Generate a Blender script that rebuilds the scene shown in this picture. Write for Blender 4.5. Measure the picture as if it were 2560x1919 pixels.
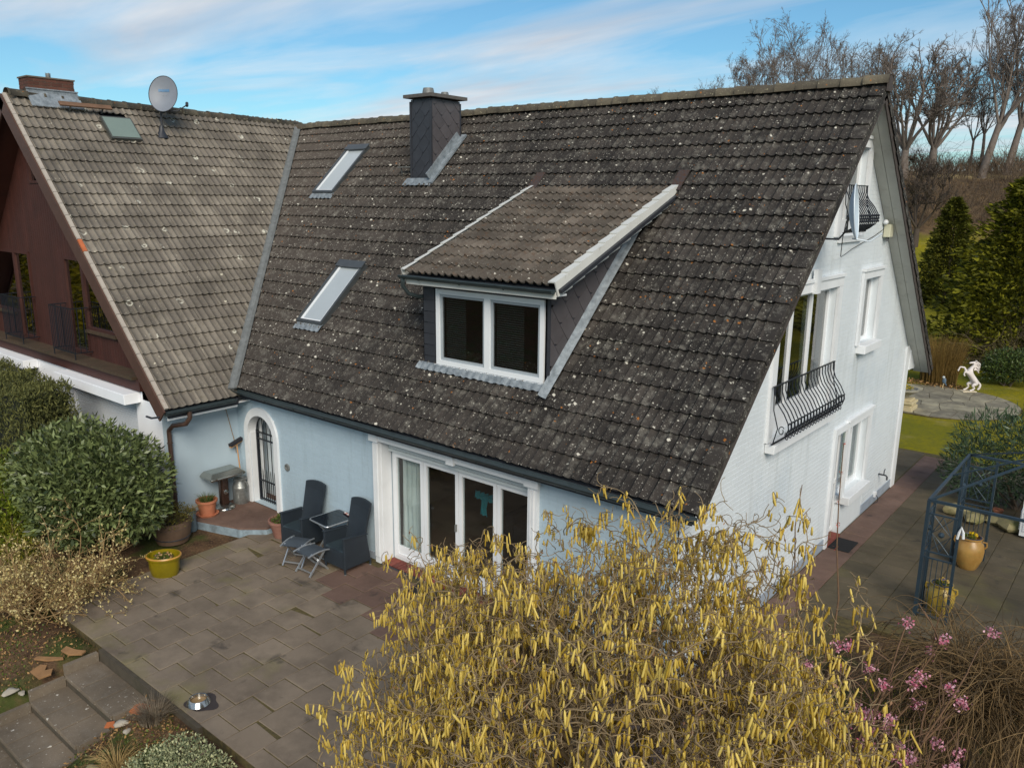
import bpy, math, random
import numpy as np
from mathutils import Vector, Matrix
random.seed(7); RNG = np.random.default_rng(7)
for o in list(bpy.data.objects): bpy.data.objects.remove(o)
SC = bpy.context.scene; COL = SC.collection
R = math.radians
# ------------------------------------------------------------------ camera
CAM = Vector((4.441, -8.774, 6.412)); YAW, PITCH, ROLL = R(-39.523), R(12.968), R(0.559)
fw = Vector((math.sin(YAW)*math.cos(PITCH), math.cos(YAW)*math.cos(PITCH), -math.sin(PITCH)))
rt = Vector((math.cos(YAW), -math.sin(YAW), 0)); up = rt.cross(fw)
rt2 = rt*math.cos(ROLL) + up*math.sin(ROLL); up2 = up*math.cos(ROLL) - rt*math.sin(ROLL)
cd = bpy.data.cameras.new('camera'); cam = bpy.data.objects.new('camera', cd); COL.objects.link(cam)
m = Matrix((rt2, up2, -fw)).transposed().to_4x4(); m.translation = CAM; cam.matrix_world = m
cd.sensor_width = 36; cd.lens = 2003.124/2560*36; cd.clip_start = .1; cd.clip_end = 3000
SC.camera = cam
# ------------------------------------------------------------------ sky, sun, exposure
SUN_AZ, SUN_EL = R(132), R(35)          # azimuth clockwise from +Y: to the right of the camera, shining on gable and front
w = bpy.data.worlds.new('World'); SC.world = w; w.use_nodes = True
nt = w.node_tree; N = nt.nodes; K = nt.links; N.clear()
def nd(t, tree=None, **kw):
    n = (tree or nt).nodes.new(t)
    for a, v in kw.items(): setattr(n, a, v)
    return n
out = nd('ShaderNodeOutputWorld'); bg = nd('ShaderNodeBackground'); bg.inputs[1].default_value = .15
sky = nd('ShaderNodeTexSky', sky_type='NISHITA', sun_disc=False, sun_elevation=SUN_EL, sun_rotation=SUN_AZ,
         altitude=200, air_density=1.0, dust_density=.6, ozone_density=1.5)
tc = nd('ShaderNodeTexCoord'); sep = nd('ShaderNodeSeparateXYZ'); K.new(tc.outputs['Generated'], sep.inputs[0])
zc = nd('ShaderNodeMath', operation='MAXIMUM'); K.new(sep.outputs[2], zc.inputs[0]); zc.inputs[1].default_value = 0
za = nd('ShaderNodeMath', operation='ADD'); K.new(zc.outputs[0], za.inputs[0]); za.inputs[1].default_value = .07
dx = nd('ShaderNodeMath', operation='DIVIDE'); K.new(sep.outputs[0], dx.inputs[0]); K.new(za.outputs[0], dx.inputs[1])
dy = nd('ShaderNodeMath', operation='DIVIDE'); K.new(sep.outputs[1], dy.inputs[0]); K.new(za.outputs[0], dy.inputs[1])
cv = nd('ShaderNodeCombineXYZ'); K.new(dx.outputs[0], cv.inputs[0]); K.new(dy.outputs[0], cv.inputs[1])
mp = nd('ShaderNodeMapping'); K.new(cv.outputs[0], mp.inputs[0]); mp.inputs['Rotation'].default_value = (0, 0, R(-33)); mp.inputs['Scale'].default_value = (.30, 1.0, 1); mp.inputs['Location'].default_value = (3.1, .9, 0)
n1 = nd('ShaderNodeTexNoise'); n1.inputs['Scale'].default_value = .85; n1.inputs['Detail'].default_value = 9; n1.inputs['Roughness'].default_value = .55; n1.inputs['Distortion'].default_value = .6
K.new(mp.outputs[0], n1.inputs['Vector'])
r1 = nd('ShaderNodeValToRGB'); r1.color_ramp.elements[0].position = .41; r1.color_ramp.elements[1].position = .66
K.new(n1.outputs[0], r1.inputs[0])
n2 = nd('ShaderNodeTexNoise'); n2.inputs['Scale'].default_value = 1.5; n2.inputs['Detail'].default_value = 5; K.new(mp.outputs[0], n2.inputs['Vector'])
r2 = nd('ShaderNodeValToRGB'); r2.color_ramp.elements[0].position = .36; r2.color_ramp.elements[1].position = .6
r2.color_ramp.elements[0].color = (2.0, 2.2, 2.5, 1); r2.color_ramp.elements[1].color = (3.0, 3.1, 3.2, 1)
K.new(n2.outputs[0], r2.inputs[0])
tint = nd('ShaderNodeMix', data_type='RGBA', blend_type='MULTIPLY'); tint.inputs[0].default_value = 1
K.new(sky.outputs[0], tint.inputs[6]); tint.inputs[7].default_value = (.25, .385, .425, 1)
mx = nd('ShaderNodeMix', data_type='RGBA'); K.new(r1.outputs[0], mx.inputs[0]); K.new(tint.outputs[2], mx.inputs[6]); K.new(r2.outputs[0], mx.inputs[7])
K.new(mx.outputs[2], bg.inputs[0]); K.new(bg.outputs[0], out.inputs[0])
sl = bpy.data.lights.new('sun', 'SUN'); sl.energy = 1.8; sl.angle = R(30); sl.color = (1, .90, .76)
so = bpy.data.objects.new('sun', sl); COL.objects.link(so)
sdir = Vector((math.sin(SUN_AZ)*math.cos(SUN_EL), math.cos(SUN_AZ)*math.cos(SUN_EL), math.sin(SUN_EL)))
so.rotation_euler = sdir.to_track_quat('Z', 'Y').to_euler(); so.location = (0, 0, 40)
SC.view_settings.view_transform = 'Standard'; SC.view_settings.look = 'None'; SC.view_settings.exposure = 0.88; SC.view_settings.gamma = 1
SC.render.engine = 'CYCLES'
SC.cycles.max_bounces = 6; SC.cycles.transparent_max_bounces = 12
# ------------------------------------------------------------------ helpers
def unit(v):
    v = np.asarray(v, float); return v/max(np.linalg.norm(v), 1e-9)
def mesh_obj(name, V, F, mat, parent=None, smooth=False, rnd=None):
    me = bpy.data.meshes.new(name)
    if isinstance(F, np.ndarray) and F.ndim == 2:
        V = np.asarray(V, np.float32); n = F.shape[1]
        me.vertices.add(len(V)); me.vertices.foreach_set('co', V.ravel())
        me.loops.add(F.size); me.loops.foreach_set('vertex_index', F.astype(np.int32).ravel())
        me.polygons.add(len(F)); me.polygons.foreach_set('loop_start', np.arange(0, F.size, n, dtype=np.int32))
        me.update(calc_edges=True); me.validate()
    else:
        me.from_pydata([tuple(map(float, v)) for v in V], [], [tuple(int(i) for i in f) for f in F]); me.update()
    if rnd is not None:
        a = me.attributes.new('rnd', 'FLOAT', 'POINT'); a.data.foreach_set('value', np.asarray(rnd, np.float32))
    if smooth: me.polygons.foreach_set('use_smooth', [True]*len(me.polygons))
    if mat: me.materials.append(mat)
    o = bpy.data.objects.new(name, me); COL.objects.link(o)
    if parent: adopt(o, parent)
    return o
def wm(o):
    return o['_wm'] if False else WM.get(o.name, Matrix.Identity(4))
WM = {}
def adopt(o, parent, world=True):
    o.parent = parent
    if world and parent.name in WM: o.matrix_parent_inverse = WM[parent.name].inverted()
def thing(name, label, cat, loc=(0, 0, 0), rz=0, group=None):
    o = bpy.data.objects.new(name, None); COL.objects.link(o); o.empty_display_size = .2
    o.location = loc; o.rotation_euler = (0, 0, rz)
    WM[o.name] = Matrix.Translation(loc) @ Matrix.Rotation(rz, 4, 'Z')
    o['label'] = label; o['category'] = cat
    if group: o['group'] = group
    return o
def tag(o, label=None, cat=None, group=None, kind=None):
    if label: o['label'] = label
    if cat: o['category'] = cat
    if group: o['group'] = group
    if kind: o['kind'] = kind
    return o
def clone(root, loc, rz, label, group=None, sc=1.):
    r = root.copy(); COL.objects.link(r); r.location = loc; r.rotation_euler = (0, 0, rz); r.scale = (sc,)*3; r['label'] = label
    if group: r['group'] = group
    WM[r.name] = Matrix.Translation(loc) @ Matrix.Rotation(rz, 4, 'Z')
    for ch in list(root.children):
        c = ch.copy(); COL.objects.link(c); c.parent = r; c.matrix_parent_inverse = ch.matrix_parent_inverse.copy()
        for g in ch.children:
            d = g.copy(); COL.objects.link(d); d.parent = c; d.matrix_parent_inverse = g.matrix_parent_inverse.copy()
    return r
class MB:
    """collects shapes; build() links them as one mesh object"""
    def __init__(s): s.V = []; s.F = []
    def add(s, V, F):
        b = len(s.V); s.V += [tuple(v) for v in V]; s.F += [tuple(i+b for i in f) for f in F]; return s
    def box(s, x0, x1, y0, y1, z0, z1):
        return s.add([(x0,y0,z0),(x1,y0,z0),(x1,y1,z0),(x0,y1,z0),(x0,y0,z1),(x1,y0,z1),(x1,y1,z1),(x0,y1,z1)],
              [(0,3,2,1),(4,5,6,7),(0,1,5,4),(1,2,6,5),(2,3,7,6),(3,0,4,7)])
    def prism(s, poly, vec):
        n = len(poly); P = [np.asarray(p, float) for p in poly]; v = np.asarray(vec, float)
        if sum(np.cross(P[i]-P[0], P[(i+1) % n]-P[0]) for i in range(1, n-1))@v < 0: P = P[::-1]
        return s.add(P+[p+v for p in P], [tuple(range(n))[::-1], tuple(range(n, 2*n))]+[(i,(i+1)%n,n+(i+1)%n,n+i) for i in range(n)])
    def bar(s, p, q, w, h, upv=(0, 0, 1)):
        p = np.asarray(p, float); q = np.asarray(q, float); d = unit(q-p); u = np.asarray(upv, float)
        if abs(d@unit(u)) > .98: u = np.array((1., 0, 0))
        a = unit(np.cross(d, u)); b = np.cross(a, d); a = a*w/2; b = b*h/2
        return s.prism([p-a-b, p+a-b, p+a+b, p-a+b], q-p)
    def tube(s, pts, r, n=8, closed=False, caps=True):
        P = [np.asarray(p, float) for p in pts]; m_ = len(P); rr = r if hasattr(r, '__len__') else [r]*m_
        a = None; V = []
        for i in range(m_):
            if closed: d = unit(P[(i+1) % m_]-P[i-1])
            else: d = unit(P[min(i+1, m_-1)]-P[max(i-1, 0)])
            if a is None:
                u = np.array((0, 0, 1.)) if abs(d[2]) < .9 else np.array((1., 0, 0)); a = unit(np.cross(u, d))
            else: a = unit(a-d*(a@d))
            b = np.cross(d, a)
            V += [P[i]+rr[i]*(math.cos(2*math.pi*j/n)*a+math.sin(2*math.pi*j/n)*b) for j in range(n)]
        F = []
        for i in range(m_ if closed else m_-1):
            k = (i+1) % m_
            F += [(i*n+j, i*n+(j+1) % n, k*n+(j+1) % n, k*n+j) for j in range(n)]
        if caps and not closed: F += [tuple(range(n))[::-1], tuple(range((m_-1)*n, m_*n))]
        return s.add(V, F)
    def lathe(s, prof, n=20, c=(0, 0, 0), sx=1, sy=1):
        V = []; F = []
        for r, z in prof: V += [(c[0]+sx*r*math.cos(2*math.pi*j/n), c[1]+sy*r*math.sin(2*math.pi*j/n), c[2]+z) for j in range(n)]
        for i in range(len(prof)-1): F += [(i*n+j, i*n+(j+1) % n, (i+1)*n+(j+1) % n, (i+1)*n+j) for j in range(n)]
        if prof[0][0] > 1e-4: F.append(tuple(range(n))[::-1])
        if prof[-1][0] > 1e-4: F.append(tuple(range((len(prof)-1)*n, len(prof)*n)))
        return s.add(V, F)
    def ball(s, c, r, n=8, sx=1, sy=1, sz=1):
        return s.lathe([(r*math.sin(math.pi*i/n)+1e-5, -r*sz*math.cos(math.pi*i/n)) for i in range(n+1)], n*2, c, sx, sy)
    def build(s, name, mat, parent=None, smooth=False, bevel=0, world=True):
        o = mesh_obj(name, s.V, s.F, mat, None, smooth)
        if parent: adopt(o, parent, world)
        if smooth:
            o.data.set_sharp_from_angle(angle=R(40))
        if bevel:
            b = o.modifiers.new('bevel', 'BEVEL'); b.width = bevel; b.segments = 2; b.limit_method = 'ANGLE'
        return o
def B(x0, x1, y0, y1, z0, z1): return MB().box(x0, x1, y0, y1, z0, z1)
# ------------------------------------------------------------------ materials
def lin(r, g, b):
    f = lambda c: (c/255/12.92) if c/255 <= .04045 else ((c/255+.055)/1.055)**2.4
    return (f(r), f(g), f(b))
MATS = {}
def newmat(name):
    mt = bpy.data.materials.new(name); mt.use_nodes = True; t = mt.node_tree
    return mt, t, t.nodes['Principled BSDF']
def mixc(t, fac, a, b, bt='MIX'):
    n = t.nodes.new('ShaderNodeMix'); n.data_type = 'RGBA'; n.blend_type = bt
    for s_, v in ((0, fac), (6, a), (7, b)):
        if isinstance(v, (int, float)): n.inputs[s_].default_value = v
        elif isinstance(v, tuple): n.inputs[s_].default_value = (*v[:3], 1)
        else: t.links.new(v, n.inputs[s_])
    return n.outputs[2]
def mth(t, op, a, b=None, c=None, clamp=False):
    n = t.nodes.new('ShaderNodeMath'); n.operation = op; n.use_clamp = clamp
    for i, v in enumerate((a, b, c)):
        if v is None: continue
        if isinstance(v, (int, float)): n.inputs[i].default_value = v
        else: t.links.new(v, n.inputs[i])
    return n.outputs[0]
def pos(t):
    return t.nodes.new('ShaderNodeNewGeometry').outputs['Position']
def noise(t, vec, scale, detail=3, rough=.55, dist=0):
    n = t.nodes.new('ShaderNodeTexNoise'); n.inputs['Scale'].default_value = scale; n.inputs['Detail'].default_value = detail
    n.inputs['Roughness'].default_value = rough; n.inputs['Distortion'].default_value = dist
    if vec is not None: t.links.new(vec, n.inputs['Vector'])
    return n.outputs
def ramp(t, fac, p0, p1, c0=(0, 0, 0), c1=(1, 1, 1)):
    n = t.nodes.new('ShaderNodeValToRGB'); e = n.color_ramp.elements
    e[0].position = p0; e[1].position = p1; e[0].color = (*c0, 1); e[1].color = (*c1, 1); t.links.new(fac, n.inputs[0]); return n.outputs[0]
def bump(t, h, s, d=.01):
    n = t.nodes.new('ShaderNodeBump'); n.inputs['Strength'].default_value = s; n.inputs['Distance'].default_value = d; t.links.new(h, n.inputs['Height']); return n.outputs[0]
def rndval(t):
    a = t.nodes.new('ShaderNodeAttribute'); a.attribute_name = 'rnd'; oi = t.nodes.new('ShaderNodeObjectInfo')
    return mth(t, 'FRACT', mth(t, 'ADD', a.outputs['Fac'], oi.outputs['Random']))
def mat(name, col, rough=.6, var=.12, scale=6, bmp=0., bs=80, metal=0, col2=None, dirt=None, rv=0., spec=.5, bd=.004, streak=None):
    if name in MATS: return MATS[name]
    mt, t, p = newmat(name); P_ = pos(t)
    c2 = col2 or tuple(min(1, c*(1+var)) for c in col); c1 = col if col2 else tuple(c*(1-var) for c in col)
    c = mixc(t, ramp(t, noise(t, P_, scale, 5)[0], .3, .7), c1, c2)
    if dirt:
        c = mixc(t, ramp(t, noise(t, P_, dirt[1], 6, .65)[0], dirt[2], dirt[2]+.22), c, dirt[0])
    if streak:
        vm_ = t.nodes.new('ShaderNodeVectorMath'); vm_.operation = 'MULTIPLY'; t.links.new(P_, vm_.inputs[0]); vm_.inputs[1].default_value = (3.2, 3.2, .28)
        sf = mth(t, 'MULTIPLY', ramp(t, noise(t, vm_.outputs[0], 1.6, 6, .65)[0], .5, .72), ramp(t, noise(t, P_, .45, 3)[0], .4, .62)); c = mixc(t, mth(t, 'MULTIPLY', sf, .75), c, streak)
    if rv:
        c = mixc(t, 1., c, mixc(t, rndval(t), (1-rv,)*3, (1+rv,)*3), 'MULTIPLY')
    t.links.new(c, p.inputs['Base Color'])
    p.inputs['Roughness'].default_value = rough; p.inputs['Metallic'].default_value = metal; p.inputs['Specular IOR Level'].default_value = spec
    if bmp: t.links.new(bump(t, noise(t, P_, bs, 4)[0], bmp, bd), p.inputs['Normal'])
    MATS[name] = mt; return mt
def leafmat(name, dark, light, rough=.45, tr=.25, spec=.4):
    if name in MATS: return MATS[name]
    mt, t, p = newmat(name)
    c = mixc(t, rndval(t), dark, light)
    t.links.new(c, p.inputs['Base Color']); p.inputs['Roughness'].default_value = rough; p.inputs['Specular IOR Level'].default_value = spec
    if tr:
        tl = t.nodes.new('ShaderNodeBsdfTranslucent'); t.links.new(c, tl.inputs[0]); mxs = t.nodes.new('ShaderNodeMixShader'); mxs.inputs[0].default_value = tr
        t.links.new(p.outputs[0], mxs.inputs[1]); t.links.new(tl.outputs[0], mxs.inputs[2]); t.links.new(mxs.outputs[0], t.nodes['Material Output'].inputs[0])
    MATS[name] = mt; return mt
def glassmat(name, tintc, base=.06, rough=.03):
    if name in MATS: return MATS[name]
    mt, t, p = newmat(name); t.nodes.remove(p)
    tr_ = t.nodes.new('ShaderNodeBsdfTransparent'); tr_.inputs[0].default_value = (*tintc, 1)
    gl = t.nodes.new('ShaderNodeBsdfGlossy'); gl.inputs['Roughness'].default_value = rough
    fr = t.nodes.new('ShaderNodeFresnel'); fr.inputs[0].default_value = 1.5
    ms = t.nodes.new('ShaderNodeMixShader'); gm = t.nodes.new('ShaderNodeNewGeometry'); t.links.new(mth(t, 'MULTIPLY', mth(t, 'ADD', fr.outputs[0], base), mth(t, 'SUBTRACT', 1., gm.outputs['Backfacing'])), ms.inputs[0])
    t.links.new(tr_.outputs[0], ms.inputs[1]); t.links.new(gl.outputs[0], ms.inputs[2]); t.links.new(ms.outputs[0], t.nodes['Material Output'].inputs[0])
    MATS[name] = mt; return mt
def tilemat(name, base, base2, lichen, dens, orange=0., rings=False, moss=None, fade=None):
    """concrete roof tile with lichen spots in world space"""
    mt, t, p = newmat(name); P_ = pos(t); nz = noise(t, P_, 14, 3)
    rv = rndval(t)
    c = mixc(t, rv, base, base2)
    c = mixc(t, ramp(t, noise(t, P_, 1.1, 5, .6)[0], .35, .68), c, tuple(x*.62 for x in base), 'MIX')
    c = mixc(t, ramp(t, noise(t, P_, 55, 4, .7)[0], .35, .75), mixc(t, .2, c, (0.008, .007, .006)), c)
    if moss:
        c = mixc(t, mth(t, 'MULTIPLY', ramp(t, noise(t, P_, 7, 5, .7)[0], .56, .7), .6), c, moss)
    if fade:                                   # paler towards the left end of the roof
        sx_ = t.nodes.new('ShaderNodeSeparateXYZ'); t.links.new(P_, sx_.inputs[0]); ff = mth(t, 'MULTIPLY_ADD', mth(t, 'ADD', sx_.outputs[0], mth(t, 'MULTIPLY', noise(t, P_, .4, 3)[0], 4.)), fade[0], fade[1], clamp=True); c = mixc(t, mth(t, 'MULTIPLY', ff, .75), c, fade[2])
    vadd = t.nodes.new('ShaderNodeVectorMath'); vadd.operation = 'MULTIPLY_ADD'; t.links.new(noise(t, P_, 38, 2)[1], vadd.inputs[0]); vadd.inputs[1].default_value = (.045,)*3; t.links.new(P_, vadd.inputs[2])
    def spots(scale, keep, rad, soft=.05):
        v = t.nodes.new('ShaderNodeTexVoronoi'); v.inputs['Scale'].default_value = scale; t.links.new(vadd.outputs[0], v.inputs['Vector'])
        s_ = t.nodes.new('ShaderNodeSeparateColor'); t.links.new(v.outputs['Color'], s_.inputs[0])
        on = mth(t, 'GREATER_THAN', s_.outputs[0], keep) if isinstance(keep, (int, float)) else mth(t, 'GREATER_THAN', s_.outputs[0], keep)
        rr = mth(t, 'MULTIPLY_ADD', s_.outputs[1], rad, rad*.45)
        f = mth(t, 'MULTIPLY', on, mth(t, 'MULTIPLY', mth(t, 'SUBTRACT', rr, v.outputs['Distance']), 1/soft, clamp=True))
        return f, v, s_
    dn = mth(t, 'MULTIPLY_ADD', ramp(t, noise(t, P_, .55, 3)[0], .3, .7), -.14, 1-dens+.07)
    if dens:
        bl_ = ramp(t, noise(t, vadd.outputs[0], 5.5, 7, .72)[0], .52, .66); c = mixc(t, mth(t, 'MULTIPLY', bl_, .24*min(1, dens*3)), c, tuple(x*.62 for x in lichen))
        f1 = spots(26, dn, .26, .12)[0]; c = mixc(t, mth(t, 'MULTIPLY', f1, .55), c, lichen)
        f2 = spots(11, 1-dens*.30, .24, .1)[0]; c = mixc(t, mth(t, 'MULTIPLY', f2, .8), c, tuple(min(1, x*1.12) for x in lichen))
        f4 = spots(60, 1-dens*.8, .3)[0]; c = mixc(t, mth(t, 'MULTIPLY', f4, .3), c, tuple(x*.8 for x in lichen))
    if orange:
        f3 = spots(17, mth(t, 'MULTIPLY_ADD', ramp(t, noise(t, P_, 1.7, 2)[0], .45, .65), -orange, 1.), .26)[0]; c = mixc(t, mth(t, 'MULTIPLY', f3, .85), c, (.33, .12, .02))
    if rings:
        f, v, s_ = spots(3.1, .66, .17)
        d = v.outputs['Distance']; rr = mth(t, 'MULTIPLY_ADD', s_.outputs[1], .15, .09)
        ring = mth(t, 'SUBTRACT', 1., mth(t, 'MULTIPLY', mth(t, 'ABSOLUTE', mth(t, 'SUBTRACT', d, rr)), 15.), clamp=True)
        ring = mth(t, 'MULTIPLY', mth(t, 'MULTIPLY', ring, mth(t, 'GREATER_THAN', s_.outputs[0], .70)), ramp(t, noise(t, P_, 6, 2)[0], .40, .48))
        c = mixc(t, mth(t, 'MULTIPLY', ring, .9), c, (.62, .6, .5))
    t.links.new(c, p.inputs['Base Color']); p.inputs['Roughness'].default_value = .82; p.inputs['Specular IOR Level'].default_value = .3
    t.links.new(bump(t, noise(t, P_, 120, 5, .7)[0], .5, .006), p.inputs['Normal'])
    MATS[name] = mt; return mt
WHITE = mat('white_paint', (.74, .76, .78), .5, .05, 3, dirt=((.5, .48, .42), 3.5, .66))
WHITE2 = mat('white_plastic_frame', (.78, .8, .82), .32, .03, 2)
BLUEW = mat('pale_blue_painted_brick', lin(171, 190, 202), .55, .03, 1.6, .08, 90, dirt=(lin(160, 180, 190), .7, .6), rv=.02, streak=lin(142, 158, 164))
BLUEP = mat('pale_blue_render', lin(172, 189, 200), .6, .06, 1.5, .15, 90)
GABW = mat('white_painted_brick', lin(214, 220, 224), .55, .03, 1.2, .08, 90, dirt=(lin(194, 204, 212), .45, .55), rv=.02, streak=lin(178, 184, 184))
PLINTH = mat('grey_plinth', lin(150, 160, 172), .7, .1, 4, .3, 60)
GREYM = mat('weathered_zinc', lin(104, 106, 104), .55, .22, 9, .25, 40, metal=.2, col2=lin(128, 130, 128), dirt=(lin(88, 90, 88), 12, .6))
LEAD = mat('lead_flashing', lin(104, 112, 118), .55, .2, 9, .5, 30, metal=.15, col2=lin(150, 158, 164), bd=.02)
GUTT = mat('dark_gutter', lin(56, 66, 68), .4, .2, 6, metal=.2)
BROWNP = mat('brown_downpipe', lin(74, 56, 48), .4, .15, 6)
DARKG = mat('dark_anthracite', lin(44, 46, 52), .5, .15, 4)
SLATE_LIT = mat('sunlit_slate', lin(80, 76, 78), .5, .1, 5, .2, 60, rv=.1)  # slate copy with sunlight put into its colour, for right-hand faces
SLATE_SHADED = mat('shaded_slate', lin(50, 52, 58), .45, .1, 5, .2, 60, rv=.08)  # darker copy of the slate: shade of the front faces in its colour
SOFFIT = mat('grey_soffit_board', lin(190, 190, 182), .7, .06, 3, .2, 50, dirt=(lin(164, 164, 156), 4, .55))
IRON = mat('black_iron', lin(32, 36, 44), .45, .2, 8, metal=.3)
GLASS = glassmat('window_glass', (.8, .84, .84), .05)
DGLASS = glassmat('dark_window_glass', (.5, .54, .54), .22)
CURT = mat('sheer_curtain', lin(232, 234, 232), .8, .1, 3)
CONC = tilemat('step_concrete', lin(124, 111, 95), lin(146, 131, 113), lin(205, 200, 188), .14)
TERRA = mat('terracotta', lin(178, 112, 82), .7, .15, 8, .2, 50)
# ================================================================== HOUSE HELPERS
def clip2(poly, a, b, c):
    """keep a*x+b*y<=c"""
    o = []
    for i in range(len(poly)):
        p, q = poly[i], poly[(i+1) % len(poly)]; fp = a*p[0]+b*p[1]-c; fq = a*q[0]+b*q[1]-c
        if fp <= 0: o.append(p)
        if (fp < 0 < fq) or (fq < 0 < fp):
            t_ = fp/(fp-fq); o.append((p[0]+t_*(q[0]-p[0]), p[1]+t_*(q[1]-p[1])))
    return o
def clip_convex(poly, hull):
    for i in range(len(hull)):
        p, q = hull[i], hull[(i+1) % len(hull)]; a, b = q[1]-p[1], p[0]-q[0]
        poly = clip2(poly, a, b, a*p[0]+b*p[1])
        if len(poly) < 3: return []
    return poly
def holes_split(a0, a1, z0, z1, opens):
    iv = [(a0, a1)]
    for (p, q, r, s_) in opens:
        if min(z1, s_)-max(z0, r) > .4*(z1-z0):
            nw = []
            for (u, v) in iv:
                if q <= u or p >= v: nw.append((u, v)); continue
                if p-u > .01: nw.append((u, p))
                if v-q > .01: nw.append((q, v))
            iv = nw
    return iv
def wall(parent, to3, nrm, hull, opens, thick, mback, name='wall'):
    A = sorted({p[0] for p in hull} | {o[0] for o in opens} | {o[1] for o in opens}); Zs = sorted({p[1] for p in hull} | {o[2] for o in opens} | {o[3] for o in opens})
    mb = MB(); n = np.asarray(nrm, float)
    for i in range(len(A)-1):
        for j in range(len(Zs)-1):
            ca, cz_ = (A[i]+A[i+1])/2, (Zs[j]+Zs[j+1])/2
            if any(o[0] < ca < o[1] and o[2] < cz_ < o[3] for o in opens): continue
            pl = clip_convex([(A[i], Zs[j]), (A[i+1], Zs[j]), (A[i+1], Zs[j+1]), (A[i], Zs[j+1])], hull)
            if len(pl) >= 3: mb.prism([to3(*p) for p in pl], -n*thick)
    return mb.build(name, mback, parent)
def bricks(parent, to3, nrm, hull, opens, mt, bl=.25, ch=.0765, proud=.004, z0=0., skip=None):
    lo = min(p[0] for p in hull); hi = max(p[0] for p in hull); zt = max(p[1] for p in hull)
    V = []; F = []; rn = []; n = np.asarray(nrm, float); k = 0; z = z0
    while z < zt:
        a = lo-bl*(.5 if k % 2 else 0)
        while a < hi:
            for (u, v) in holes_split(a+.0025, min(a+bl-.0025, hi), z, z+ch-.009, opens):
                pl = clip_convex([(u, z), (v, z), (v, z+ch-.009), (u, z+ch-.009)], hull)
                if len(pl) < 3: continue
                if skip and skip((u+v)/2, z+.03): continue
                b = len(V); m_ = len(pl); pr = proud+random.uniform(-.0006, .0006); q = random.random()
                V += [np.array(to3(*p)) for p in pl]+[np.array(to3(*p))+n*pr for p in pl]; rn += [q]*(2*m_)
                F += [tuple(range(b+m_, b+2*m_))]+[(b+i, b+(i+1) % m_, b+m_+(i+1) % m_, b+m_+i) for i in range(m_)]
            a += bl
        z += ch; k += 1
    o = mesh_obj('brick_courses', V, F, mt, None, rnd=rn); adopt(o, parent); o['kind'] = 'stuff'
    return o
# ---- roof tile shapes -------------------------------------------------
def tile_shape(wd=.30, ln=.40, amp=.036, lift=.044, nseg=10):
    X = np.linspace(0, wd, nseg+1); ph = (X/wd*2) % 1.0
    prof = amp*(.5-.5*np.cos(2*np.pi*np.clip(((X/wd*2+.25) % 1.0-.18)/.64, 0, 1)))
    V = [(x, 0, lift+z) for x, z in zip(X, prof)]+[(x, ln, z) for x, z in zip(X, prof)]+[(x, .004, lift+z-.024) for x, z in zip(X, prof)]
    n = nseg+1
    F = [(i, i+1, n+i+1, n+i) for i in range(nseg)]+[(2*n+i, 2*n+i+1, i+1, i) for i in range(nseg)]
    return np.array(V), np.array(F)
TV, TF = tile_shape()
def tile_mesh(mt, V=TV, F=TF):
    me = bpy.data.meshes.new('roof_tile'); me.from_pydata([tuple(v) for v in V], [], [tuple(f) for f in F.tolist()]); me.materials.append(mt)
    me.polygons.foreach_set('use_smooth', [True]*len(F)); me.update(); me.set_sharp_from_angle(angle=R(50)); return me
def frame4(o, u, s_, n):
    return Matrix(((u[0], s_[0], n[0], o[0]), (u[1], s_[1], n[1], o[1]), (u[2], s_[2], n[2], o[2]), (0, 0, 0, 1)))
def lay_tiles(part, fr, cells, mt, limit=300, name='roof_tile', wd=.30, V=TV):
    """cells: (u, s) lower-left corners in the roof plane frame"""
    me = tile_mesh(mt, V)
    items = []
    for (u, s_) in cells:
        Mx = fr @ Matrix.Translation((u+random.gauss(0, .002), s_+random.gauss(0, .004), random.gauss(0, .0018))) @ Matrix.Rotation(random.gauss(0, .006), 4, 'Z') @ Matrix.Rotation(random.gauss(0, .004), 4, 'X')
        items.append(((Mx.translation-CAM).length, Mx))
    items.sort(key=lambda q: q[0])
    for d, Mx in items[:limit]:
        o = bpy.data.objects.new(name, me); COL.objects.link(o); o.matrix_basis = Mx; o.parent = part
    rest = items[limit:]
    if rest:
        A = np.array([np.array(Mx) for _, Mx in rest]); H = np.c_[V, np.ones(len(V))]
        VV = np.einsum('nij,vj->nvi', A, H)[..., :3].reshape(-1, 3); nV = len(V)
        FF = (TF[None]+np.arange(len(rest))[:, None, None]*nV).reshape(-1, 4)
        o = mesh_obj(name+'s_beyond', VV, FF, mt, None, True, np.repeat(np.random.default_rng(5).random(len(rest)), nV)); o.parent = part; o['kind'] = 'stuff'
        o.data.set_sharp_from_angle(angle=R(50))
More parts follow.
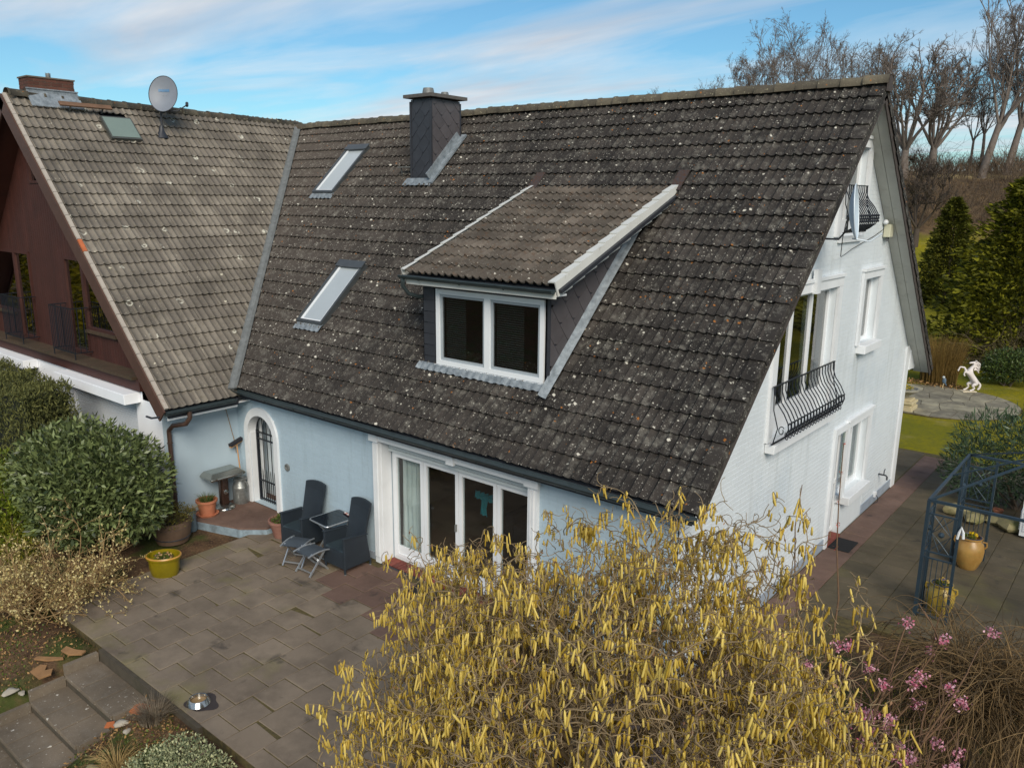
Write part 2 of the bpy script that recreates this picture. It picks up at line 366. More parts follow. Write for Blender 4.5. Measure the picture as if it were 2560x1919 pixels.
def ridge(part, p, q, mt, r=.13, ln=.36, name='ridge_tile', zoff=0.):
    p = np.array(p, float); q = np.array(q, float); L_ = np.linalg.norm(q-p); n = math.ceil(L_/ln); ln = L_/n; d = (q-p)/L_
    prof = [(r*1.15*math.cos(a), r*math.sin(a)) for a in np.linspace(-.25, math.pi+.25, 9)]
    side = np.cross(d, (0, 0, 1)); V = []; F = []
    for k, (ln0, sc) in enumerate(((0, 1.06), (.05, 1.06), (.055, .98), (ln+.03, .92))):
        V += [d*0+np.array((ln0, x*sc, z*sc)) for x, z in prof]
    m_ = len(prof)
    for k in range(3): F += [(k*m_+i, k*m_+i+1, (k+1)*m_+i+1, (k+1)*m_+i) for i in range(m_-1)]
    me = bpy.data.meshes.new(name); me.from_pydata([tuple(v) for v in V], [], F); me.materials.append(mt); me.polygons.foreach_set('use_smooth', [True]*len(F)); me.update()
    for i in range(n):
        o = bpy.data.objects.new(name, me); COL.objects.link(o); c = p+d*ln*i
        o.matrix_basis = frame4(c+np.array((0, 0, zoff+random.gauss(0, .006))), d, side, (0, 0, 1)) @ Matrix.Rotation(random.gauss(0, .02), 4, 'Z'); o.parent = part
def slates(parent, to3, nrm, hull, size, mt, angle=45, name='slate'):
    n = np.asarray(nrm, float); ca, sa = math.cos(R(angle)), math.sin(R(angle))
    lo = [min(p[i] for p in hull) for i in (0, 1)]; hi = [max(p[i] for p in hull) for i in (0, 1)]; c = [(lo[i]+hi[i])/2 for i in (0, 1)]; m_ = int(max(hi[0]-lo[0], hi[1]-lo[1])/size)+2
    for i in range(-m_, m_+1):
        for j in range(-m_, m_+1):
            u0 = i*size+(.5*size if j % 2 else 0); v0 = j*size*.8
            pl = [(c[0]+(u0+a)*ca-(v0+b)*sa, c[1]+(u0+a)*sa+(v0+b)*ca) for a, b in ((.003, .003), (size*.82, .003), (size-.003, size*.16), (size-.003, size*.8-.003), (.003, size*.8-.003))]
            pl = clip_convex(pl, hull)
            if len(pl) < 3: continue
            ar = abs(sum(pl[k][0]*pl[(k+1) % len(pl)][1]-pl[(k+1) % len(pl)][0]*pl[k][1] for k in range(len(pl))))/2
            if ar < .0008: continue
            zz = sum(p[1] for p in pl)/len(pl)
            top = [np.array(to3(*p))+n*(.008+.012*max(0, (zz-p[1]))/size) for p in pl]; bot = [np.array(to3(*p)) for p in pl]; k_ = len(pl)
            MB().add(bot+top, [tuple(range(k_, 2*k_))]+[(q, (q+1) % k_, k_+(q+1) % k_, k_+q) for q in range(k_)]).build(name, mt, parent)
def framebars(mb, to3, nrm, a0, a1, z0, z1, w, d0, d1, mull=(), trans=()):
    """window frame bars between depths d0..d1 (behind the wall face)"""
    n = np.asarray(nrm, float)
    def rb(p, q, r, s_):
        mb.prism([np.array(to3(*c_))-n*d0 for c_ in ((p, r), (q, r), (q, s_), (p, s_))], -n*(d1-d0))
    rb(a0, a0+w, z0, z1); rb(a1-w, a1, z0, z1); rb(a0+w, a1-w, z0, z0+w); rb(a0+w, a1-w, z1-w, z1)
    for x in mull: rb(x-w*.55, x+w*.55, z0+w, z1-w)
    for z, xa, xb in trans: rb(xa, xb, z-w/2, z+w/2)
def pane(parent, to3, nrm, a0, a1, z0, z1, d, mt=None, name='pane'):
    n = np.asarray(nrm, float)
    return MB().prism([np.array(to3(*c_))-n*d for c_ in ((a0, z0), (a1, z0), (a1, z1), (a0, z1))], -n*.008).build(name, mt or GLASS, parent)
def curtain(parent, to3, nrm, a0, a1, z0, z1, d, mt=None, amp=.03, wl=.13, name='curtain', flare=0.):
    n = np.asarray(nrm, float); m_ = max(12, int(abs(a1-a0)/wl*8)); V = []; F = []
    for zf in (0, .5, 1):
        for i in range(m_+1):
            t_ = i/m_; a = a0+(a1-a0)*t_*(1-flare*(1-zf)*(.5-abs(zf-.5))); V.append(np.array(to3(a, z0+(z1-z0)*zf))-n*(d+amp*math.sin(t_*abs(a1-a0)/wl*2*math.pi+zf)))
    for k in range(2): F += [(k*(m_+1)+i, k*(m_+1)+i+1, (k+1)*(m_+1)+i+1, (k+1)*(m_+1)+i) for i in range(m_)]
    return MB().add(V, F).build(name, mt or CURT, parent, True)
def blinds(parent, to3, nrm, a0, a1, z0, z1, d, mt, step=.045):
    n = np.asarray(nrm, float); mb = MB(); z = z0
    while z < z1:
        mb.prism([np.array(to3(*c_))-n*(d+q) for c_, q in (((a0, z), 0), ((a1, z), 0), ((a1, z+.014), .03), ((a0, z+.014), .03))], (0, 0, .002)); z += step
    o = mb.build('blind_slats', mt, parent); o['kind'] = 'stuff'; return o
# ================================================================== GROUND
def sm(a, b, x): t_ = np.clip((x-a)/(b-a), 0, 1); return t_*t_*(3-2*t_)
def hnoise(x, y):
    return (np.sin(x*2.3+y*1.1)+np.sin(x*.9-y*2.7+1.3)+np.sin(x*5.1+y*4.3+.4)*.5)/2.5
def ground_z(x, y):
    x = np.asarray(x, float); y = np.asarray(y, float)
    z = np.zeros_like(x+y)
    d = np.hypot(x-4.441, y+8.774)
    bank = np.interp(d, [0, 56, 64, 75, 85, 95, 112, 600], [0, 0, .9, 2.9, 6.4, 9.2, 10.2, 15.])
    z = z+bank*sm(14, 30, y)
    z = z-np.clip((-4.46-y)-.45*(1-sm(-7., -6.9, x)), 0, 4.2)*.33*sm(-22, -14, x)
    flat = sm(-8.75, -8.45, x)*sm(-4.6, -4.4, y)*(1-sm(13.7, 14., y))           # under paving and house
    flat = flat*(1-sm(1.35, 1.5, x)*(1-sm(3.45, 3.55, y)))
    z = z-.16*flat + .02*hnoise(x, y)*(1-flat)*(1-sm(30, 40, y))
    z = np.where((x > -6.95) & (x < -5.25) & (y < -4.4) & (y > -6.9), z-.3, z)
    return z
xs = np.unique(np.round(np.concatenate([np.arange(-500, -60, 22), np.arange(-60, -16, 2.), np.arange(-16, 6, .16), np.arange(6, 30, 1.5), np.arange(30, 400, 25)]), 3))
ys = np.unique(np.round(np.concatenate([np.arange(-300, -40, 20), np.arange(-40, -9, 2.), np.arange(-9, -1, .16), np.arange(-1, 30, .6), np.arange(30, 110, 2.), np.arange(110, 700, 30)]), 3))
gx, gy = np.meshgrid(xs, ys); gz = ground_z(gx, gy)
nv = len(xs); ii = (np.arange(len(ys)-1)[:, None]*nv+np.arange(nv-1)[None]).ravel()
def ground_material():
    mt, t, p = newmat('garden_ground'); P_ = pos(t); s_ = t.nodes.new('ShaderNodeSeparateXYZ'); t.links.new(P_, s_.inputs[0])
    wob = mth(t, 'MULTIPLY_ADD', noise(t, P_, .5, 4)[0], 3., -1.5)
    soil = mixc(t, ramp(t, noise(t, P_, 3, 6, .7)[0], .35, .7), lin(66, 50, 40), lin(112, 88, 66))
    soil = mixc(t, ramp(t, noise(t, P_, 24, 4, .7)[0], .55, .7), soil, lin(134, 110, 78))
    soil = mixc(t, mth(t, 'MULTIPLY', ramp(t, noise(t, P_, 1.2, 4)[0], .5, .6), .8), soil, lin(66, 80, 36))
    gr = mixc(t, ramp(t, noise(t, P_, .35, 5, .6)[0], .3, .7), lin(112, 112, 22), lin(152, 138, 16))
    gr = mixc(t, ramp(t, noise(t, P_, 6, 6, .75)[0], .4, .75), gr, lin(92, 96, 42))
    gr = mixc(t, mth(t, 'MULTIPLY', ramp(t, noise(t, P_, .9, 4, .7)[0], .55, .75), .7), gr, lin(150, 138, 84))
    field = mixc(t, ramp(t, noise(t, P_, .12, 5)[0], .35, .65), lin(120, 104, 78), lin(176, 158, 112))
    m1 = ramp(t, mth(t, 'MULTIPLY_ADD', mth(t, 'ADD', s_.outputs[1], mth(t, 'MULTIPLY', wob, .15)), .5, -6.3), .2, .6)     # lawn from y = 13
    c = mixc(t, m1, soil, gr)
    bank = ramp(t, mth(t, 'MULTIPLY_ADD', mth(t, 'ADD', s_.outputs[2], mth(t, 'MULTIPLY', wob, .5)), .25, 0.), .85, 1.)
    c = mixc(t, bank, c, mixc(t, ramp(t, noise(t, P_, .8, 5)[0], .35, .65), lin(76, 62, 48), lin(122, 100, 72)))
    c = mixc(t, ramp(t, mth(t, 'MULTIPLY', s_.outputs[2], .1), .87, .9), c, field)
    t.links.new(c, p.inputs['Base Color']); p.inputs['Roughness'].default_value = .95; p.inputs['Specular IOR Level'].default_value = .15
    t.links.new(bump(t, noise(t, P_, 30, 6, .75)[0], .9, .03), p.inputs['Normal'])
    return mt
g = mesh_obj('ground', np.stack([gx.ravel(), gy.ravel(), gz.ravel()], 1), np.stack([ii, ii+1, ii+1+nv, ii+nv], 1), ground_material(), smooth=True)
tag(g, 'garden ground of bare soil, mossy lawn and a rising wooded bank', 'ground', kind='structure')
# ------------------------------------------------------------------ paving
def pave_material(name, a, b, mossf, moss=lin(122, 118, 60)):
    mt, t, p = newmat(name); P_ = pos(t)
    c = mixc(t, rndval(t), a, b)
    c = mixc(t, ramp(t, noise(t, P_, 1.3, 6, .65)[0], .4, .68), c, tuple(x*.72 for x in a))
    c = mixc(t, mth(t, 'MULTIPLY', ramp(t, noise(t, P_, .55, 4, .6)[0], .56, .72), mossf), c, moss)
    c = mixc(t, mth(t, 'MULTIPLY', ramp(t, noise(t, P_, 1.9, 5, .6, .4)[0], .62, .70), .6), c, lin(48, 46, 44))
    c = mixc(t, mth(t, 'MULTIPLY', ramp(t, noise(t, P_, 3.4, 6, .7)[0], .5, .7), .3), c, tuple(min(1, x*1.3) for x in b))
    c = mixc(t, ramp(t, noise(t, P_, 70, 3, .7)[0], .66, .72), c, tuple(min(1, x*1.35) for x in b))
    t.links.new(c, p.inputs['Base Color']); p.inputs['Roughness'].default_value = .8; p.inputs['Specular IOR Level'].default_value = .3
    t.links.new(bump(t, noise(t, P_, 90, 5, .7)[0], .35, .006), p.inputs['Normal'])
    return mt
PAVE = pave_material('brown_grey_paving', lin(120, 107, 93), lin(135, 121, 105), .6)
PAVER = pave_material('red_brown_paving', lin(108, 86, 76), lin(120, 97, 86), .15)
JOINT = mat('mossy_joint', lin(56, 50, 32), .95, .3, 14, .5, 60, col2=lin(98, 86, 46))
slabV = []; e = .2447; h_ = .05; bv = .006
slab_mb = MB(); P0 = [(-e, -e), (e, -e), (e, e), (-e, e)]
slab_mb.V = [(x, y, -h_) for x, y in P0]+[(x, y, -bv) for x, y in P0]+[(x*(1-bv/e), y*(1-bv/e), 0) for x, y in P0]
slab_mb.F = [(0, 1, 5, 4), (1, 2, 6, 5), (2, 3, 7, 6), (3, 0, 4, 7), (4, 5, 9, 8), (5, 6, 10, 9), (6, 7, 11, 10), (7, 4, 8, 11), (8, 9, 10, 11)]
PAVET = pave_material('dark_olive_paving', lin(84, 76, 60), lin(97, 87, 70), .35)
def slab_mesh(mt):
    o = slab_mb.build('paving_slab', mt); me = o.data; bpy.data.objects.remove(o); return me
SLAB_A, SLAB_R, SLAB_T = slab_mesh(PAVE), slab_mesh(PAVER), slab_mesh(PAVET)
def lay(parent, spots, zf, big=300):
    far = []
    spots.sort(key=lambda s_: (Vector((s_[0], s_[1], 0))-CAM).length)
    for i, (x, y, red) in enumerate(spots):
        Mx = Matrix.Translation((x, y, zf(x, y)+random.uniform(-.003, .003))) @ Matrix.Rotation(random.gauss(0, .0045), 4, 'Z') @ Matrix.Rotation(random.gauss(0, .0035), 4, 'X') @ Matrix.Rotation(random.gauss(0, .0035), 4, 'Y')
        o = bpy.data.objects.new('paving_slab', SLAB_R if red else (SLAB_T if parent.name == 'terrace' else SLAB_A)); COL.objects.link(o); o.matrix_basis = Mx; o.parent = parent
PZ = lambda x, y: .02*(4.45+y) if y > -4.5 else 0.
bed = MB(); bed.add([(-8.62, -4.45, -.008), (1.4, -4.45, -.008), (1.4, .02, .082), (-8.62, .02, .082), (-8.62, -4.45, -.3), (1.4, -4.45, -.3), (1.4, .02, -.3), (-8.62, .02, -.3)],
        [(0, 1, 2, 3), (0, 4, 5, 1), (1, 5, 6, 2), (2, 6, 7, 3), (3, 7, 4, 0)])
patio = bed.build('patio', JOINT); tag(patio, 'brown paved patio of square slabs in front of the house', 'patio', kind='structure')
sp = []
for i in range(24):                       # columns run along Y, joints staggered
    x = -8.36+.4985*i
    off = .25 if i % 2 else 0.
    for j in range(10):
        y = -4.2+.4985*j+off-(.5 if i % 2 else 0)
        if y > -.1 or y < -4.46: continue
        if x > 1.2: continue
        red = (y > -.7 and x > -6.6) or (x > -5.9 and y > -1.25-.1*(x+6))
        if y < -4.2+.2 and i % 2: continue
        sp.append((x, y, red))
lay(patio, sp, PZ)
hb = MB()                                  # half slabs that close the staggered rows at the edge
for i in range(24):
    x = -8.36+.4985*i
    if x > 1.2: continue
    if i % 2: hb.box(x-.246, x+.246, -4.448, -4.21, -.05, 0)
hb2 = hb.build('cut_slabs', PAVE, patio); tag(hb2, kind='stuff')
DARKC = mat('dark_concrete', lin(74, 66, 54), .9, .2, 6, .5, 60, dirt=(lin(58, 56, 36), 5, .5))  # darker concrete for the kerb and step risers
kerb = B(-6.8, -4.06, -4.51, -4.452, -.42, -.002).build('kerb', DARKC, patio)
# side terrace beside the gable
tb = MB().box(.02, 1.4, .05, 3.5, -.3, -.012).box(.02, 4.1, 3.5, 13.85, -.3, -.012).build('terrace', JOINT); tag(tb, 'brown paved terrace along the white gable wall', 'terrace', kind='structure')
tb2 = B(-9, .02, 10.66, 13.85, -.3, -.014).build('rear_paving_bed', JOINT, tb)
sp = []
for i in range(8):
    for j in range(28):
        x = .28+.4985*i; y = .3+.4985*j+(.25 if i % 2 else 0)
        if y > 13.7: continue
        if y < 3.7 and i > 1: continue
        sp.append((x, y, i == 0))
for i in range(4):
    for j in range(6): sp.append((-.24-.4985*i, 10.95+.4985*j, False))
lay(tb, sp, lambda x, y: 0.)
# round flagstone seat area behind the house
FLAG = pave_material('flagstone', lin(118, 112, 98), lin(168, 160, 136), .3)
cir = MB(); cx, cy, cr = -1.15, 20.2, 2.45
cir.lathe([(cr, -.1), (cr, .025)], 40, (cx, cy, 0)); po = cir.build('round_stone_patio', JOINT); tag(po, 'round flagstone patio on the lawn by the horse statue', 'path', kind='structure')
random.seed(3); NGR = 9; SPC = 2*cr/NGR
gv = {(a, b): (cx-cr+SPC*a+random.uniform(-.17, .17), cy-cr+SPC*b+random.uniform(-.17, .17)) for a in range(NGR+1) for b in range(NGR+1)}
chull = [(cx+(cr-.03)*math.cos(q), cy+(cr-.03)*math.sin(q)) for q in np.linspace(0, 2*math.pi, 29)[:-1]]
for a in range(NGR):
    for b in range(NGR):
        q = [gv[a, b], gv[a+1, b], gv[a+1, b+1], gv[a, b+1]]; mx_, my_ = sum(p[0] for p in q)/4, sum(p[1] for p in q)/4
        pl = clip_convex([(mx_+(p[0]-mx_)*.965, my_+(p[1]-my_)*.965) for p in q], chull)
        if len(pl) >= 3: MB().prism([(p[0], p[1], .02) for p in pl], (0, 0, random.uniform(.016, .024))).build('flagstone', FLAG, po)
# garden steps going down from the patio
STEP = thing('garden_steps', 'worn concrete garden steps leading down from the patio corner', 'steps', (-6.1, -4.45, -.17))
for k in range(5):
    z = -.17*(k+1); y1 = -4.51-.47*k; y0 = y1-.46
    for j in range(3):
        MB().box(-6.78+.475*j+.009, -6.78+.475*(j+1)-.009, y0-.03, y1, z-.06, z+random.uniform(-.004, .004)).build('tread_slab', CONC, STEP, bevel=.006)
    B(-6.775, -5.36, y0-.012, y0+.045, z-.36, z-.06).build('riser', DARKC, STEP)
    B(-6.86, -6.785, y0-.01, y1-.012, z-.25, z+.13).build('side_kerb', CONC, STEP)
    B(-5.35, -5.29, y0-.01, y1-.012, z-.25, z+.03).build('side_kerb', CONC, STEP)
# raised landing in the corner by the arched gate
land = MB().prism([(-10.19, -1.48, .0), (-9.73, -1.33, .0), (-8.73, -1.0, .0), (-8.34, -.66, .0), (-8.34, -.002, .0), (-10.19, -.002, .0)], (0, 0, .165)).build('landing', mat('grey_blue_riser', lin(132, 148, 158), .7, .2, 8, .3, 40, dirt=(lin(92, 100, 104), 6, .5)))
tag(land, 'raised red paved landing by the arched gate', 'landing', kind='structure')
lh = [(-10.185, -1.46), (-9.73, -1.315), (-8.74, -.985), (-8.355, -.655), (-8.355, -.01), (-10.185, -.01)]
for i in range(4):
    for j in range(3):
        x0, y0 = -10.19+.5*i, -.01-.5*(j+1)
        pl = clip_convex([(x0+.004, y0+.004), (x0+.496, y0+.004), (x0+.496, y0+.496), (x0+.004, y0+.496)], lh)
        if len(pl) >= 3: MB().prism([(a, b, .165) for a, b in pl], (0, 0, .035)).build('paving_slab', PAVER, land)
# ================================================================== MAIN HOUSE
KM = (8.275-2.696)/(5.568+.288); TH = math.atan(KM); YR, ZR, YE, ZE, XO = 5.568, 8.275, -.288, 2.696, .382
HOUSE = thing('white_house', 'white painted brick house with steep dark tiled roof and dormer', 'house', (-5, 5, 0))
F3 = lambda a, z: (a, 0., z); G3 = lambda a, z: (0., a, z)
ZU = lambda y: ZR-KM*abs(y-YR)-.20
TILE = tilemat('dark_concrete_tile', lin(50, 46, 43), lin(72, 66, 61), lin(205, 200, 186), .34, .13, fade=(-.09, -.42, lin(98, 88, 79)))
TILED = tilemat('dormer_concrete_tile', lin(90, 82, 73), lin(118, 107, 96), lin(196, 190, 176), .2, .03, moss=lin(86, 58, 32))
VERGE = mat('dark_verge_tile', lin(70, 62, 58), .8, .12, 5, .3, 60, dirt=(lin(54, 48, 45), 3, .55))
RIDGET = tilemat('ridge_tile_lichen', lin(84, 78, 68), lin(110, 102, 86), lin(176, 170, 140), .3, .2)
# --- front wall -------------------------------------------------------
fo = [(-9.77, -8.88, .2, 2.14), (-5.72, -2.42, -.1, 2.40)]
fh = [(-10.2, -.15), (0, -.15), (0, 2.79), (-10.2, 2.79)]
wall(HOUSE, F3, (0, -1, 0), fh, fo, .3, BLUEP, 'front_wall')
arch_in = lambda a: 1.70+.42*math.sqrt(max(0, 1-((a+9.325)/.405)**2))
bricks(HOUSE, F3, (0, -1, 0), [(-10.19, .2), (-.01, .2), (-.01, 2.78), (-10.19, 2.78)], [(-9.9, -8.75, .1, 2.12), (-5.85, -2.25, -.1, 2.6)], BLUEW, z0=.2)
B(-8.74, -5.86, -.03, -.002, .05, .21).build('plinth', PLINTH, HOUSE); B(-2.24, .0, -.03, -.002, .05, .21).build('plinth', PLINTH, HOUSE)
# arch spandrel, surround, gate
AR = B(-9.90, -9.77, -.055, -.004, .2, 1.70).build('arch_surround', WHITE, HOUSE)
B(-8.88, -8.75, -.055, -.004, .2, 1.70).build('arch_jamb', WHITE, AR)
mb = MB(); no = 18
for i in range(no):
    t0, t1 = math.pi*i/no, math.pi*(i+1)/no
    q = [(-9.325+r_*math.cos(t_)*(1 if r_ < .5 else 1), 1.70+s_*math.sin(t_)) for r_, s_, t_ in ((.445, .43, t0), (.575, .60, t0), (.575, .60, t1), (.445, .43, t1))]
    mb.prism([(a, -.055, z) for a, z in q], (0, .051, 0))
mb.build('arch_head', WHITE, AR)
mb = MB()
for i in range(no):                                   # soffit filling of the opening above the curve
    t0, t1 = math.pi*i/no, math.pi*(i+1)/no
    a0, z0 = -9.325+.4445*math.cos(t0), 1.70+.43*math.sin(t0); a1, z1 = -9.325+.4445*math.cos(t1), 1.70+.43*math.sin(t1)
    mb.prism([(a0, -.002, z0), (a1, -.002, z1), (a1, -.002, 2.141), (a0, -.002, 2.141)], (0, .3, 0))
mb.build('arch_spandrel', WHITE, AR)
for xa, xb in ((-9.769, -9.755), (-8.895, -8.881)): B(xa, xb, .002, .298, .2, 1.70).build('arch_reveal', WHITE, AR)
GATE = B(-9.752, -9.717, .125, .16, .22, 1.74).build('iron_gate', IRON, HOUSE)
def gtube(pts, r, nm, n=6): MB().tube(pts, r, n).build(nm, IRON, GATE, True)
gtube([(-9.325+.41*math.cos(t_), .142, 1.72+.38*math.sin(t_)) for t_ in np.linspace(0, math.pi, 15)], .018, 'arch_hoop')
B(-8.93, -8.898, .125, .16, .22, 1.74).build('gate_stile', IRON, GATE)
for z in (.26, .66, 1.56, 1.70): B(-9.72, -8.93, .13, .155, z-.013, z+.013).build('gate_rail', IRON, GATE)
for i in range(6):
    x = -9.74+.138*(i+.5); zt = min(2.06, 1.72+.37*math.sqrt(max(0, 1-((x+9.325)/.41)**2)))
    gtube([(x, .142, .22), (x, .142, zt)], .010, 'gate_bar')
    gtube([(x+.068, .142, .22), (x+.068, .142, .86), (x+.068, .142, .93)], [.009, .009, .001], 'gate_spike')
# passage behind the gate, closed off shallow and paled to look daylit
PW = mat('brightened_passage_wall', lin(222, 230, 234), .7, .1, 2); 
mb = MB(); mb.box(-10.15, -10.1, .302, .47, .2, 2.5); mb.box(-8.6, -8.55, .302, .47, .2, 2.5); mb.box(-10.1, -8.6, .302, .47, 2.4, 2.5); mb.box(-10.1, -9.30, .47, .52, .2, 2.4); mb.build('passage', PW, HOUSE)
B(-10.1, -8.6, .0, .6, .1, .198).build('passage_floor', PAVER, HOUSE)
B(-9.30, -8.6, .47, .52, .2, 2.4).build('passage_end', mat('pale_yellow_board', lin(196, 186, 130), .6, .1, 2, col2=lin(170, 190, 120)), HOUSE)  # end panel set close behind the gate to catch more light
# round vent
o = MB().lathe([(.0, 0), (.075, 0), (.075, .02), (.052, .025), (.05, .004), (.0, .004)], 16).build('wall_vent', GREYM, HOUSE, True); o.matrix_parent_inverse = WM['white_house'].inverted(); o.matrix_basis = Matrix.Translation((-8.5, -.007, 1.23)) @ Matrix.Rotation(R(90), 4, 'X')
# --- patio doors ------------------------------------------------------
PD = B(-5.85, -5.72, -.075, -.004, .08, 2.36).build('patio_door_surround', WHITE, HOUSE)
for x0, x1 in ((-2.42, -2.25),): B(x0, x1, -.075, -.004, .08, 2.36).build('pilaster', WHITE, PD)
for xa, xb in ((-5.719, -5.705), (-2.435, -2.421)): B(xa, xb, -.003, .215, .1, 2.36).build('door_reveal', WHITE, PD)
for x in (-5.825, -5.785, -5.745): B(x-.012, x+.012, -.095, -.075, .2, 2.3).build('pilaster_rib', WHITE, PD)
for x in (-2.36, -2.31): B(x-.012, x+.012, -.095, -.075, .2, 2.3).build('pilaster_rib', WHITE, PD)
B(-5.87, -2.23, -.10, -.004, 2.36, 2.47).build('lintel_moulding', WHITE, PD); B(-5.89, -2.21, -.13, -.004, 2.47, 2.52).build('cornice', WHITE, PD)
B(-4.02, -3.86, -.15, -.10, 2.33, 2.515).build('keystone', WHITE, PD); B(-5.90, -5.68, -.125, -.10, 2.34, 2.46).build('capital', WHITE, PD); B(-2.46, -2.2, -.125, -.10, 2.34, 2.46).build('capital', WHITE, PD)
SH = mat('shutter_plastic', lin(205, 212, 212), .45, .04, 3)
for k in range(5): B(-5.70, -2.44, .15+.004*(k % 2), .18, 2.13+.054*k, 2.178+.054*k).build('shutter_slat', SH, PD)
mb = MB(); framebars(mb, F3, (0, -1, 0), -5.70, -2.44, .10, 2.16, .05, .235, .295); doors = mb.build('patio_doors', WHITE2, HOUSE)
xs_ = [-5.65, -4.905, -4.085, -3.26, -2.49]
for i in range(4):
    mb = MB(); framebars(mb, F3, (0, -1, 0), xs_[i]+.006, xs_[i+1]-.006, .155, 2.10, .07, .215, .28)
    mb.box(xs_[i]+.08, xs_[i+1]-.08, .23, .27, .226, .38); mb.build('door_leaf', WHITE2, doors)
    pane(doors, F3, (0, -1, 0), xs_[i]+.08, xs_[i+1]-.08, .38, 2.03, .245)
B(-4.14, -4.12, .17, .214, 1.05, 1.17).build('door_handle', GREYM, doors)
BR = mat('red_threshold_brick', lin(116, 58, 48), .8, .2, 9, .3, 60, rv=.25)
th = B(-5.70, -2.44, -.03, .234, -.05, .095).build('door_threshold', mat('mortar', lin(140, 126, 112), .9, .1, 9), HOUSE)
for i in range(27):
    x = -5.70+.1205*i; B(x, x+.110, -.045, .205, .0, .108+random.uniform(-.002, .002)).build('brick', BR, th)
B(-5.7, -2.44, -.10, -.05, .02, .092).build('drain_channel', DARKG, HOUSE)
# room behind
RM = mat('dim_room_wall', lin(140, 128, 116), .8, .1, 1.5); RF = mat('room_floor', lin(120, 104, 88), .6, .12, 3)
mb = MB(); mb.box(-7.2, -7.1, .3, 4.2, .08, 2.5); mb.box(-1.4, -1.3, .3, 4.2, .08, 2.5); mb.box(-7.2, -1.3, 4.2, 4.3, .08, 2.5); mb.box(-7.2, -1.3, .3, 4.3, 2.44, 2.54); mb.build('room_shell', RM, HOUSE)
B(-7.1, -1.4, .235, 4.2, .0, .10).build('room_floor', RF, HOUSE)
ct = thing('door_curtain', 'pale curtain gathered behind the leftmost patio door pane', 'curtain', (-5.4, .45, .1))
curtain(ct, F3, (0, -1, 0), -5.66, -5.16, .12, 2.1, .42, amp=.04, wl=.12, flare=.4)
TUR = mat('turquoise_cloth', lin(30, 150, 160), .8, .12, 6)
hc = thing('hanging_cloth', 'turquoise garment hanging in the room behind the patio doors', 'garment', (-4.3, 1.15, .86))
for nm_, a, b, zl, zh in (('cloth_top', -4.58, -3.95, 1.26, 1.40), ('cloth_leg', -4.44, -4.26, .98, 1.27), ('cloth_leg', -4.16, -4.02, .84, 1.27)): curtain(hc, F3, (0, -1, 0), a, b, zl, zh, 1.15, TUR, .03, .1, nm_, .5)
sf = thing('sofa', 'dark sofa dimly visible deep behind the patio doors', 'sofa', (-3.6, 2.5, .1)); SFM = mat('dark_sofa', lin(60, 52, 50), .8); B(-4.4, -2.8, 2.0, 2.8, .1, .5).build('seat', SFM, sf, bevel=.04); B(-4.6, -2.6, 2.8, 3.05, .1, .95).build('backrest', SFM, sf, bevel=.04); B(-4.6, -4.4, 2.0, 2.8, .1, .7).build('armrest', SFM, sf, bevel=.04); B(-2.8, -2.6, 2.0, 2.8, .1, .7).build('armrest', SFM, sf, bevel=.04)
# --- gable wall -------------------------------------------------------
go = [(2.78, 5.27, 2.86, 5.03), (5.0, 6.2, 5.86, 7.33), (6.74, 7.68, 3.82, 5.05), (6.05, 6.76, -.1, 2.22), (6.76, 8.02, .82, 2.22)]
gh = [(0, -.15), (10.62, -.15), (10.62, ZU(10.62)), (YR, ZU(YR)), (0, ZU(0))]
wall(HOUSE, G3, (1, 0, 0), gh, go, .3, GABW, 'gable_wall')
bricks(HOUSE, G3, (1, 0, 0), [(0.01, .2), (10.36, .2), (10.36, ZU(10.36)), (YR, ZU(YR)-.02), (.01, ZU(.01)-.01)], [(2.62, 5.45, 2.75, 5.2), (4.84, 6.38, 5.76, 7.5), (6.58, 7.84, 3.75, 5.2), (5.9, 8.2, -.1, 2.38)], GABW, z0=.2)
B(.002, .02, 8.2, 10.36, 0, .2).build('plinth', PLINTH, HOUSE); B(.002, .02, .0, 5.9, 0, .2).build('plinth', PLINTH, HOUSE)
B(.002, .045, 10.37, 10.64, 0, 3.3).build('corner_pilaster', WHITE, HOUSE)
B(-9, 0, 10.32, 10.6, -.1, 3.2).build('rear_wall', GABW, HOUSE)
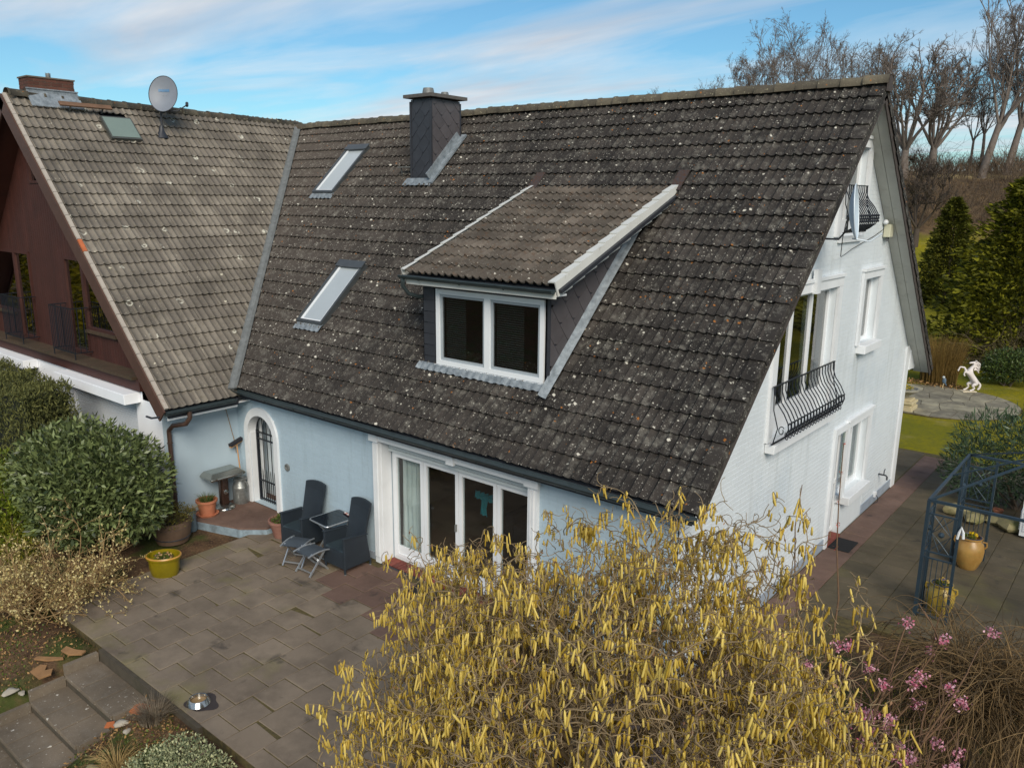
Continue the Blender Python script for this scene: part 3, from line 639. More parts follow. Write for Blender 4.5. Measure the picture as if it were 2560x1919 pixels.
def gwin(name, opn, trim, sill, mull, mats=GLASS, zglass=None, depth=.2, cur=(), key=False, top=.14, room=1.5):
    a0, a1, z0, z1 = opn; w_ = trim
    T = B(.004, .05, a0-w_, a0, z0-(0 if sill else 0), z1).build(name, WHITE, HOUSE)
    B(.004, .05, a1, a1+w_, z0, z1).build('trim_jamb', WHITE, T)
    B(.004, .055, a0-w_, a1+w_, z1, z1+top).build('trim_head', WHITE, T); B(.004, .085, a0-w_-.02, a1+w_+.02, z1+top, z1+top+.05).build('trim_cornice', WHITE, T)
    if sill: B(-.15, .17, a0-.04, a1+.06, z0-.16, z0-.002).build('sill', WHITE, T, bevel=.01)
    zg = zglass or z0
    mb = MB(); framebars(mb, G3, (1, 0, 0), a0, a1, zg, z1, .07, depth, depth+.07, mull); fr = mb.build('frame', WHITE2, T)
    if zg > z0: B(-depth-.06, -depth+.0, a0, a1, z0, zg).build('parapet_panel', WHITE, T)
    e_ = [a0]+list(mull)+[a1]
    for i in range(len(e_)-1): pane(T, G3, (1, 0, 0), e_[i]+.04, e_[i+1]-.04, zg+.06, z1-.06, depth+.035, mats)
    for (c0, c1) in cur: curtain(T, G3, (1, 0, 0), c0, c1, zg, z1-.02, .36, wl=.1)
    e0 = .3 if room > 1 else .03; xb = -.3-room
    mb = MB(); mb.box(xb, xb+.05, a0-e0, a1+e0, z0-e0, z1+e0*.5); mb.box(xb, -.301, a0-e0-.05, a0-e0, z0-e0, z1+e0*.5); mb.box(xb, -.301, a1+e0, a1+e0+.05, z0-e0, z1+e0*.5); mb.box(xb, -.301, a0-e0-.05, a1+e0+.05, z0-e0-.05, z0-e0); mb.box(xb, -.301, a0-e0-.05, a1+e0+.05, z1+e0*.5, z1+e0*.5+.03); mb.build('room_shell', RM, T)
    if key: B(.05, .12, (a0+a1)/2-.09, (a0+a1)/2+.09, z1-.02, z1+.36).build('keystone', WHITE, T)
    return T
BW = gwin('bay_window', go[0], .18, False, (3.6, 4.42), DGLASS, 3.22, .10, ((4.8, 5.22),), True, .16)
B(.004, .16, 2.62, 5.42, 2.70, 2.84).build('sill', WHITE, BW, bevel=.01)
UW = gwin('upper_window', go[1], .17, False, (5.6,), DGLASS, 6.06, .09, ((5.9, 6.15),), room=.6)
B(.004, .06, 5.02, 6.2, 5.76, 5.86).build('apron_board', WHITE, UW)
SW = gwin('narrow_window', go[2], .15, True, (), DGLASS, None, .11)
LW = gwin('ground_window', go[4], .15, True, (7.42,), GLASS, .86, .11, ((6.9, 7.35), (7.5, 7.9)), top=.13)
GD = B(.004, .05, 5.9, 6.04, 0, 2.22).build('side_door', WHITE, HOUSE)
mb = MB(); framebars(mb, G3, (1, 0, 0), 6.05, 6.75, .1, 2.22, .07, .10, .16, (), ((1.14, 6.11, 6.69),)); mb.build('door_frame', WHITE2, GD)
pane(GD, G3, (1, 0, 0), 6.11, 6.69, .16, 1.11, .13, DGLASS); pane(GD, G3, (1, 0, 0), 6.11, 6.69, 1.17, 2.16, .13, DGLASS)
B(.004, .055, 5.9, 6.6, 2.222, 2.352).build('trim_head', WHITE, GD); B(-.3, .06, 6.03, 6.75, -.02, .05).build('door_step', BR, GD)
# balconets
def belly(parent, y0, y1, zt, zb, n, ring=0, scroll=False):
    rail = MB().bar((.10, y0-.06, zt), (.10, y1+.06, zt), .03, .015).build('balcony_rail', IRON, parent)
    pr = [(.10, 1), (.10, .84), (.13, .72), (.22, .56), (.31, .42), (.36, .30), (.34, .18), (.24, .09), (.14, .05), (.12, 0)]
    pr = [(.10, 1.), (.105, .86), (.16, .7), (.26, .55), (.33, .4), (.345, .3), (.31, .18), (.22, .08), (.14, .02), (.13, 0)]
    for i in range(n):
        y = y0+(y1-y0)*i/(n-1)
        MB().tube([(x, y, zb+(zt-zb)*t_) for x, t_ in pr], .0095, 5).build('balcony_bar', IRON, rail, True)
    MB().bar((.13, y0-.05, zb), (.13, y1+.05, zb), .03, .015).build('bottom_rail', IRON, rail)
    if ring:
        mb = MB()
        for i in range(n-1):
            y = y0+(y1-y0)*(i+.5)/(n-1); w_ = (y1-y0)/(n-1)*.42
            for (xc, zc_, rr) in ((.335, .33, .055), (.30, .155, .05)):
                mb.tube([(xc-.05*math.sin(t_)*(.3 if xc < .32 else .1), y+w_*math.cos(t_), zb+(zt-zb)*zc_+rr*math.sin(t_)) for t_ in np.linspace(0, 2*math.pi, 9)[:-1]], .008, 4, True)
        mb.bar((.345, y0, zb+(zt-zb)*.39), (.345, y1, zb+(zt-zb)*.39), .014, .014); mb.bar((.33, y0, zb+(zt-zb)*.25), (.33, y1, zb+(zt-zb)*.25), .014, .014); mb.bar((.23, y0, zb+(zt-zb)*.09), (.23, y1, zb+(zt-zb)*.09), .014, .014)
        o = mb.build('ring_ornament', IRON, rail, True); o['kind'] = 'stuff'
    else:
        mb = MB()
        for i in range(n):
            y = y0+(y1-y0)*i/(n-1)
            for q in (.36, .30, .24): mb.ball((.345, y, zb+(zt-zb)*q), .022, 5)
        mb.build('knob_ornament', IRON, rail)
    for ye in (y0-.05, y1+.05):
        MB().tube([(.10, ye, zt), (.12, ye, zb+(zt-zb)*.6), (.2, ye, zb+(zt-zb)*.3), (.14, ye, zb)], .009, 5).build('end_bar', IRON, rail, True)
        if scroll: MB().tube([(.26+.05*math.cos(t_)*(1-t_/14), ye, zb+(zt-zb)*.27+.075*math.sin(t_)*(1-t_/14)) for t_ in np.linspace(.6, 7, 16)], .008, 5).build('scroll', IRON, rail, True)
    return rail
belly(BW, 2.62, 5.16, 3.75, 2.87, 20, 1, True)
belly(UW, 4.95, 5.98, 6.69, 5.93, 11)
# tap, socket
TP = MB().tube([(.01, 9.31, .6), (.16, 9.31, .6), (.19, 9.31, .57), (.19, 9.31, .5)], .018, 8).build('garden_tap', DARKG, HOUSE, True); MB().tube([(.12, 9.31, .6), (.12, 9.31, .70), (.12, 9.37, .72)], .011, 6).build('tap_lever', DARKG, TP, True)
SK = B(.008, .06, 9.05, 9.16, .14, .25).build('wall_socket', WHITE2, HOUSE); MB().tube([(.06, 9.1, .18), (.10, 9.1, .14), (.10, 9.12, .03), (.05, 9.0, .008)], .008, 5).build('socket_cable', DARKG, SK, True)
# --- roof -------------------------------------------------------------
UX, SX, NX = np.array((1., 0, 0)), np.array((0, math.cos(TH), math.sin(TH))), np.array((0, -math.sin(TH), math.cos(TH)))
SRV = np.array((0, -math.cos(TH), math.sin(TH))); NR = np.array((0, math.sin(TH), math.cos(TH)))
SL = math.hypot(YR-YE, ZR-ZE); O_ = np.array((0, YE, ZE))
P_f = lambda x, s_, n=0.: tuple(np.array((x, YE, ZE))+SX*s_+NX*n)
OR = np.array((0, 2*YR-YE, ZE)); P_r = lambda x, s_, n=0.: tuple(np.array((x, OR[1], OR[2]))+SRV*s_+NR*n)
deck = MB()
def slab_on(mb, Pf, x0, x1, s0, s1, n0, n1): mb.add([Pf(x, s_, n) for n in (n0, n1) for x, s_ in ((x0, s0), (x1, s0), (x1, s1), (x0, s1))], [(0, 1, 2, 3), (4, 7, 6, 5), (0, 4, 5, 1), (1, 5, 6, 2), (2, 6, 7, 3), (3, 7, 4, 0)])
slab_on(deck, P_f, -15.6, .30, .02, SL-.02, -.13, -.045); slab_on(deck, P_r, -15.6, .30, .02, SL-.02, -.13, -.045)
ROOF = deck.build('roof', DARKG, HOUSE)
for nm, Pf in (('front', P_f), ('rear', P_r)):
    for q in range(2):
        mb = MB(); slab_on(mb, Pf, .012+.17*q, .012+.17*q+.163, .05, SL-.16, -.165, -.132); mb.build('soffit_board', SOFFIT, ROOF)
mb = MB(); slab_on(mb, P_r, .352, .372, .0, SL, -.20, -.05); mb.build('barge_board', VERGE, ROOF)
mb = MB(); slab_on(mb, P_f, .352, .372, .0, SL, -.20, -.05); mb.build('barge_board', VERGE, ROOF)
CS = .337
VAL = lambda s_: None
kw = (8.47-2.536)/(15.489-9.598)
wing_z = lambda x: 8.47-kw*(x+15.489)
cells = []
for i in range(24):
    s0 = i*CS
    y0, z0 = YE+SX[1]*s0, ZE+SX[2]*s0
    j = 0
    while True:
        x0 = XO-.08-.30*(j+1); j += 1
        if x0 < -15.6: break
        if wing_z(x0+.26) > z0+.30: break
        ym = y0+.14
        if -5.2 < x0 and x0+.3 < -2.72 and y0 > .72 and y0 < 3.45: continue
        if -9.2 < x0+.02 and x0+.28 < -8.42 and .95 < y0 and y0+.24 < 2.15: continue
        if -12.1 < x0+.02 and x0+.28 < -11.33 and 3.6 < y0 and y0+.24 < 4.85: continue
        if -9.04 < x0+.02 and x0+.28 < -8.44 and 4.05 < y0 < 4.6: continue
        cells.append((x0, s0))
lay_tiles(ROOF, frame4(O_, UX, SX, NX), cells, TILE)
# rear slope: a strip beside the gable
cells = [(-(XO-.08)+.30*j, i*CS) for i in range(24) for j in range(8)]
lay_tiles(ROOF, frame4(np.array((0, OR[1], ZE)), -UX, SRV, NR), cells, TILE, 0, 'rear_tile')
# verge tiles
vt = MB()
vt.add([(-.10, -.005, .062), (.085, -.005, .055), (.10, -.005, .04), (.10, -.005, -.085), (-.10, .36, .03), (.085, .36, .023), (.10, .36, .01), (.10, .36, -.12), (-.10, -.005, .03), (.07, -.005, .025), (.08, -.005, -.085)],
       [(0, 1, 5, 4), (1, 2, 6, 5), (2, 3, 7, 6), (0, 8, 9, 1), (1, 9, 10, 2), (2, 10, 3)])
vo = vt.build('verge_tile', TILE, None, True); vm = vo.data; bpy.data.objects.remove(vo)
vt = MB(); vt.add([(-.10, -.005, .062), (.085, -.005, .055), (.10, -.005, .04), (.10, -.005, -.085), (-.10, .36, .03), (.085, .36, .023), (.10, .36, .01), (.10, .36, -.12)], [(0, 4, 5, 1), (1, 5, 6, 2), (2, 6, 7, 3)])
fr = frame4(O_, UX, SX, NX); fr_r = frame4(np.array((0, OR[1], ZE)), -UX, SRV, NR)
for i in range(24):
    for f_, sg in ((fr, 1), (fr_r, -1)):
        o = bpy.data.objects.new('verge_tile', vm); COL.objects.link(o); o.parent = ROOF
        o.matrix_basis = f_ @ Matrix.Translation((sg*(XO-.09)+random.gauss(0, .004), i*CS+random.gauss(0, .004), random.gauss(0, .002))) @ Matrix.Scale(sg, 4, (1, 0, 0))
ridge(ROOF, (-15.5, YR, ZR+.03), (XO+.02, YR, ZR+.03), RIDGET, .125, .37, zoff=.0)
MB().prism([(XO+.02, YR-.13, ZR-.12), (XO+.02, YR+.13, ZR-.12), (XO+.02, YR+.10, ZR+.08), (XO+.02, YR, ZR+.14), (XO+.02, YR-.10, ZR+.08)], (.03, 0, 0)).build('ridge_end_cap', VERGE, ROOF)
# eave gutter
def gutter(p, q, parent, r=.065, mt=GUTT, rim=True):
    p = np.array(p, float); q = np.array(q, float); d = unit(q-p); sd = np.cross(d, (0, 0, 1)); mb = MB(); V = []; n = 8
    for c in (p, q):
        V += [c+sd*r*math.cos(a)+np.array((0, 0, r*math.sin(a))) for a in np.linspace(math.pi, 2*math.pi, n+1)]
        V += [c+sd*(r-.006)*math.cos(a)+np.array((0, 0, (r-.006)*math.sin(a))) for a in np.linspace(math.pi, 2*math.pi, n+1)]
    m_ = 2*(n+1); F = [(i, i+1, m_+i+1, m_+i) for i in range(n)]+[(n+1+i, m_+n+1+i, m_+n+2+i, n+2+i) for i in range(n)]+[tuple(range(n+1))]+[tuple(range(m_, m_+n+1))]
    o = mb.add(V, F).build('gutter', mt, parent, True)
    if rim:
        for sgn in (1, -1): MB().tube([p+sd*r*sgn, q+sd*r*sgn], .009, 6).build('gutter_bead', mt, o, True)
    for k in range(int(np.linalg.norm(q-p)/.9)):
        c = p+d*(.45+.9*k); MB().tube([c+sd*(r+.004)*math.cos(a)+np.array((0, 0, (r+.004)*math.sin(a))) for a in np.linspace(math.pi, 2*math.pi, 7)], .006, 4).build('gutter_bracket', mt, o)
    return o
G1 = gutter((-9.9, YE-.055, ZE-.02), (XO, YE-.055, ZE-.045), HOUSE)
mb = MB(); mb.box(-10.1, 0.3, -.27, -.245, ZE-.17, ZE-.02); mb.build('fascia', DARKG, HOUSE); B(-10.1, .0, -.245, .0, ZE-.10, ZE-.075).build('eave_soffit', WHITE, HOUSE)
# rear boxed eave
MB().prism([(.0, 10.64, 2.74), (.0, 11.18, 2.70), (.0, 10.64, 3.30)], (.05, 0, 0)).build('eave_box', WHITE, HOUSE)
for k in range(7): MB().prism([(.05, 10.66+.072*k, 2.735), (.05, 10.66+.072*k+.066, 2.73), (.05, 10.66+.072*k+.066, 3.24-.078*(k+1)*.92), (.05, 10.66+.072*k, 3.26-.078*k*.92)], (.012, 0, 0)).build('eave_plank', WHITE, HOUSE)
# valley strip
vd = [];
for s0 in np.linspace(-.1, SL-.05, 2):
    y0, z0 = YE+SX[1]*s0, ZE+SX[2]*s0; vd.append(np.array((-15.489+(8.47-z0)/kw, y0, z0)))
d_ = unit(vd[1]-vd[0]); nw_ = unit((kw, 0, 1)); 
nseg = 3
for k in range(nseg):
    a = vd[0]+(vd[1]-vd[0])*k/nseg; b = vd[0]+(vd[1]-vd[0])*(k+1)/nseg-d_*.003*0
    eM = unit(np.cross(d_, NX)); eW = unit(np.cross(d_, nw_))
    if eM[0] < 0: eM = -eM
    if eW[0] > 0: eW = -eW
    hm = .10+.003*k
    upm = unit(NX+nw_)
    q = [a+eM*.17+NX*(.085), a+eM*.035+upm*hm, a+eW*.05+upm*hm, a+eW*.13+nw_*(.05)]
    mb = MB(); bq = [p+(b-a) for p in q]
    lowq = [p-upm*.04 for p in q]; lowb = [p-upm*.04 for p in bq]
    mb.add(q+bq+lowq+lowb, [(i, i+1, 4+i+1, 4+i) for i in range(3)]+[(3, 2, 1, 0), (8, 9, 1, 0), (9, 10, 2, 1), (10, 11, 3, 2), (0, 4, 12, 8), (3, 11, 15, 7)]); mb.F[3] = (8, 9, 10, 11)
    mb.build('valley_flashing', GREYM, ROOF)
# --- skylights --------------------------------------------------------
SKYG = mat('skylight_glass', (.42, .46, .48), .06, .03, 2, spec=.8)
def skylight(x0, x1, y0, y1, lead=True):
    s0, s1 = (y0-YE)/SX[1], (y1-YE)/SX[1]
    mb = MB(); F_ = mat('skylight_frame', lin(84, 88, 90), .35, .1, 5, metal=.4)
    for a in ((x0, x0+.06, s0, s1), (x1-.06, x1, s0, s1), (x0+.06, x1-.06, s0, s0+.06), (x0+.06, x1-.06, s1-.13, s1)): slab_on(mb, P_f, a[0], a[1], a[2], a[3], -.03, .125)
    sk = mb.build('skylight', F_, HOUSE)
    mb = MB(); slab_on(mb, P_f, x0-.02, x1+.02, s1-.15, s1+.03, .126, .15); mb.build('skylight_hood', F_, sk)
    mb = MB(); WFR = WHITE2
    for a in ((x0+.06, x0+.11, s0+.06, s1-.13), (x1-.11, x1-.06, s0+.06, s1-.13), (x0+.11, x1-.11, s0+.06, s0+.1)): slab_on(mb, P_f, a[0], a[1], a[2], a[3], 0, .10)
    mb.build('skylight_sash', WFR, sk)
    mb = MB(); slab_on(mb, P_f, x0+.11, x1-.11, s0+.1, s1-.13, .06, .085); mb.build('skylight_pane', SKYG, sk)
    apron(x0-.02, x1+.02, s0, sk, .16)
    return sk
def apron(x0, x1, s_, parent, ln, step=.0375):
    V = []; F = []; n = int((x1-x0)/step)
    for i in range(n+1):
        x = x0+(x1-x0)*i/n; ph = ((x-(XO-.08))/.15) % 1; h = .06+.014*math.cos(2*math.pi*ph)+random.uniform(-.003, .003)
        V += [P_f(x, s_+.02, .075), P_f(x, s_-ln*.4, h+.012), P_f(x, s_-ln+random.uniform(-.01, .01), h+.008)]
    for i in range(n): F += [(3*i, 3*i+1, 3*i+4, 3*i+3), (3*i+1, 3*i+2, 3*i+5, 3*i+4)]
    MB().add(V, F).build('lead_apron', LEAD, parent, True)
skylight(-9.24, -8.44, .97, 2.15); skylight(-12.14, -11.36, 3.66, 4.84)
# --- chimney ----------------------------------------------------------
CH = B(-9.05, -8.43, 4.01, 4.91, 6.4, 8.50).build('chimney', SLATE_SHADED, HOUSE)
slates(CH, lambda a, z: (a, 4.01, z), (0, -1, 0), [(-9.03, 6.8), (-8.45, 6.8), (-8.45, 8.5), (-9.03, 8.5)], .30, SLATE_SHADED, 45)
slates(CH, lambda a, z: (-8.43, a, z), (1, 0, 0), [(4.04, 6.82), (4.9, 7.66), (4.9, 8.5), (4.04, 8.5)], .30, SLATE_LIT, -45)
for x, y in ((-9.05, 4.0), (-8.43, 4.0), (-8.43, 4.91)): B(x-.02, x+.02, y-.02, y+.02, 6.8 if y < 4.5 else 7.6, 8.46).build('corner_strip', SLATE_SHADED, CH)
cap = B(-9.17, -8.31, 3.89, 5.03, 8.53, 8.60).build('chimney_cap', mat('cap_stone', lin(88, 84, 80), .85, .2, 8, .4, 50), CH)
B(-9.0, -8.48, 4.06, 4.86, 8.5, 8.53).build('cap_bed', DARKG, CH)
MB().lathe([(.14, 0), (.125, .1), (.11, .16), (.09, .16), (.09, .05)], 18, (-8.8, 4.3, 8.60)).build('chimney_pot', GREYM, CH, True); MB().lathe([(.09, 0), (.085, .07), (.075, .1), (.06, .1)], 18, (-8.65, 4.66, 8.60)).build('chimney_pot', GREYM, CH, True)
apron(-9.16, -8.32, (4.0-YE)/SX[1], CH, .2)
mb = MB(); V = []; s0, s1 = (3.9-YE)/SX[1], (5.02-YE)/SX[1]; slab_on(mb, P_f, -8.42, -8.28, s0, s1, .05, .09); slab_on(mb, P_f, -8.425, -8.395, s0+.1, s1-.1, .09, .24); mb.build('side_flashing', LEAD, CH)
mb = MB(); mb.box(-9.5, -9.08, 3.98, 4.10, 7.08, 7.10); mb.bar((-9.45, 4.05, 7.08), (-9.45, 4.1, 6.86), .02, .02); mb.bar((-9.15, 4.05, 7.08), (-9.15, 4.1, 6.86), .02, .02); mb.build('roof_step', GREYM, ROOF)
# --- dormer -----------------------------------------------------------
DX0, DX1, DY, KD = -5.33, -2.65, .69, (6.63-5.20)/(3.84-.38)
DZ = lambda y: 5.20+KD*(y-.38)
dm = MB()
for x in (DX0, DX1-.1): dm.prism([(x, DY, 3.45), (x, DY, DZ(DY)-.10), (x, 3.9, DZ(3.9)-.10)], (.1, 0, 0))
dm.box(DX0, -5.0, DY, DY+.1, 3.5, 5.15); dm.box(-2.73, DX1, DY, DY+.1, 3.5, 5.15); dm.box(-5.0, -2.73, DY, DY+.1, 4.96, 5.15); dm.box(-5.0, -2.73, DY, DY+.1, 3.4, 3.68)
DORM = dm.build('dormer', SLATE_SHADED, HOUSE)
DW = B(-5.03, -2.70, DY-.05, DY-.002, 3.60, 3.69).build('dormer_window', WHITE, DORM)
mb = MB()
def bx2(a0, a1, z0, z1, y0, y1): mb.box(a0, a1, y0, y1, z0, z1)
for (a0, a1, z0, z1) in ((-5.0, -4.92, 3.69, 4.96), (-2.81, -2.73, 3.69, 4.96), (-4.92, -2.81, 3.69, 3.77), (-4.92, -2.81, 4.88, 4.96), (-3.925, -3.805, 3.77, 4.88)): bx2(a0, a1, z0, z1, DY-.035, DY+.03)
mb.build('frame', WHITE2, DW)
for (a0, a1) in ((-4.92, -3.925), (-3.805, -2.81)):
    mb = MB()
    for q in ((a0, a0+.045, 3.77, 4.88), (a1-.045, a1, 3.77, 4.88), (a0+.045, a1-.045, 3.77, 3.815), (a0+.045, a1-.045, 4.835, 4.88)): mb.box(q[0], q[1], DY-.012, DY+.04, q[2], q[3])
    mb.build('sash', mat('grey_sash', lin(160, 168, 174), .4, .05), DW)
    B(a0+.045, a1-.045, DY+.012, DY+.02, 3.815, 4.835).build('pane', glassmat('smoky_glass', (.55, .58, .58), .03), DW)
mb = MB()
for (a0, a1) in ((-4.86, -4.42), (-3.75, -3.2)):
    z = 3.83
    while z < 4.82: mb.box(a0, a1, DY+.07, DY+.085, z, z+.018); z += .036
o = mb.build('blind_slats', mat('blind', lin(104, 112, 110), .6), DW); o['kind'] = 'stuff'
mb = MB(); mb.box(DX0+.1, DX1-.1, DY+.9, DY+.95, 3.4, 5.4); mb.box(DX0+.1, DX1-.1, DY+.1, DY+.95, 3.38, 3.42); mb.build('room_shell', DARKG, DORM)
slates(DORM, lambda a, z: (DX1, a, z), (1, 0, 0), [(DY+.01, ZE+KM*(DY-YE)+.02), (3.45, DZ(3.45)-.16), (3.4, DZ(3.4)-.12), (DY+.01, DZ(DY)-.12)], .36, SLATE_LIT, -52)
for k in range(8):
    B(-5.31, -5.05, DY-.012, DY-.001, 3.62+.19*k, 3.80+.19*k).build('slate', SLATE_SHADED, DORM); B(-2.69, -2.665, DY-.012, DY-.001, 3.62+.19*k, 3.80+.19*k).build('slate', SLATE_SHADED, DORM)
B(DX1-.015, DX1+.022, DY-.03, DY-.001, 3.6, 5.12).build('corner_strip', SLATE_SHADED, DORM)
# dormer roof
TD = math.atan(KD); SDv = np.array((0, math.cos(TD), math.sin(TD))); NDv = np.array((0, -math.sin(TD), math.cos(TD)))
P_d = lambda x, s_, n=0.: tuple(np.array((x, .38, 5.20))+SDv*s_+NDv*n)
mb = MB(); slab_on(mb, P_d, -5.45, -2.25, .02, 3.66, -.10, -.045); mb.build('dormer_deck', DARKG, DORM)
cells = [(-5.42+.2983*j, .337*i) for i in range(11) for j in range(10)]
TVd = TV.copy(); TVd[:, 0] *= .2983/.30
TVd2, _ = tile_shape(.2983, .39, .046, .036)
lay_tiles(DORM, frame4(np.array((0, .38, 5.20)), UX, SDv, NDv), cells, TILED, 300, 'dormer_tile', V=TVd2)
WV = mat('white_verge_cover', lin(205, 205, 200), .6, .05, 4, dirt=(lin(160, 158, 148), 5, .6))
for sg, xe in ((1, -2.435), (-1, -5.42)):
    mb = MB(); x_in, x_out = (0, .13) if sg > 0 else (0, -.07)
    mb.add([(x_in, 0, .09), (x_out, 0, .09), (x_out, 0, -.14), (x_in, 0, .07), (x_out-sg*.02, 0, .07), (x_out-sg*.02, 0, -.14), (x_in, .36, .065), (x_out, .36, .065), (x_out, .36, -.165)],
           [(0, 1, 7, 6), (1, 2, 8, 7), (0, 3, 4, 1), (1, 4, 5, 2), (3, 0, 6)])
    me_o = mb.build('verge_cover', WV); me = me_o.data; bpy.data.objects.remove(me_o)
    for i in range(11):
        o = bpy.data.objects.new('verge_cover', me); COL.objects.link(o); o.parent = DORM
        o.matrix_basis = frame4(np.array((xe, .38, 5.20))+SDv*(.337*i-.01), UX, SDv, NDv)
gd = gutter((-5.50, .33, 5.17), (-2.33, .33, 5.155), DORM, .055)
MB().tube([(-5.44, .33, 5.13), (-5.44, .33, 5.0), (-5.43, .45, 4.86), (-5.37, .62, 4.80), (-5.35, .75, 4.80)], .035, 8).build('gutter_outlet', GUTT, DORM, True)
B(-5.42, -2.34, .42, DY-.02, 5.06, 5.09).build('dormer_soffit', WHITE, DORM); B(-5.42, -2.34, .39, .42, 5.03, 5.13).build('dormer_fascia', WV, DORM)
# dormer flashing
apron(-5.40, -2.6, (DY-YE)/SX[1], DORM, .13)
s0, s1 = (.52-YE)/SX[1], (3.45-YE)/SX[1]; nsg = 5
for k in range(nsg):
    a, b = s0+(s1-s0)*k/nsg, s0+(s1-s0)*(k+1)/nsg+.04
    mb = MB(); mb.add([P_f(DX1+.012, a, .17+.002*k), P_f(DX1+.05, a, .12+.002*k), P_f(DX1+.12, a, .085+.002*k), P_f(DX1+.012, b, .17+.002*k), P_f(DX1+.05, b, .12+.002*k), P_f(DX1+.12+.01*math.sin(k*3), b, .085+.002*k)], [(0, 1, 4, 3), (1, 2, 5, 4)]); mb.build('step_flashing', LEAD, DORM)
for x in (-5.45, -2.35): 
    mb = MB(); slab_on(mb, P_f, x-.1, x+.1, (3.75-YE)/SX[1], (4.1-YE)/SX[1], .055, .075); mb.build('moss_gutter', mat('brown_moss', lin(74, 46, 28), .95, .3, 30, .8, 60, col2=lin(60, 62, 66)), DORM)
# ================================================================== ATTACHED HOUSE (brown clad gable)
WNG = thing('gabled_wing', 'brown timber clad gable house with pale brown tiles and white ground floor', 'house', (-15.5, 3, 0))
XR, XE, YG, ZRW, ZWE = -15.489, -9.598, -1.856, 8.47, 2.536
TW = math.atan(kw)
TILEW = tilemat('weathered_brown_tile', lin(121, 113, 103), lin(148, 139, 126), lin(196, 190, 168), .05, .0, True, moss=lin(92, 86, 66))
UY, SW_, NW_ = np.array((0, 1., 0)), np.array((-math.cos(TW), 0, math.sin(TW))), np.array((math.sin(TW), 0, math.cos(TW)))
SLW = math.hypot(XE-XR, ZRW-ZWE)
P_w = lambda y, s_, n=0.: tuple(np.array((XE, y, ZWE))+SW_*s_+NW_*n)
P_l = lambda y, s_, n=0.: tuple(np.array((2*XR-XE, y, ZWE))+np.array((math.cos(TW), 0, math.sin(TW)))*s_+np.array((-math.sin(TW), 0, math.cos(TW)))*n)
WHT = mat('white_render', lin(240, 242, 246), .6, .03, 2, .15, 60)
BRW = mat('brown_timber', lin(66, 34, 27), .6, .12, 3, .2, 60, rv=.12, dirt=(lin(54, 29, 24), 2, .55))
BRD = mat('brown_barge', lin(80, 56, 46), .6, .12, 4, .2, 50)
LEDGE = mat('weathered_ledge', lin(70, 54, 38), .85, .2, 6, .5, 40, dirt=(lin(56, 50, 30), 5, .5))
mb = MB(); slab_on(mb, P_w, -1.84, 7.2, .02, SLW-.02, -.14, -.045); slab_on(mb, P_l, -1.84, 7.2, .02, SLW-.02, -.14, -.045); WROOF = mb.build('roof', DARKG, WNG)
CW = SLW/26
cells = []
for i in range(26):
    s0 = i*CW; x0, z0 = XE+SW_[0]*s0, ZWE+SW_[2]*s0
    for j in range(40):
        y0 = YG+.10+.30*j
        if y0 > YR+.1: break
        if ZR-KM*(YR-(y0+.04)) > z0+.30: break
        if y0 > -.02 and y0+.3 < .66 and -15.06 < x0 < -14.72: continue
        cells.append((y0, s0))
TVw, _ = tile_shape(.30, CW+.07, .036, .042)
lay_tiles(WROOF, frame4(np.array((XE, 0, ZWE)), UY, SW_, NW_), cells, TILEW, V=TVw)
ridge(WROOF, (XR, YG+.1, ZRW+.03), (XR, YR+.2, ZRW-.10), RIDGET, .13, .37)
# verge: pale cover strips and brown board
WVB = mat('pale_verge_strip', lin(172, 162, 150), .7, .12, 8, dirt=(lin(150, 104, 74), 9, .62))
ORV = mat('orange_verge_strip', lin(188, 104, 62), .7, .1, 8)
for i in range(26):
    mb = MB(); slab_on(mb, P_w, YG+.01, YG+.085, i*CW+.006, (i+1)*CW-.004, .03, .085-.0); mb.build('verge_strip', ORV if i == 12 else WVB, WROOF)
mb = MB(); slab_on(mb, P_w, YG-.025, YG+.008, -.05, SLW, -.24, .05); mb.build('barge_board', BRD, WROOF)
mb = MB(); slab_on(mb, P_l, YG-.025, YG+.008, -.05, SLW, -.24, .05); mb.build('barge_board', BRD, WROOF)
mb = MB(); slab_on(mb, P_w, YG+.012, -1.2, .05, SLW-.1, -.18, -.142); mb.build('verge_soffit', BRW, WROOF)
mb = MB(); slab_on(mb, P_l, YG+.012, -1.2, .05, SLW-.1, -.18, -.142); mb.build('verge_soffit', BRW, WROOF)
# ground floor walls
YW = -1.60; W3 = lambda a, z: (a, YW, z)
wall(WNG, W3, (0, -1, 0), [(-21.3, -.9), (-10.2, -.9), (-10.2, 2.66), (-21.3, 2.66)], [(-14.15, -11.2, .95, 2.42), (-20.8, -16.2, .95, 2.42)], .3, WHT, 'front_wall')
B(-10.5, -10.2, YW+.3, .0, -.5, 2.5).build('side_wall', BLUEP, WNG); B(-10.2, -10.19, YW, -.0, .2, 2.45).build('side_render', BLUEP, WNG)
MB().prism([(-10.2, YW, 2.50), (-10.2, YW, 2.66), (-10.9, YW, 2.66), (-10.9, YW, 2.5)], (0, .2, 0)).build('wall_corner', WHT, WNG)
# ledge and fascia
B(-20.5, -10.86, YW-.06, YW+.02, 2.67, 2.90).build('fascia_board', BRW, WNG)
B(-20.2, -10.96, YW-.16, -1.34, 2.902, 2.96).build('ledge', LEDGE, WNG)
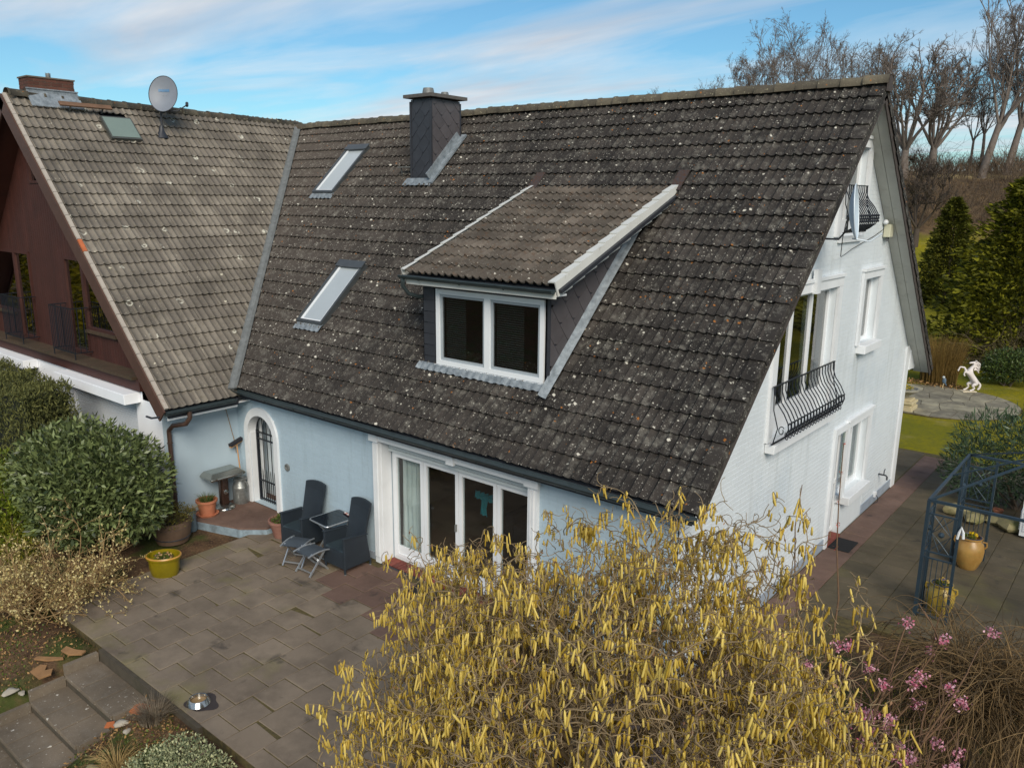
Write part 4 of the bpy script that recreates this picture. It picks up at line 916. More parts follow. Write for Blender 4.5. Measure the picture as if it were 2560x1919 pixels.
# timber gable
YC = -1.34; C3 = lambda a, z: (a, YC, z)
zr_in = lambda x: ZRW-kw*abs(x-XR)-.26
hullC = [(XR-(ZRW-.26-2.96)/kw, 2.96), (XR+(ZRW-.26-2.96)/kw, 2.96), (XR, ZRW-.26)]
copen = [(-14.52, -13.62, 3.02, 5.10), (-13.62, -12.0, 3.58, 5.10), (-17.36, -16.46, 3.02, 5.10), (-18.98, -17.36, 3.58, 5.10), (-15.86, -15.12, 6.66, 7.30)]
wall(WNG, C3, (0, -1, 0), hullC, copen, .12, BRW, 'gable_backing')
x = hullC[0][0]; k = 0
while x < hullC[1][0]:
    iv = [(2.96, 8.3)]
    for (p, q, r, s_) in copen:
        if p-.02 < x+.06 < q+.02:
            nw_iv = []
            for (u, v) in iv:
                if r > u: nw_iv.append((u, min(v, r)))
                if s_ < v: nw_iv.append((max(u, s_), v))
            iv = nw_iv
    for (u, v) in iv:
        pl = clip_convex([(x+.004, u), (x+.116, u), (x+.116, v), (x+.004, v)], hullC)
        if len(pl) >= 3: MB().prism([(a, YC-.018, z) for a, z in pl], (0, .016, 0)).build('cladding_board', BRW, WNG)
    x += .12
for (p, q, r, s_) in copen:
    mb = MB(); w_ = .06
    roofc = lambda pl: clip_convex(pl, hullC)
    for pl in ([(p, r), (p+w_, r), (p+w_, s_), (p, s_)], [(q-w_, r), (q, r), (q, s_), (q-w_, s_)], [(p+w_, r), (q-w_, r), (q-w_, r+w_), (p+w_, r+w_)], [(p+w_, s_-w_), (q-w_, s_-w_), (q-w_, s_), (p+w_, s_)]):
        c_ = roofc(pl)
        if len(c_) >= 3: mb.prism([(a, YC-.04, z) for a, z in c_], (0, .08, 0))
    wf = mb.build('timber_window', BRW, WNG)
    c_ = roofc([(p+w_, r+w_), (q-w_, r+w_), (q-w_, s_-w_), (p+w_, s_-w_)])
    MB().prism([(a, YC+.01, z) for a, z in c_], (0, .01, 0)).build('pane', glassmat('gable_glass', (.2, .22, .2), .34), wf)
    if r > 3.3 and r < 4: B(p, q-.2, YC-.10, YC-.02, r-.06, r).build('window_board', LEDGE, wf)
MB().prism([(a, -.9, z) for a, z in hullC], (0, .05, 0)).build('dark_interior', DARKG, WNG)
# railings
for x0 in (-14.62, -17.46):
    x1 = x0+1.12; yf = YW-.13; rl = MB().bar((x0, yf, 4.06), (x1, yf, 4.06), .025, .02).build('window_railing', IRON, WNG)
    for y0, y1, xx in ((yf, YC-.03, x0), (yf, YC-.03, x1)):
        MB().bar((xx, y0, 4.06), (xx, y1, 4.06), .025, .02).build('railing_return', IRON, rl); MB().bar((xx, y0, 3.1), (xx, y1, 3.1), .02, .02).build('railing_return', IRON, rl)
        for q in range(3): MB().tube([(xx, y0+(y1-y0)*q/3, 3.1), (xx, y0+(y1-y0)*q/3, 4.06)], .009, 5).build('railing_bar', IRON, rl)
    MB().bar((x0, yf, 3.1), (x1, yf, 3.1), .025, .02).build('railing_bottom', IRON, rl)
    for q in range(1, 13): MB().tube([(x0+(x1-x0)*q/13, yf, 3.1), (x0+(x1-x0)*q/13, yf, 4.06)], .009, 5).build('railing_bar', IRON, rl)
    for q in (x0+.02, x1-.02): MB().tube([(q, yf, 2.95), (q, yf, 3.1)], .012, 5).build('railing_foot', IRON, rl)
# roller shutters
SLATM = mat('roller_slat', lin(214, 220, 226), .45, .03, 3)
for (x0, x1) in ((-14.15, -11.2), (-20.8, -16.2)):
    hx = B(x0-.12, x1+.22, YW-.33, YW-.002, 2.43, 2.64).build('shutter_box', WHT, WNG, bevel=.01)
    for k in range(28): B(x0, x1, YW+.05, YW+.07, .96+.052*k, .96+.052*k+.046).build('shutter_slat', SLATM, hx)
    B(x0, x0+.05, YW+.03, YW+.08, .95, 2.42).build('shutter_guide', SLATM, hx); B(x1-.05, x1, YW+.03, YW+.08, .95, 2.42).build('shutter_guide', SLATM, hx)
    B(x0-.1, x1+.1, YW+.1, YW+.2, .9, 2.5).build('window_back', DARKG, hx)
# eave gutter and downpipe of the wing
G2 = gutter((XE+.06, YG+.02, ZWE-.02), (XE+.06, -.42, ZWE-.02), WNG)
B(XE-.06, XE-.02, YG+.1, -.3, ZWE-.16, ZWE-.02).build('fascia', DARKG, WNG); B(-10.19, XE-.05, YG+.1, -.02, ZWE-.14, ZWE-.115).build('eave_soffit', WHITE, WNG); B(XE-.075, XE-.06, YG+.1, -.3, ZWE-.21, ZWE-.05).build('eave_trim', WHITE, WNG)
DP = MB().tube([(XE+.06, -1.38, ZWE-.07), (XE+.06, -1.38, ZWE-.2), (XE-.03, -1.42, ZWE-.33), (-9.99, -1.5, ZWE-.42), (-10.1, -1.52, ZWE-.52), (-10.12, -1.52, 2.0), (-10.12, -1.52, .2)], .045, 10).build('downpipe', BROWNP, WNG, True)
for z in (.7, 1.75): MB().tube([(-10.12+.052*math.cos(a), -1.52+.052*math.sin(a), z) for a in np.linspace(0, 2*math.pi, 13)[:-1]], .008, 4, True).build('pipe_clip', BROWNP, DP)
MB().tube([(XE-.1, YG-.02, 2.42), (XE-.35, YG-.06, 2.36), (XE-.55, YG-.06, 2.36)], .02, 6).build('overflow_spout', DARKG, WNG, True)
MB().tube([(-10.17, -.29, 2.3), (-10.17, -.12, 1.45), (-10.17, -.1, 1.2)], .007, 5).build('wall_cable', mat('tan_cable', lin(150, 120, 84), .7), WNG)
# skylight hatch, step plank on the roof
sk = MB(); slab_on(sk, P_w, -.02, .68, (XE+14.62)/math.cos(TW), (XE+15.12)/math.cos(TW), .02, .12)
hat = sk.build('roof_hatch', mat('hatch_frame', lin(90, 92, 88), .4, .1, 5, metal=.3), WROOF); mb = MB(); slab_on(mb, P_w, .01, .65, (XE+14.65)/math.cos(TW), (XE+15.09)/math.cos(TW), .121, .13); mb.build('hatch_pane', mat('hatch_glass', lin(122, 136, 128), .12, .05, 3, spec=.7), hat)
s0 = (XE+15.2)/math.cos(TW)
mb = MB(); slab_on(mb, P_w, -.85, .28, s0, s0+.12, .20, .235); pk = mb.build('roof_plank', mat('rusty_plank', lin(112, 84, 64), .8, .2, 6), WROOF)
for y in (-.6, .1):
    mb = MB(); mb.bar(P_w(y, s0+.06, .03), P_w(y, s0+.06, .2), .03, .03); mb.build('plank_bracket', GREYM, pk)
# ridge chimney
BRK = mat('sooty_brick', lin(92, 56, 44), .85, .2, 8, .4, 50, rv=.25, dirt=(lin(52, 44, 40), 4, .5)); MORT = mat('old_mortar', lin(104, 92, 80), .9, .15, 9)
CHX0, CHX1, CHY0, CHY1 = XR-.42, XR+.08, -1.32, -.36
WC = B(CHX0+.006, CHX1-.006, CHY0+.006, CHY1-.006, 8.0, 8.90).build('ridge_chimney', MORT, WNG)
for k in range(4):
    z = 8.60+.076*k
    n = 4
    for q in range(5):
        a, b = CHY0+.24*q-(.12 if k % 2 else 0), CHY0+.24*q+.23-(.12 if k % 2 else 0)
        a, b = max(a, CHY0), min(b, CHY1)
        if b-a > .03: B(CHX1-.1, CHX1, a, b, z, z+.066).build('brick', BRK, WC)
    for q in range(3):
        a, b = CHX0+.24*q-(.12 if k % 2 else 0), CHX0+.24*q+.23-(.12 if k % 2 else 0); a, b = max(a, CHX0), min(b, CHX1-.105)
        if b-a > .03: B(a, b, CHY0, CHY0+.1, z, z+.066).build('brick', BRK, WC)
B(CHX0-.02, CHX1+.02, CHY0-.02, CHY1+.02, 8.9, 8.93).build('chimney_crown', MORT, WC)
mb = MB(); mb.prism([(CHX1+.002, CHY0-.06, 8.60), (CHX1+.002, CHY1+.06, 8.60), (CHX1+.19, CHY1+.10, 8.29), (CHX1+.19, CHY0-.04, 8.29)], (.0, 0, .02)); mb.build('chimney_flashing', LEAD, WC); B(CHX1+.002, CHX1+.02, CHY0-.05, CHY1+.05, 8.5, 8.66).build('flashing_upstand', LEAD, WC); B(CHX1, CHX1+.04, CHY0-.06, CHY1+.06, 8.655, 8.68).build('flashing_bead', LEAD, WC)
for q in range(4): MB().tube([(XR-.2+.05*math.cos(q*1.57), -.78+.05*math.sin(q*1.57), 8.92), (XR-.2+.05*math.cos(q*1.57), -.78+.05*math.sin(q*1.57), 9.06)], .006, 4).build('flue_rod', GREYM, WC)
MB().tube([(XR-.2, -.78, 8.92), (XR-.2, -.78, 9.05)], .04, 10).build('flue_pipe', GREYM, WC, True)
# satellite dish on the wing roof
def dish(name, label, c, nrm, rx, ry, face, back, arm_pts, parent_pts, logo=False):
    T = thing(name, label, 'satellite dish', c)
    n = unit(nrm); u = unit(np.cross((0, 0, 1), n)); v = np.cross(n, u); C_ = np.array(c); V = []; F = []; m_ = 28; rings = 6
    for side, off in ((0, 0), (1, -.012)):
        V.append(C_+n*(off-.0))
        for k in range(1, rings+1):
            r_ = k/rings
            V += [C_+u*rx*r_*math.cos(a)+v*ry*r_*math.sin(a)+n*(.09*r_*r_+off) for a in np.linspace(0, 2*math.pi, m_+1)[:-1]]
    o2 = 1+rings*m_
    for s_ in (0, 1):
        b = s_*o2; F += [(b, b+1+i, b+1+(i+1) % m_) if s_ == 0 else (b, b+1+(i+1) % m_, b+1+i) for i in range(m_)]
        for k in range(rings-1):
            q = [(b+1+k*m_+i, b+1+(k+1)*m_+i, b+1+(k+1)*m_+(i+1) % m_, b+1+k*m_+(i+1) % m_) for i in range(m_)]; F += q if s_ == 0 else [x[::-1] for x in q]
    F += [(1+(rings-1)*m_+i, o2+1+(rings-1)*m_+i, o2+1+(rings-1)*m_+(i+1) % m_, 1+(rings-1)*m_+(i+1) % m_) for i in range(m_)]
    MB().add(V, F).build('reflector', face, T, True)
    MB().tube([C_+u*rx*1.0*math.cos(a)+v*ry*1.0*math.sin(a)+n*.088 for a in np.linspace(0, 2*math.pi, 33)[:-1]], .009, 5, True).build('reflector_rim', back, T, True)
    if logo:
        LG = mat('faded_blue_print', lin(84, 124, 160), .5, .1, 30)
        q0 = lambda a, b: C_+u*a+v*b+n*(.09*((a/rx)**2+(b/ry)**2)+.006)
        x = -.14
        for w_, h in ((.036, .062), (.034, .055), (.032, .06), (.036, .055), (.032, .058), (.034, .056), (.030, .06)):
            MB().prism([q0(x, .10-h/2), q0(x+w_, .10-h/2), q0(x+w_, .10+h/2), q0(x, .10+h/2)], n*.002).build('faded_print', LG, T); x += w_+.004
        for a in (-.035, .035): MB().ball(q0(a, -.02), .008, 4).build('bolt', GREYM, T)
    for pts, r in arm_pts: MB().tube(pts, r, 6).build('feed_arm', back, T, True)
    for pts, r in parent_pts: MB().tube(pts, r, 8).build('mast', DARKG, T, True)
    return T
GD_ = mat('grey_dish', lin(122, 128, 138), .5, .06, 4)
dish('satellite_dish', 'large grey satellite dish with faded blue print on the pale brown roof', (-14.72, 1.40, 8.74), (.62, -.78, .22), .34, .42, GD_, DARKG,
     [([(-14.6, 1.32, 8.36), (-14.45, 1.55, 8.38), (-14.38, 1.74, 8.52)], .015), ([(-14.36, 1.74, 8.5), (-14.42, 1.78, 8.58)], .035)],
     [([(-14.84, 1.31, 7.75), (-14.84, 1.33, 8.3), (-14.8, 1.40, 8.72)], .024), ([(-14.84, 1.31, 7.76), (-14.84, 1.31, 7.92), (-14.84, 1.31, 8.05)], [.16, .07, .04])], True)
dish('gable_satellite_dish', 'pale blue satellite dish seen edge-on beside the upper gable balconet', (.62, 3.55, 6.27), (.97, .20, .10), .32, .40, mat('pale_dish', lin(186, 200, 212), .4, .05, 3), mat('pale_dish_rim', lin(206, 216, 224), .4, .05, 3),
     [([(.68, 3.58, 5.90), (.9, 3.7, 5.86), (1.05, 3.72, 5.98)], .012)],
     [([(.01, 4.32, 5.85), (.25, 4.32, 5.85), (.4, 4.2, 6.0), (.58, 3.6, 6.22)], .015), ([(.56, 3.62, 6.15), (.5, 3.72, 5.9), (.44, 3.9, 5.7), (.36, 4.15, 5.60), (.26, 4.5, 5.57), (.16, 5., 5.58), (.08, 5.6, 5.64), (.04, 6.3, 5.72), (.03, 7., 5.82), (.03, 7.5, 5.92)], .006)])
fb = thing('antenna_box', 'small cream junction box under the gable soffit', 'junction box', (.05, 7.66, 5.78))
B(.02, .14, 7.58, 7.80, 5.78, 6.02).build('box_body', mat('cream_plastic', lin(196, 194, 170), .5, .05), fb, bevel=.01); MB().ball((.06, 7.52, 6.06), .05, 6).build('sensor', WHITE2, fb, True)
for q in (7.63, 7.74): MB().tube([(.08, q, 5.78), (.08, q-.02, 5.70)], .012, 6).build('cable_gland', DARKG, fb)
# ================================================================== PATIO THINGS
WICK = mat('dark_wicker', lin(36, 44, 52), .6, .12, 5, .6, 220, bd=.003)
CUSH = mat('wicker_seat', lin(44, 56, 62), .6, .1, 6, .5, 200, bd=.003)
def arm_chair(label, loc, rz, group):
    T = thing('wicker_armchair', label, 'chair', loc, rz, group)
    def L(mb, nm, mt=WICK, **k): return mb.build(nm, mt, T, world=False, **k)
    for s_ in (-1, 1):
        x0, x1 = (-.29, -.24) if s_ < 0 else (.24, .29)
        L(MB().prism([(x0, -.30, .10), (x0, -.30, .66), (x0, .20, .60), (x0, .28, .10)], (x1-x0, 0, 0)), 'arm_panel', bevel=.012)
        L(MB().prism([(x0-.012, -.315, .655), (x0-.012, .22, .60), (x0-.012, .22, .625), (x0-.012, -.315, .682)], (x1-x0+.024, 0, 0)), 'armrest', bevel=.01)
        for y in (-.28, .28):
            lg = L(MB().lathe([(.018, .02), (.02, .12)], 8, (s_*.265, y, 0)), 'leg'); MB().lathe([(.02, 0), (.02, .02)], 8, (s_*.265, y, 0)).build('foot_cap', GREYM, lg, world=False)
    L(MB().box(-.24, .24, -.28, .24, .10, .36), 'seat_base', bevel=.01)
    V = []; F = []; nx = 8
    for j, y in enumerate((-.30, -.27, -.1, .1, .22)):
        for i in range(nx+1):
            x = -.238+.476*i/nx; V.append((x, y, .43-.025*math.sin(math.pi*i/nx)+(.0 if j else -.03)-(.012 if j > 2 else 0)))
    for j in range(4): F += [(j*(nx+1)+i, j*(nx+1)+i+1, (j+1)*(nx+1)+i+1, (j+1)*(nx+1)+i) for i in range(nx)]
    L(MB().add(V, F), 'seat', CUSH, smooth=True)
    L(MB().box(-.238, .238, -.298, -.27, .11, .405), 'front_panel')
    V = []; F = []; rows = [(.14, .36, .24), (.20, .62, .235), (.245, .80, .24), (.30, 1.0, .25), (.325, 1.12, .25)]
    for off in (0, .045):
        for (y, z, w_) in rows:
            for i in range(nx+1):
                q = i/nx*2-1; V.append((w_*q, y+off+.02*(1-q*q), z+(.035*(1-q*q) if z > 1.1 else 0)))
    n1 = nx+1; m_ = len(rows)*n1
    for s_ in (0, 1):
        for j in range(len(rows)-1): F += [(s_*m_+j*n1+i, s_*m_+j*n1+i+1, s_*m_+(j+1)*n1+i+1, s_*m_+(j+1)*n1+i) for i in range(nx)]
    for j in range(len(rows)-1): F += [(j*n1, (j+1)*n1, m_+(j+1)*n1, m_+j*n1), (j*n1+nx, m_+j*n1+nx, m_+(j+1)*n1+nx, (j+1)*n1+nx)]
    t0 = (len(rows)-1)*n1; F += [(t0+i, m_+t0+i, m_+t0+i+1, t0+i+1) for i in range(nx)]
    L(MB().add(V, F), 'backrest')
    return T
ch = arm_chair('dark wicker armchair with a tall back beside the terracotta planter', (-7.40, -.47, .078), R(6), 'wicker chairs at the patio table')
clone(ch, (-6.10, -.50, .077), R(0), 'dark wicker armchair with a tall back next to the patio door surround', 'wicker chairs at the patio table')
ALU = mat('brushed_aluminium', lin(186, 190, 194), .35, .06, 8, metal=.7); BGL = mat('black_table_glass', lin(26, 32, 38), .12, .05, 3, spec=.6)
T = thing('folding_table', 'small square table with black glass top and silver rim between two wicker chairs', 'table', (-6.64, -.38, .077), R(-4))
def rrect(w_, d, r, z, n=5): return [(sx*(w_/2-r)+r*math.cos(a), sy*(d/2-r)+r*math.sin(a), z) for sx, sy, a0 in ((1, 1, 0), (-1, 1, 90), (-1, -1, 180), (1, -1, 270)) for a in [R(a0+90*k/n) for k in range(n+1)]]
MB().prism(rrect(.55, .63, .055, .697), (0, 0, .018)).build('table_top', BGL, T, world=False)
MB().tube(rrect(.56, .64, .06, .704), .014, 8, True).build('table_rim', ALU, T, True, world=False)
for x in (-.2, .2):
    MB().bar((x, -.26, .0), (x, .24, .69), .016, .03).build('leg', ALU, T, world=False); MB().bar((x-.02, .26, .0), (x-.02, -.24, .69), .016, .03).build('leg', ALU, T, world=False)
for y, z in ((-.26, .012), (.26, .012), (.0, .345)): MB().tube([(-.22, y, z), (.2, y, z)], .011, 6).build('crossbar', ALU, T, world=False)
pk = thing('patterned_case', 'slim dark case with orange and white pattern lying on the glass table', 'case', (-6.52, -.13, .794), R(-12))
MB().prism(rrect(.30, .062, .028, 0, 6), (0, 0, .018)).build('case_body', mat('dark_case', lin(52, 26, 34), .4, .2, 20), pk, world=False, bevel=.004)
for x, w_, c_ in ((-.105, .05, (226, 220, 216)), (-.055, .035, (190, 84, 40)), (.0, .055, (228, 216, 210)), (.055, .04, (196, 96, 44))): B(x-w_/2, x+w_/2, -.02, .018, .0185, .0200).build('printed_patch', mat('print_%d' % c_[1], lin(*c_), .5), pk, world=False)
MB().ball((.118, 0, .016), .03, 6, 1, .95, .5).build('case_cap', WHITE2, pk, True, world=False)
# folding stools
def stool(label, loc, rz):
    T = thing('folding_stool', label, 'stool', loc, rz, 'folding stools before the table')
    V = []; F = []
    for off in (0, -.006):
        for j in range(9):
            y = -.2+.4*j/8; z = .40+.012*math.cos((y/.2)*math.pi*.9); V += [(-.19, y, z+off), (.19, y, z+off)]
    for s_ in (0, 1): F += [(s_*18+2*j, s_*18+2*j+1, s_*18+2*j+3, s_*18+2*j+2) for j in range(8)]
    MB().add(V, F).build('seat_sling', mat('grey_sling', lin(66, 74, 82), .7, .1, 6, .5, 260), T, True, world=False)
    for x in (-.2, .2):
        MB().tube([(x, -.23, .385), (x, -.12, .405), (x, 0, .412), (x, .12, .405), (x, .23, .385)], .015, 8).build('seat_rail', ALU, T, True, world=False)
        MB().bar((x*.93, -.21, .012), (x*.93, .14, .40), .018, .032).build('leg', ALU, T, world=False)
        MB().bar((x*.83, .21, .012), (x*.83, -.14, .40), .018, .032).build('leg', ALU, T, world=False)
    MB().bar((-.18, -.16, .07), (.18, -.16, .07), .02, .02).build('crossbar', ALU, T, world=False); MB().bar((-.16, .16, .07), (.16, .16, .07), .02, .02).build('crossbar', ALU, T, world=False)
    return T
s1 = stool('nearer folding stool with grey sling seat before the right wicker chair', (-6.42, -1.03, .066), R(2))
clone(s1, (-6.88, -.99, .068), R(24), 'farther folding stool with grey sling seat before the left wicker chair')
# pots ------------------------------------------------------------------
def pot_prof(r0, r1, h, lip=.02): return [(r0, 0), (r0+(r1-r0)*.5, h*.5), (r1, h*.86), (r1+lip, h*.87), (r1+lip, h), (r1-.012, h), (r1-.02, h*.84), (.0, h*.82)]
SOILM = mat('potting_soil', lin(54, 42, 34), .95, .3, 20, .7, 80)
def leaves_np(C_, D, Nn, ln, wd, fold=.0):
    """diamond leaves: centres C_, axes D, normals Nn"""
    S = np.cross(D, Nn); S /= np.maximum(np.linalg.norm(S, axis=1, keepdims=True), 1e-6); ln = np.asarray(ln)[:, None]; wd = np.asarray(wd)[:, None]
    a = C_; b = C_+D*ln*.45+S*wd*.5+Nn*wd*fold; c = C_+D*ln; d = C_+D*ln*.45-S*wd*.5+Nn*wd*fold
    V = np.stack([a, b, c, d], 1).reshape(-1, 3); n = len(C_); F = np.arange(4*n).reshape(n, 4); return V, F
def rdir(n, rng, upb=0.): v = rng.normal(size=(n, 3)); v[:, 2] += upb; return v/np.linalg.norm(v, axis=1, keepdims=True)
def leaf_obj(name, C_, mt, parent, ln, wd, rng, upb=.3, out=None, fold=.12, kind='stuff', D=None):
    n = len(C_); D_ = rdir(n, rng, upb) if D is None else D
    if out is not None and D is None: D_ = D_+out; D_ /= np.linalg.norm(D_, axis=1, keepdims=True)
    Nn = rdir(n, rng, .6); Nn -= D_*np.sum(Nn*D_, 1, keepdims=True); Nn /= np.maximum(np.linalg.norm(Nn, axis=1, keepdims=True), 1e-6)
    l_ = rng.uniform(*ln, n); w_ = rng.uniform(*wd, n); V, F = leaves_np(C_, D_, Nn, l_, w_, fold)
    o = mesh_obj(name, V, F, mt, None, rnd=np.repeat(rng.random(n), 4))
    if parent: adopt(o, parent)
    if kind: o['kind'] = kind
    return o
def tubes_np(PL, RD, sides=3):
    """PL (N,K,3) polylines, RD (N,K) radii"""
    N_, K_, _ = PL.shape; T_ = np.gradient(PL, axis=1); T_ /= np.maximum(np.linalg.norm(T_, axis=2, keepdims=True), 1e-9)
    ref = np.where(np.abs(T_[..., 2:3]) < .9, np.array((0, 0, 1.)), np.array((1., 0, 0))); A = np.cross(ref, T_); A /= np.maximum(np.linalg.norm(A, axis=2, keepdims=True), 1e-9); Bv = np.cross(T_, A)
    an = np.arange(sides)*2*np.pi/sides
    V = PL[:, :, None]+RD[:, :, None, None]*(np.cos(an)[None, None, :, None]*A[:, :, None]+np.sin(an)[None, None, :, None]*Bv[:, :, None])
    base = (np.arange(N_)[:, None, None]*K_+np.arange(K_-1)[None, :, None])*sides; j = np.arange(sides)[None, None]; j2 = (j+1) % sides
    F = np.stack([base+j, base+j2, base+sides+j2, base+sides+j], -1).reshape(-1, 4)
    return V.reshape(-1, 3), F
def tube_obj(name, PL, RD, mt, parent=None, sides=3, kind=None, smooth=True):
    V, F = tubes_np(PL, RD, sides); n = PL.shape[0]
    o = mesh_obj(name, V, F, mt, None, smooth, np.repeat(np.random.default_rng(2).random(n), PL.shape[1]*sides))
    if parent: adopt(o, parent)
    if kind: o['kind'] = kind
    return o
def inball(n, rng, c, r, shell=.0):
    v = rng.normal(size=(n, 3)); v /= np.linalg.norm(v, axis=1, keepdims=True); q = (shell**3+(1-shell**3)*rng.random(n))**(1/3); return np.array(c)+v*q[:, None]*np.array(r), v
rg = np.random.default_rng(11)
def blades(name, c, n, h, spread, mt, parent, rad, w0=.004, droop=.5):
    a = rg.uniform(0, 6.28, n); rr = rad*np.sqrt(rg.random(n)); b = np.array(c)+np.stack([rr*np.cos(a), rr*np.sin(a), np.zeros(n)], 1)
    hh = h*rg.uniform(.6, 1.1, n); sp_ = spread*rg.uniform(.2, 1, n); t_ = np.linspace(0, 1, 5)
    PL = b[:, None]+np.stack([np.cos(a)[:, None]*sp_[:, None]*t_**2, np.sin(a)[:, None]*sp_[:, None]*t_**2, hh[:, None]*(t_-droop*.5*t_**3)], 2)
    o = tube_obj(name, PL, np.tile(w0*(1-.8*t_), (n, 1)), mt, parent); o['kind'] = 'stuff'; return o
GRN = leafmat('mid_green_leaf', lin(52, 74, 30), lin(104, 122, 52)); GRASS = leafmat('grass_blade', lin(60, 82, 38), lin(110, 126, 66), .6); STRAW = leafmat('straw_blade', lin(150, 122, 76), lin(206, 180, 122), .7)
def pot(name, label, loc, prof, mt, cat='plant pot', sx=1, sy=1, rz=0, saucer=0):
    T = thing(name, label, cat, loc, rz)
    MB().lathe(prof, 28, sx=sx, sy=sy).build('pot_body', mt, T, True, world=False)
    r_, z = prof[-2]; MB().lathe([(r_*.985, z-.02), (.0, z)], 20, sx=sx, sy=sy).build('soil', SOILM, T, world=False)
    if saucer: MB().lathe([(saucer, .0), (saucer+.02, .035), (saucer, .035), (saucer-.02, .012), (0, .012)], 24).build('saucer', mt, T, True, world=False)
    return T
t1 = pot('terracotta_pot', 'orange terracotta pot with grassy plant on a saucer by the downpipe', (-9.84, -1.02, .2), pot_prof(.14, .19, .32), TERRA, saucer=.2); blades('grass_tuft', (-9.84, -1.02, .46), 160, .22, .16, GRASS, t1, .12)
t2 = pot('grey_tube_pot', 'slim grey metal pot holding dry straw at the landing step', (-9.66, -1.47, .05), [(.095, 0), (.105, .42), (.115, .43), (.095, .43), (.09, .3), (0, .3)], mat('grey_metal_pot', lin(104, 118, 126), .45, .1, 6, metal=.3)); blades('dry_straw', (-9.66, -1.47, .36), 60, .38, .26, STRAW, t2, .06, droop=1.1)
t3 = pot('half_barrel', 'brown half-barrel planter with low green shrub at the patio corner', (-9.52, -1.93, .045), [(.29, 0), (.34, .2), (.36, .38), (.35, .42), (.31, .42), (.3, .34), (0, .33)], mat('old_barrel_wood', lin(96, 76, 60), .8, .2, 7, .4, 30))
for z in (.1, .31): MB().tube([((.318+.12*(z-.1))*math.cos(a), (.318+.12*(z-.1))*math.sin(a), z) for a in np.linspace(0, 2*math.pi, 25)[:-1]], .012, 4, True).build('barrel_hoop', DARKG, t3, world=False)
c_, v_ = inball(1500, rg, (-9.5, -1.93, .55), (.48, .42, .22)); leaf_obj('foliage', c_, leafmat('bronze_green_leaf', lin(62, 66, 24), lin(122, 112, 46)), t3, (.03, .06), (.012, .02), rg, .4, v_*.6)
st = np.tile(np.array((-9.62, -1.95, .4)), (14, 1))+rg.normal(size=(14, 3))*.08; PL = st[:, None]+np.linspace(0, 1, 5)[None, :, None]*(np.array((-.15, -.05, .62))+rg.normal(size=(14, 3))*.17)[:, None]; tube_obj('bare_stems', PL, np.tile(np.linspace(.006, .002, 5), (14, 1)), mat('bare_stem', lin(104, 84, 70), .8), t3)
t4 = pot('chair_side_planter', 'weathered terracotta planter with sprouting greens beside the left wicker chair', (-8.06, -.5, .079), pot_prof(.16, .24, .34, .015), mat('weathered_terracotta', lin(126, 84, 72), .8, .2, 6, .3, 40, col2=lin(150, 110, 96)))
c_, v_ = inball(420, rg, (-8.06, -.5, .40), (.2, .2, .08)); leaf_obj('sprouts', c_, GRN, t4, (.03, .06), (.015, .025), rg, .8)
YEL = mat('yellow_glaze', lin(108, 96, 10), .3, .15, 4, .15, 20, col2=lin(132, 116, 16), dirt=(lin(120, 112, 26), 5, .55)); 
t5 = pot('yellow_oval_pot', 'glossy yellow oval glazed pot with pansies at the patio edge', (-8.30, -2.72, .035), [(.22, 0), (.25, .12), (.26, .3), (.29, .31), (.295, .345), (.275, .37), (.25, .365), (.24, .30), (0, .29)], YEL, sy=.78, rz=R(40))
MB().tube([(.284*math.cos(a), .284*.78*math.sin(a), .352) for a in np.linspace(0, 2*math.pi, 33)[:-1]], .016, 6, True).build('pot_lip', mat('orange_lip', lin(188, 138, 62), .35, .15, 6), t5, True, world=False)
c_, v_ = inball(500, rg, (-8.30, -2.72, .345), (.2, .16, .05)); leaf_obj('pansy_leaves', c_, GRN, t5, (.02, .04), (.012, .02), rg, .8)
c_, v_ = inball(40, rg, (-8.28, -2.72, .385), (.17, .13, .03)); leaf_obj('pansy_flowers', c_, leafmat('pansy', lin(96, 40, 92), lin(226, 190, 120)), t5, (.03, .045), (.03, .045), rg, .2)
# barbecue, milk can, broom
CHR = mat('polished_steel', lin(176, 176, 172), .16, .1, 5, metal=.95); STEEL = mat('dull_steel', lin(150, 152, 150), .35, .12, 8, metal=.8)
T = thing('pedestal_grill', 'chrome pedestal barbecue with closed hood against the pale blue wall', 'barbecue', (-9.90, -.60, .2))
MB().lathe([(.0, .0), (.21, .0), (.21, .02), (.19, .045), (.07, .075), (0, .075)], 28).build('base_plate', CHR, T, True, world=False)
MB().box(-.07, .07, -.085, .085, .07, .66).build('pedestal', mat('brown_steel', lin(92, 74, 66), .22, .2, 6, metal=.8), T, world=False, bevel=.03)
V = [(-.2, -.36, .68), (.22, -.36, .68), (.22, .36, .68), (-.2, .36, .68), (-.22, -.4, .73), (.25, -.4, .73), (.25, .4, .73), (-.22, .4, .73), (-.20, -.3, .82), (.12, -.3, .82), (.12, .3, .82), (-.20, .3, .82)]
hd = MB().add(V, [(3, 2, 1, 0), (0, 1, 5, 4), (1, 2, 6, 5), (2, 3, 7, 6), (3, 0, 4, 7), (4, 5, 9, 8), (5, 6, 10, 9), (6, 7, 11, 10), (7, 4, 8, 11), (8, 9, 10, 11)]).build('hood', mat('grill_hood', lin(158, 160, 154), .25, .08, 3, metal=.85), T, world=False, bevel=.02)
MB().tube([(.255, -.3, .745), (.29, -.28, .745), (.29, .28, .745), (.255, .3, .745)], .01, 6).build('hood_handle', CHR, T, True, world=False)
o = MB().lathe([(.05, 0), (.05, .02), (.035, .028), (.0, .028)], 16).build('gauge', CHR, T, True, world=False); o.matrix_basis = Matrix.Translation((.07, .0, .36)) @ Matrix.Rotation(R(90), 4, 'Y')
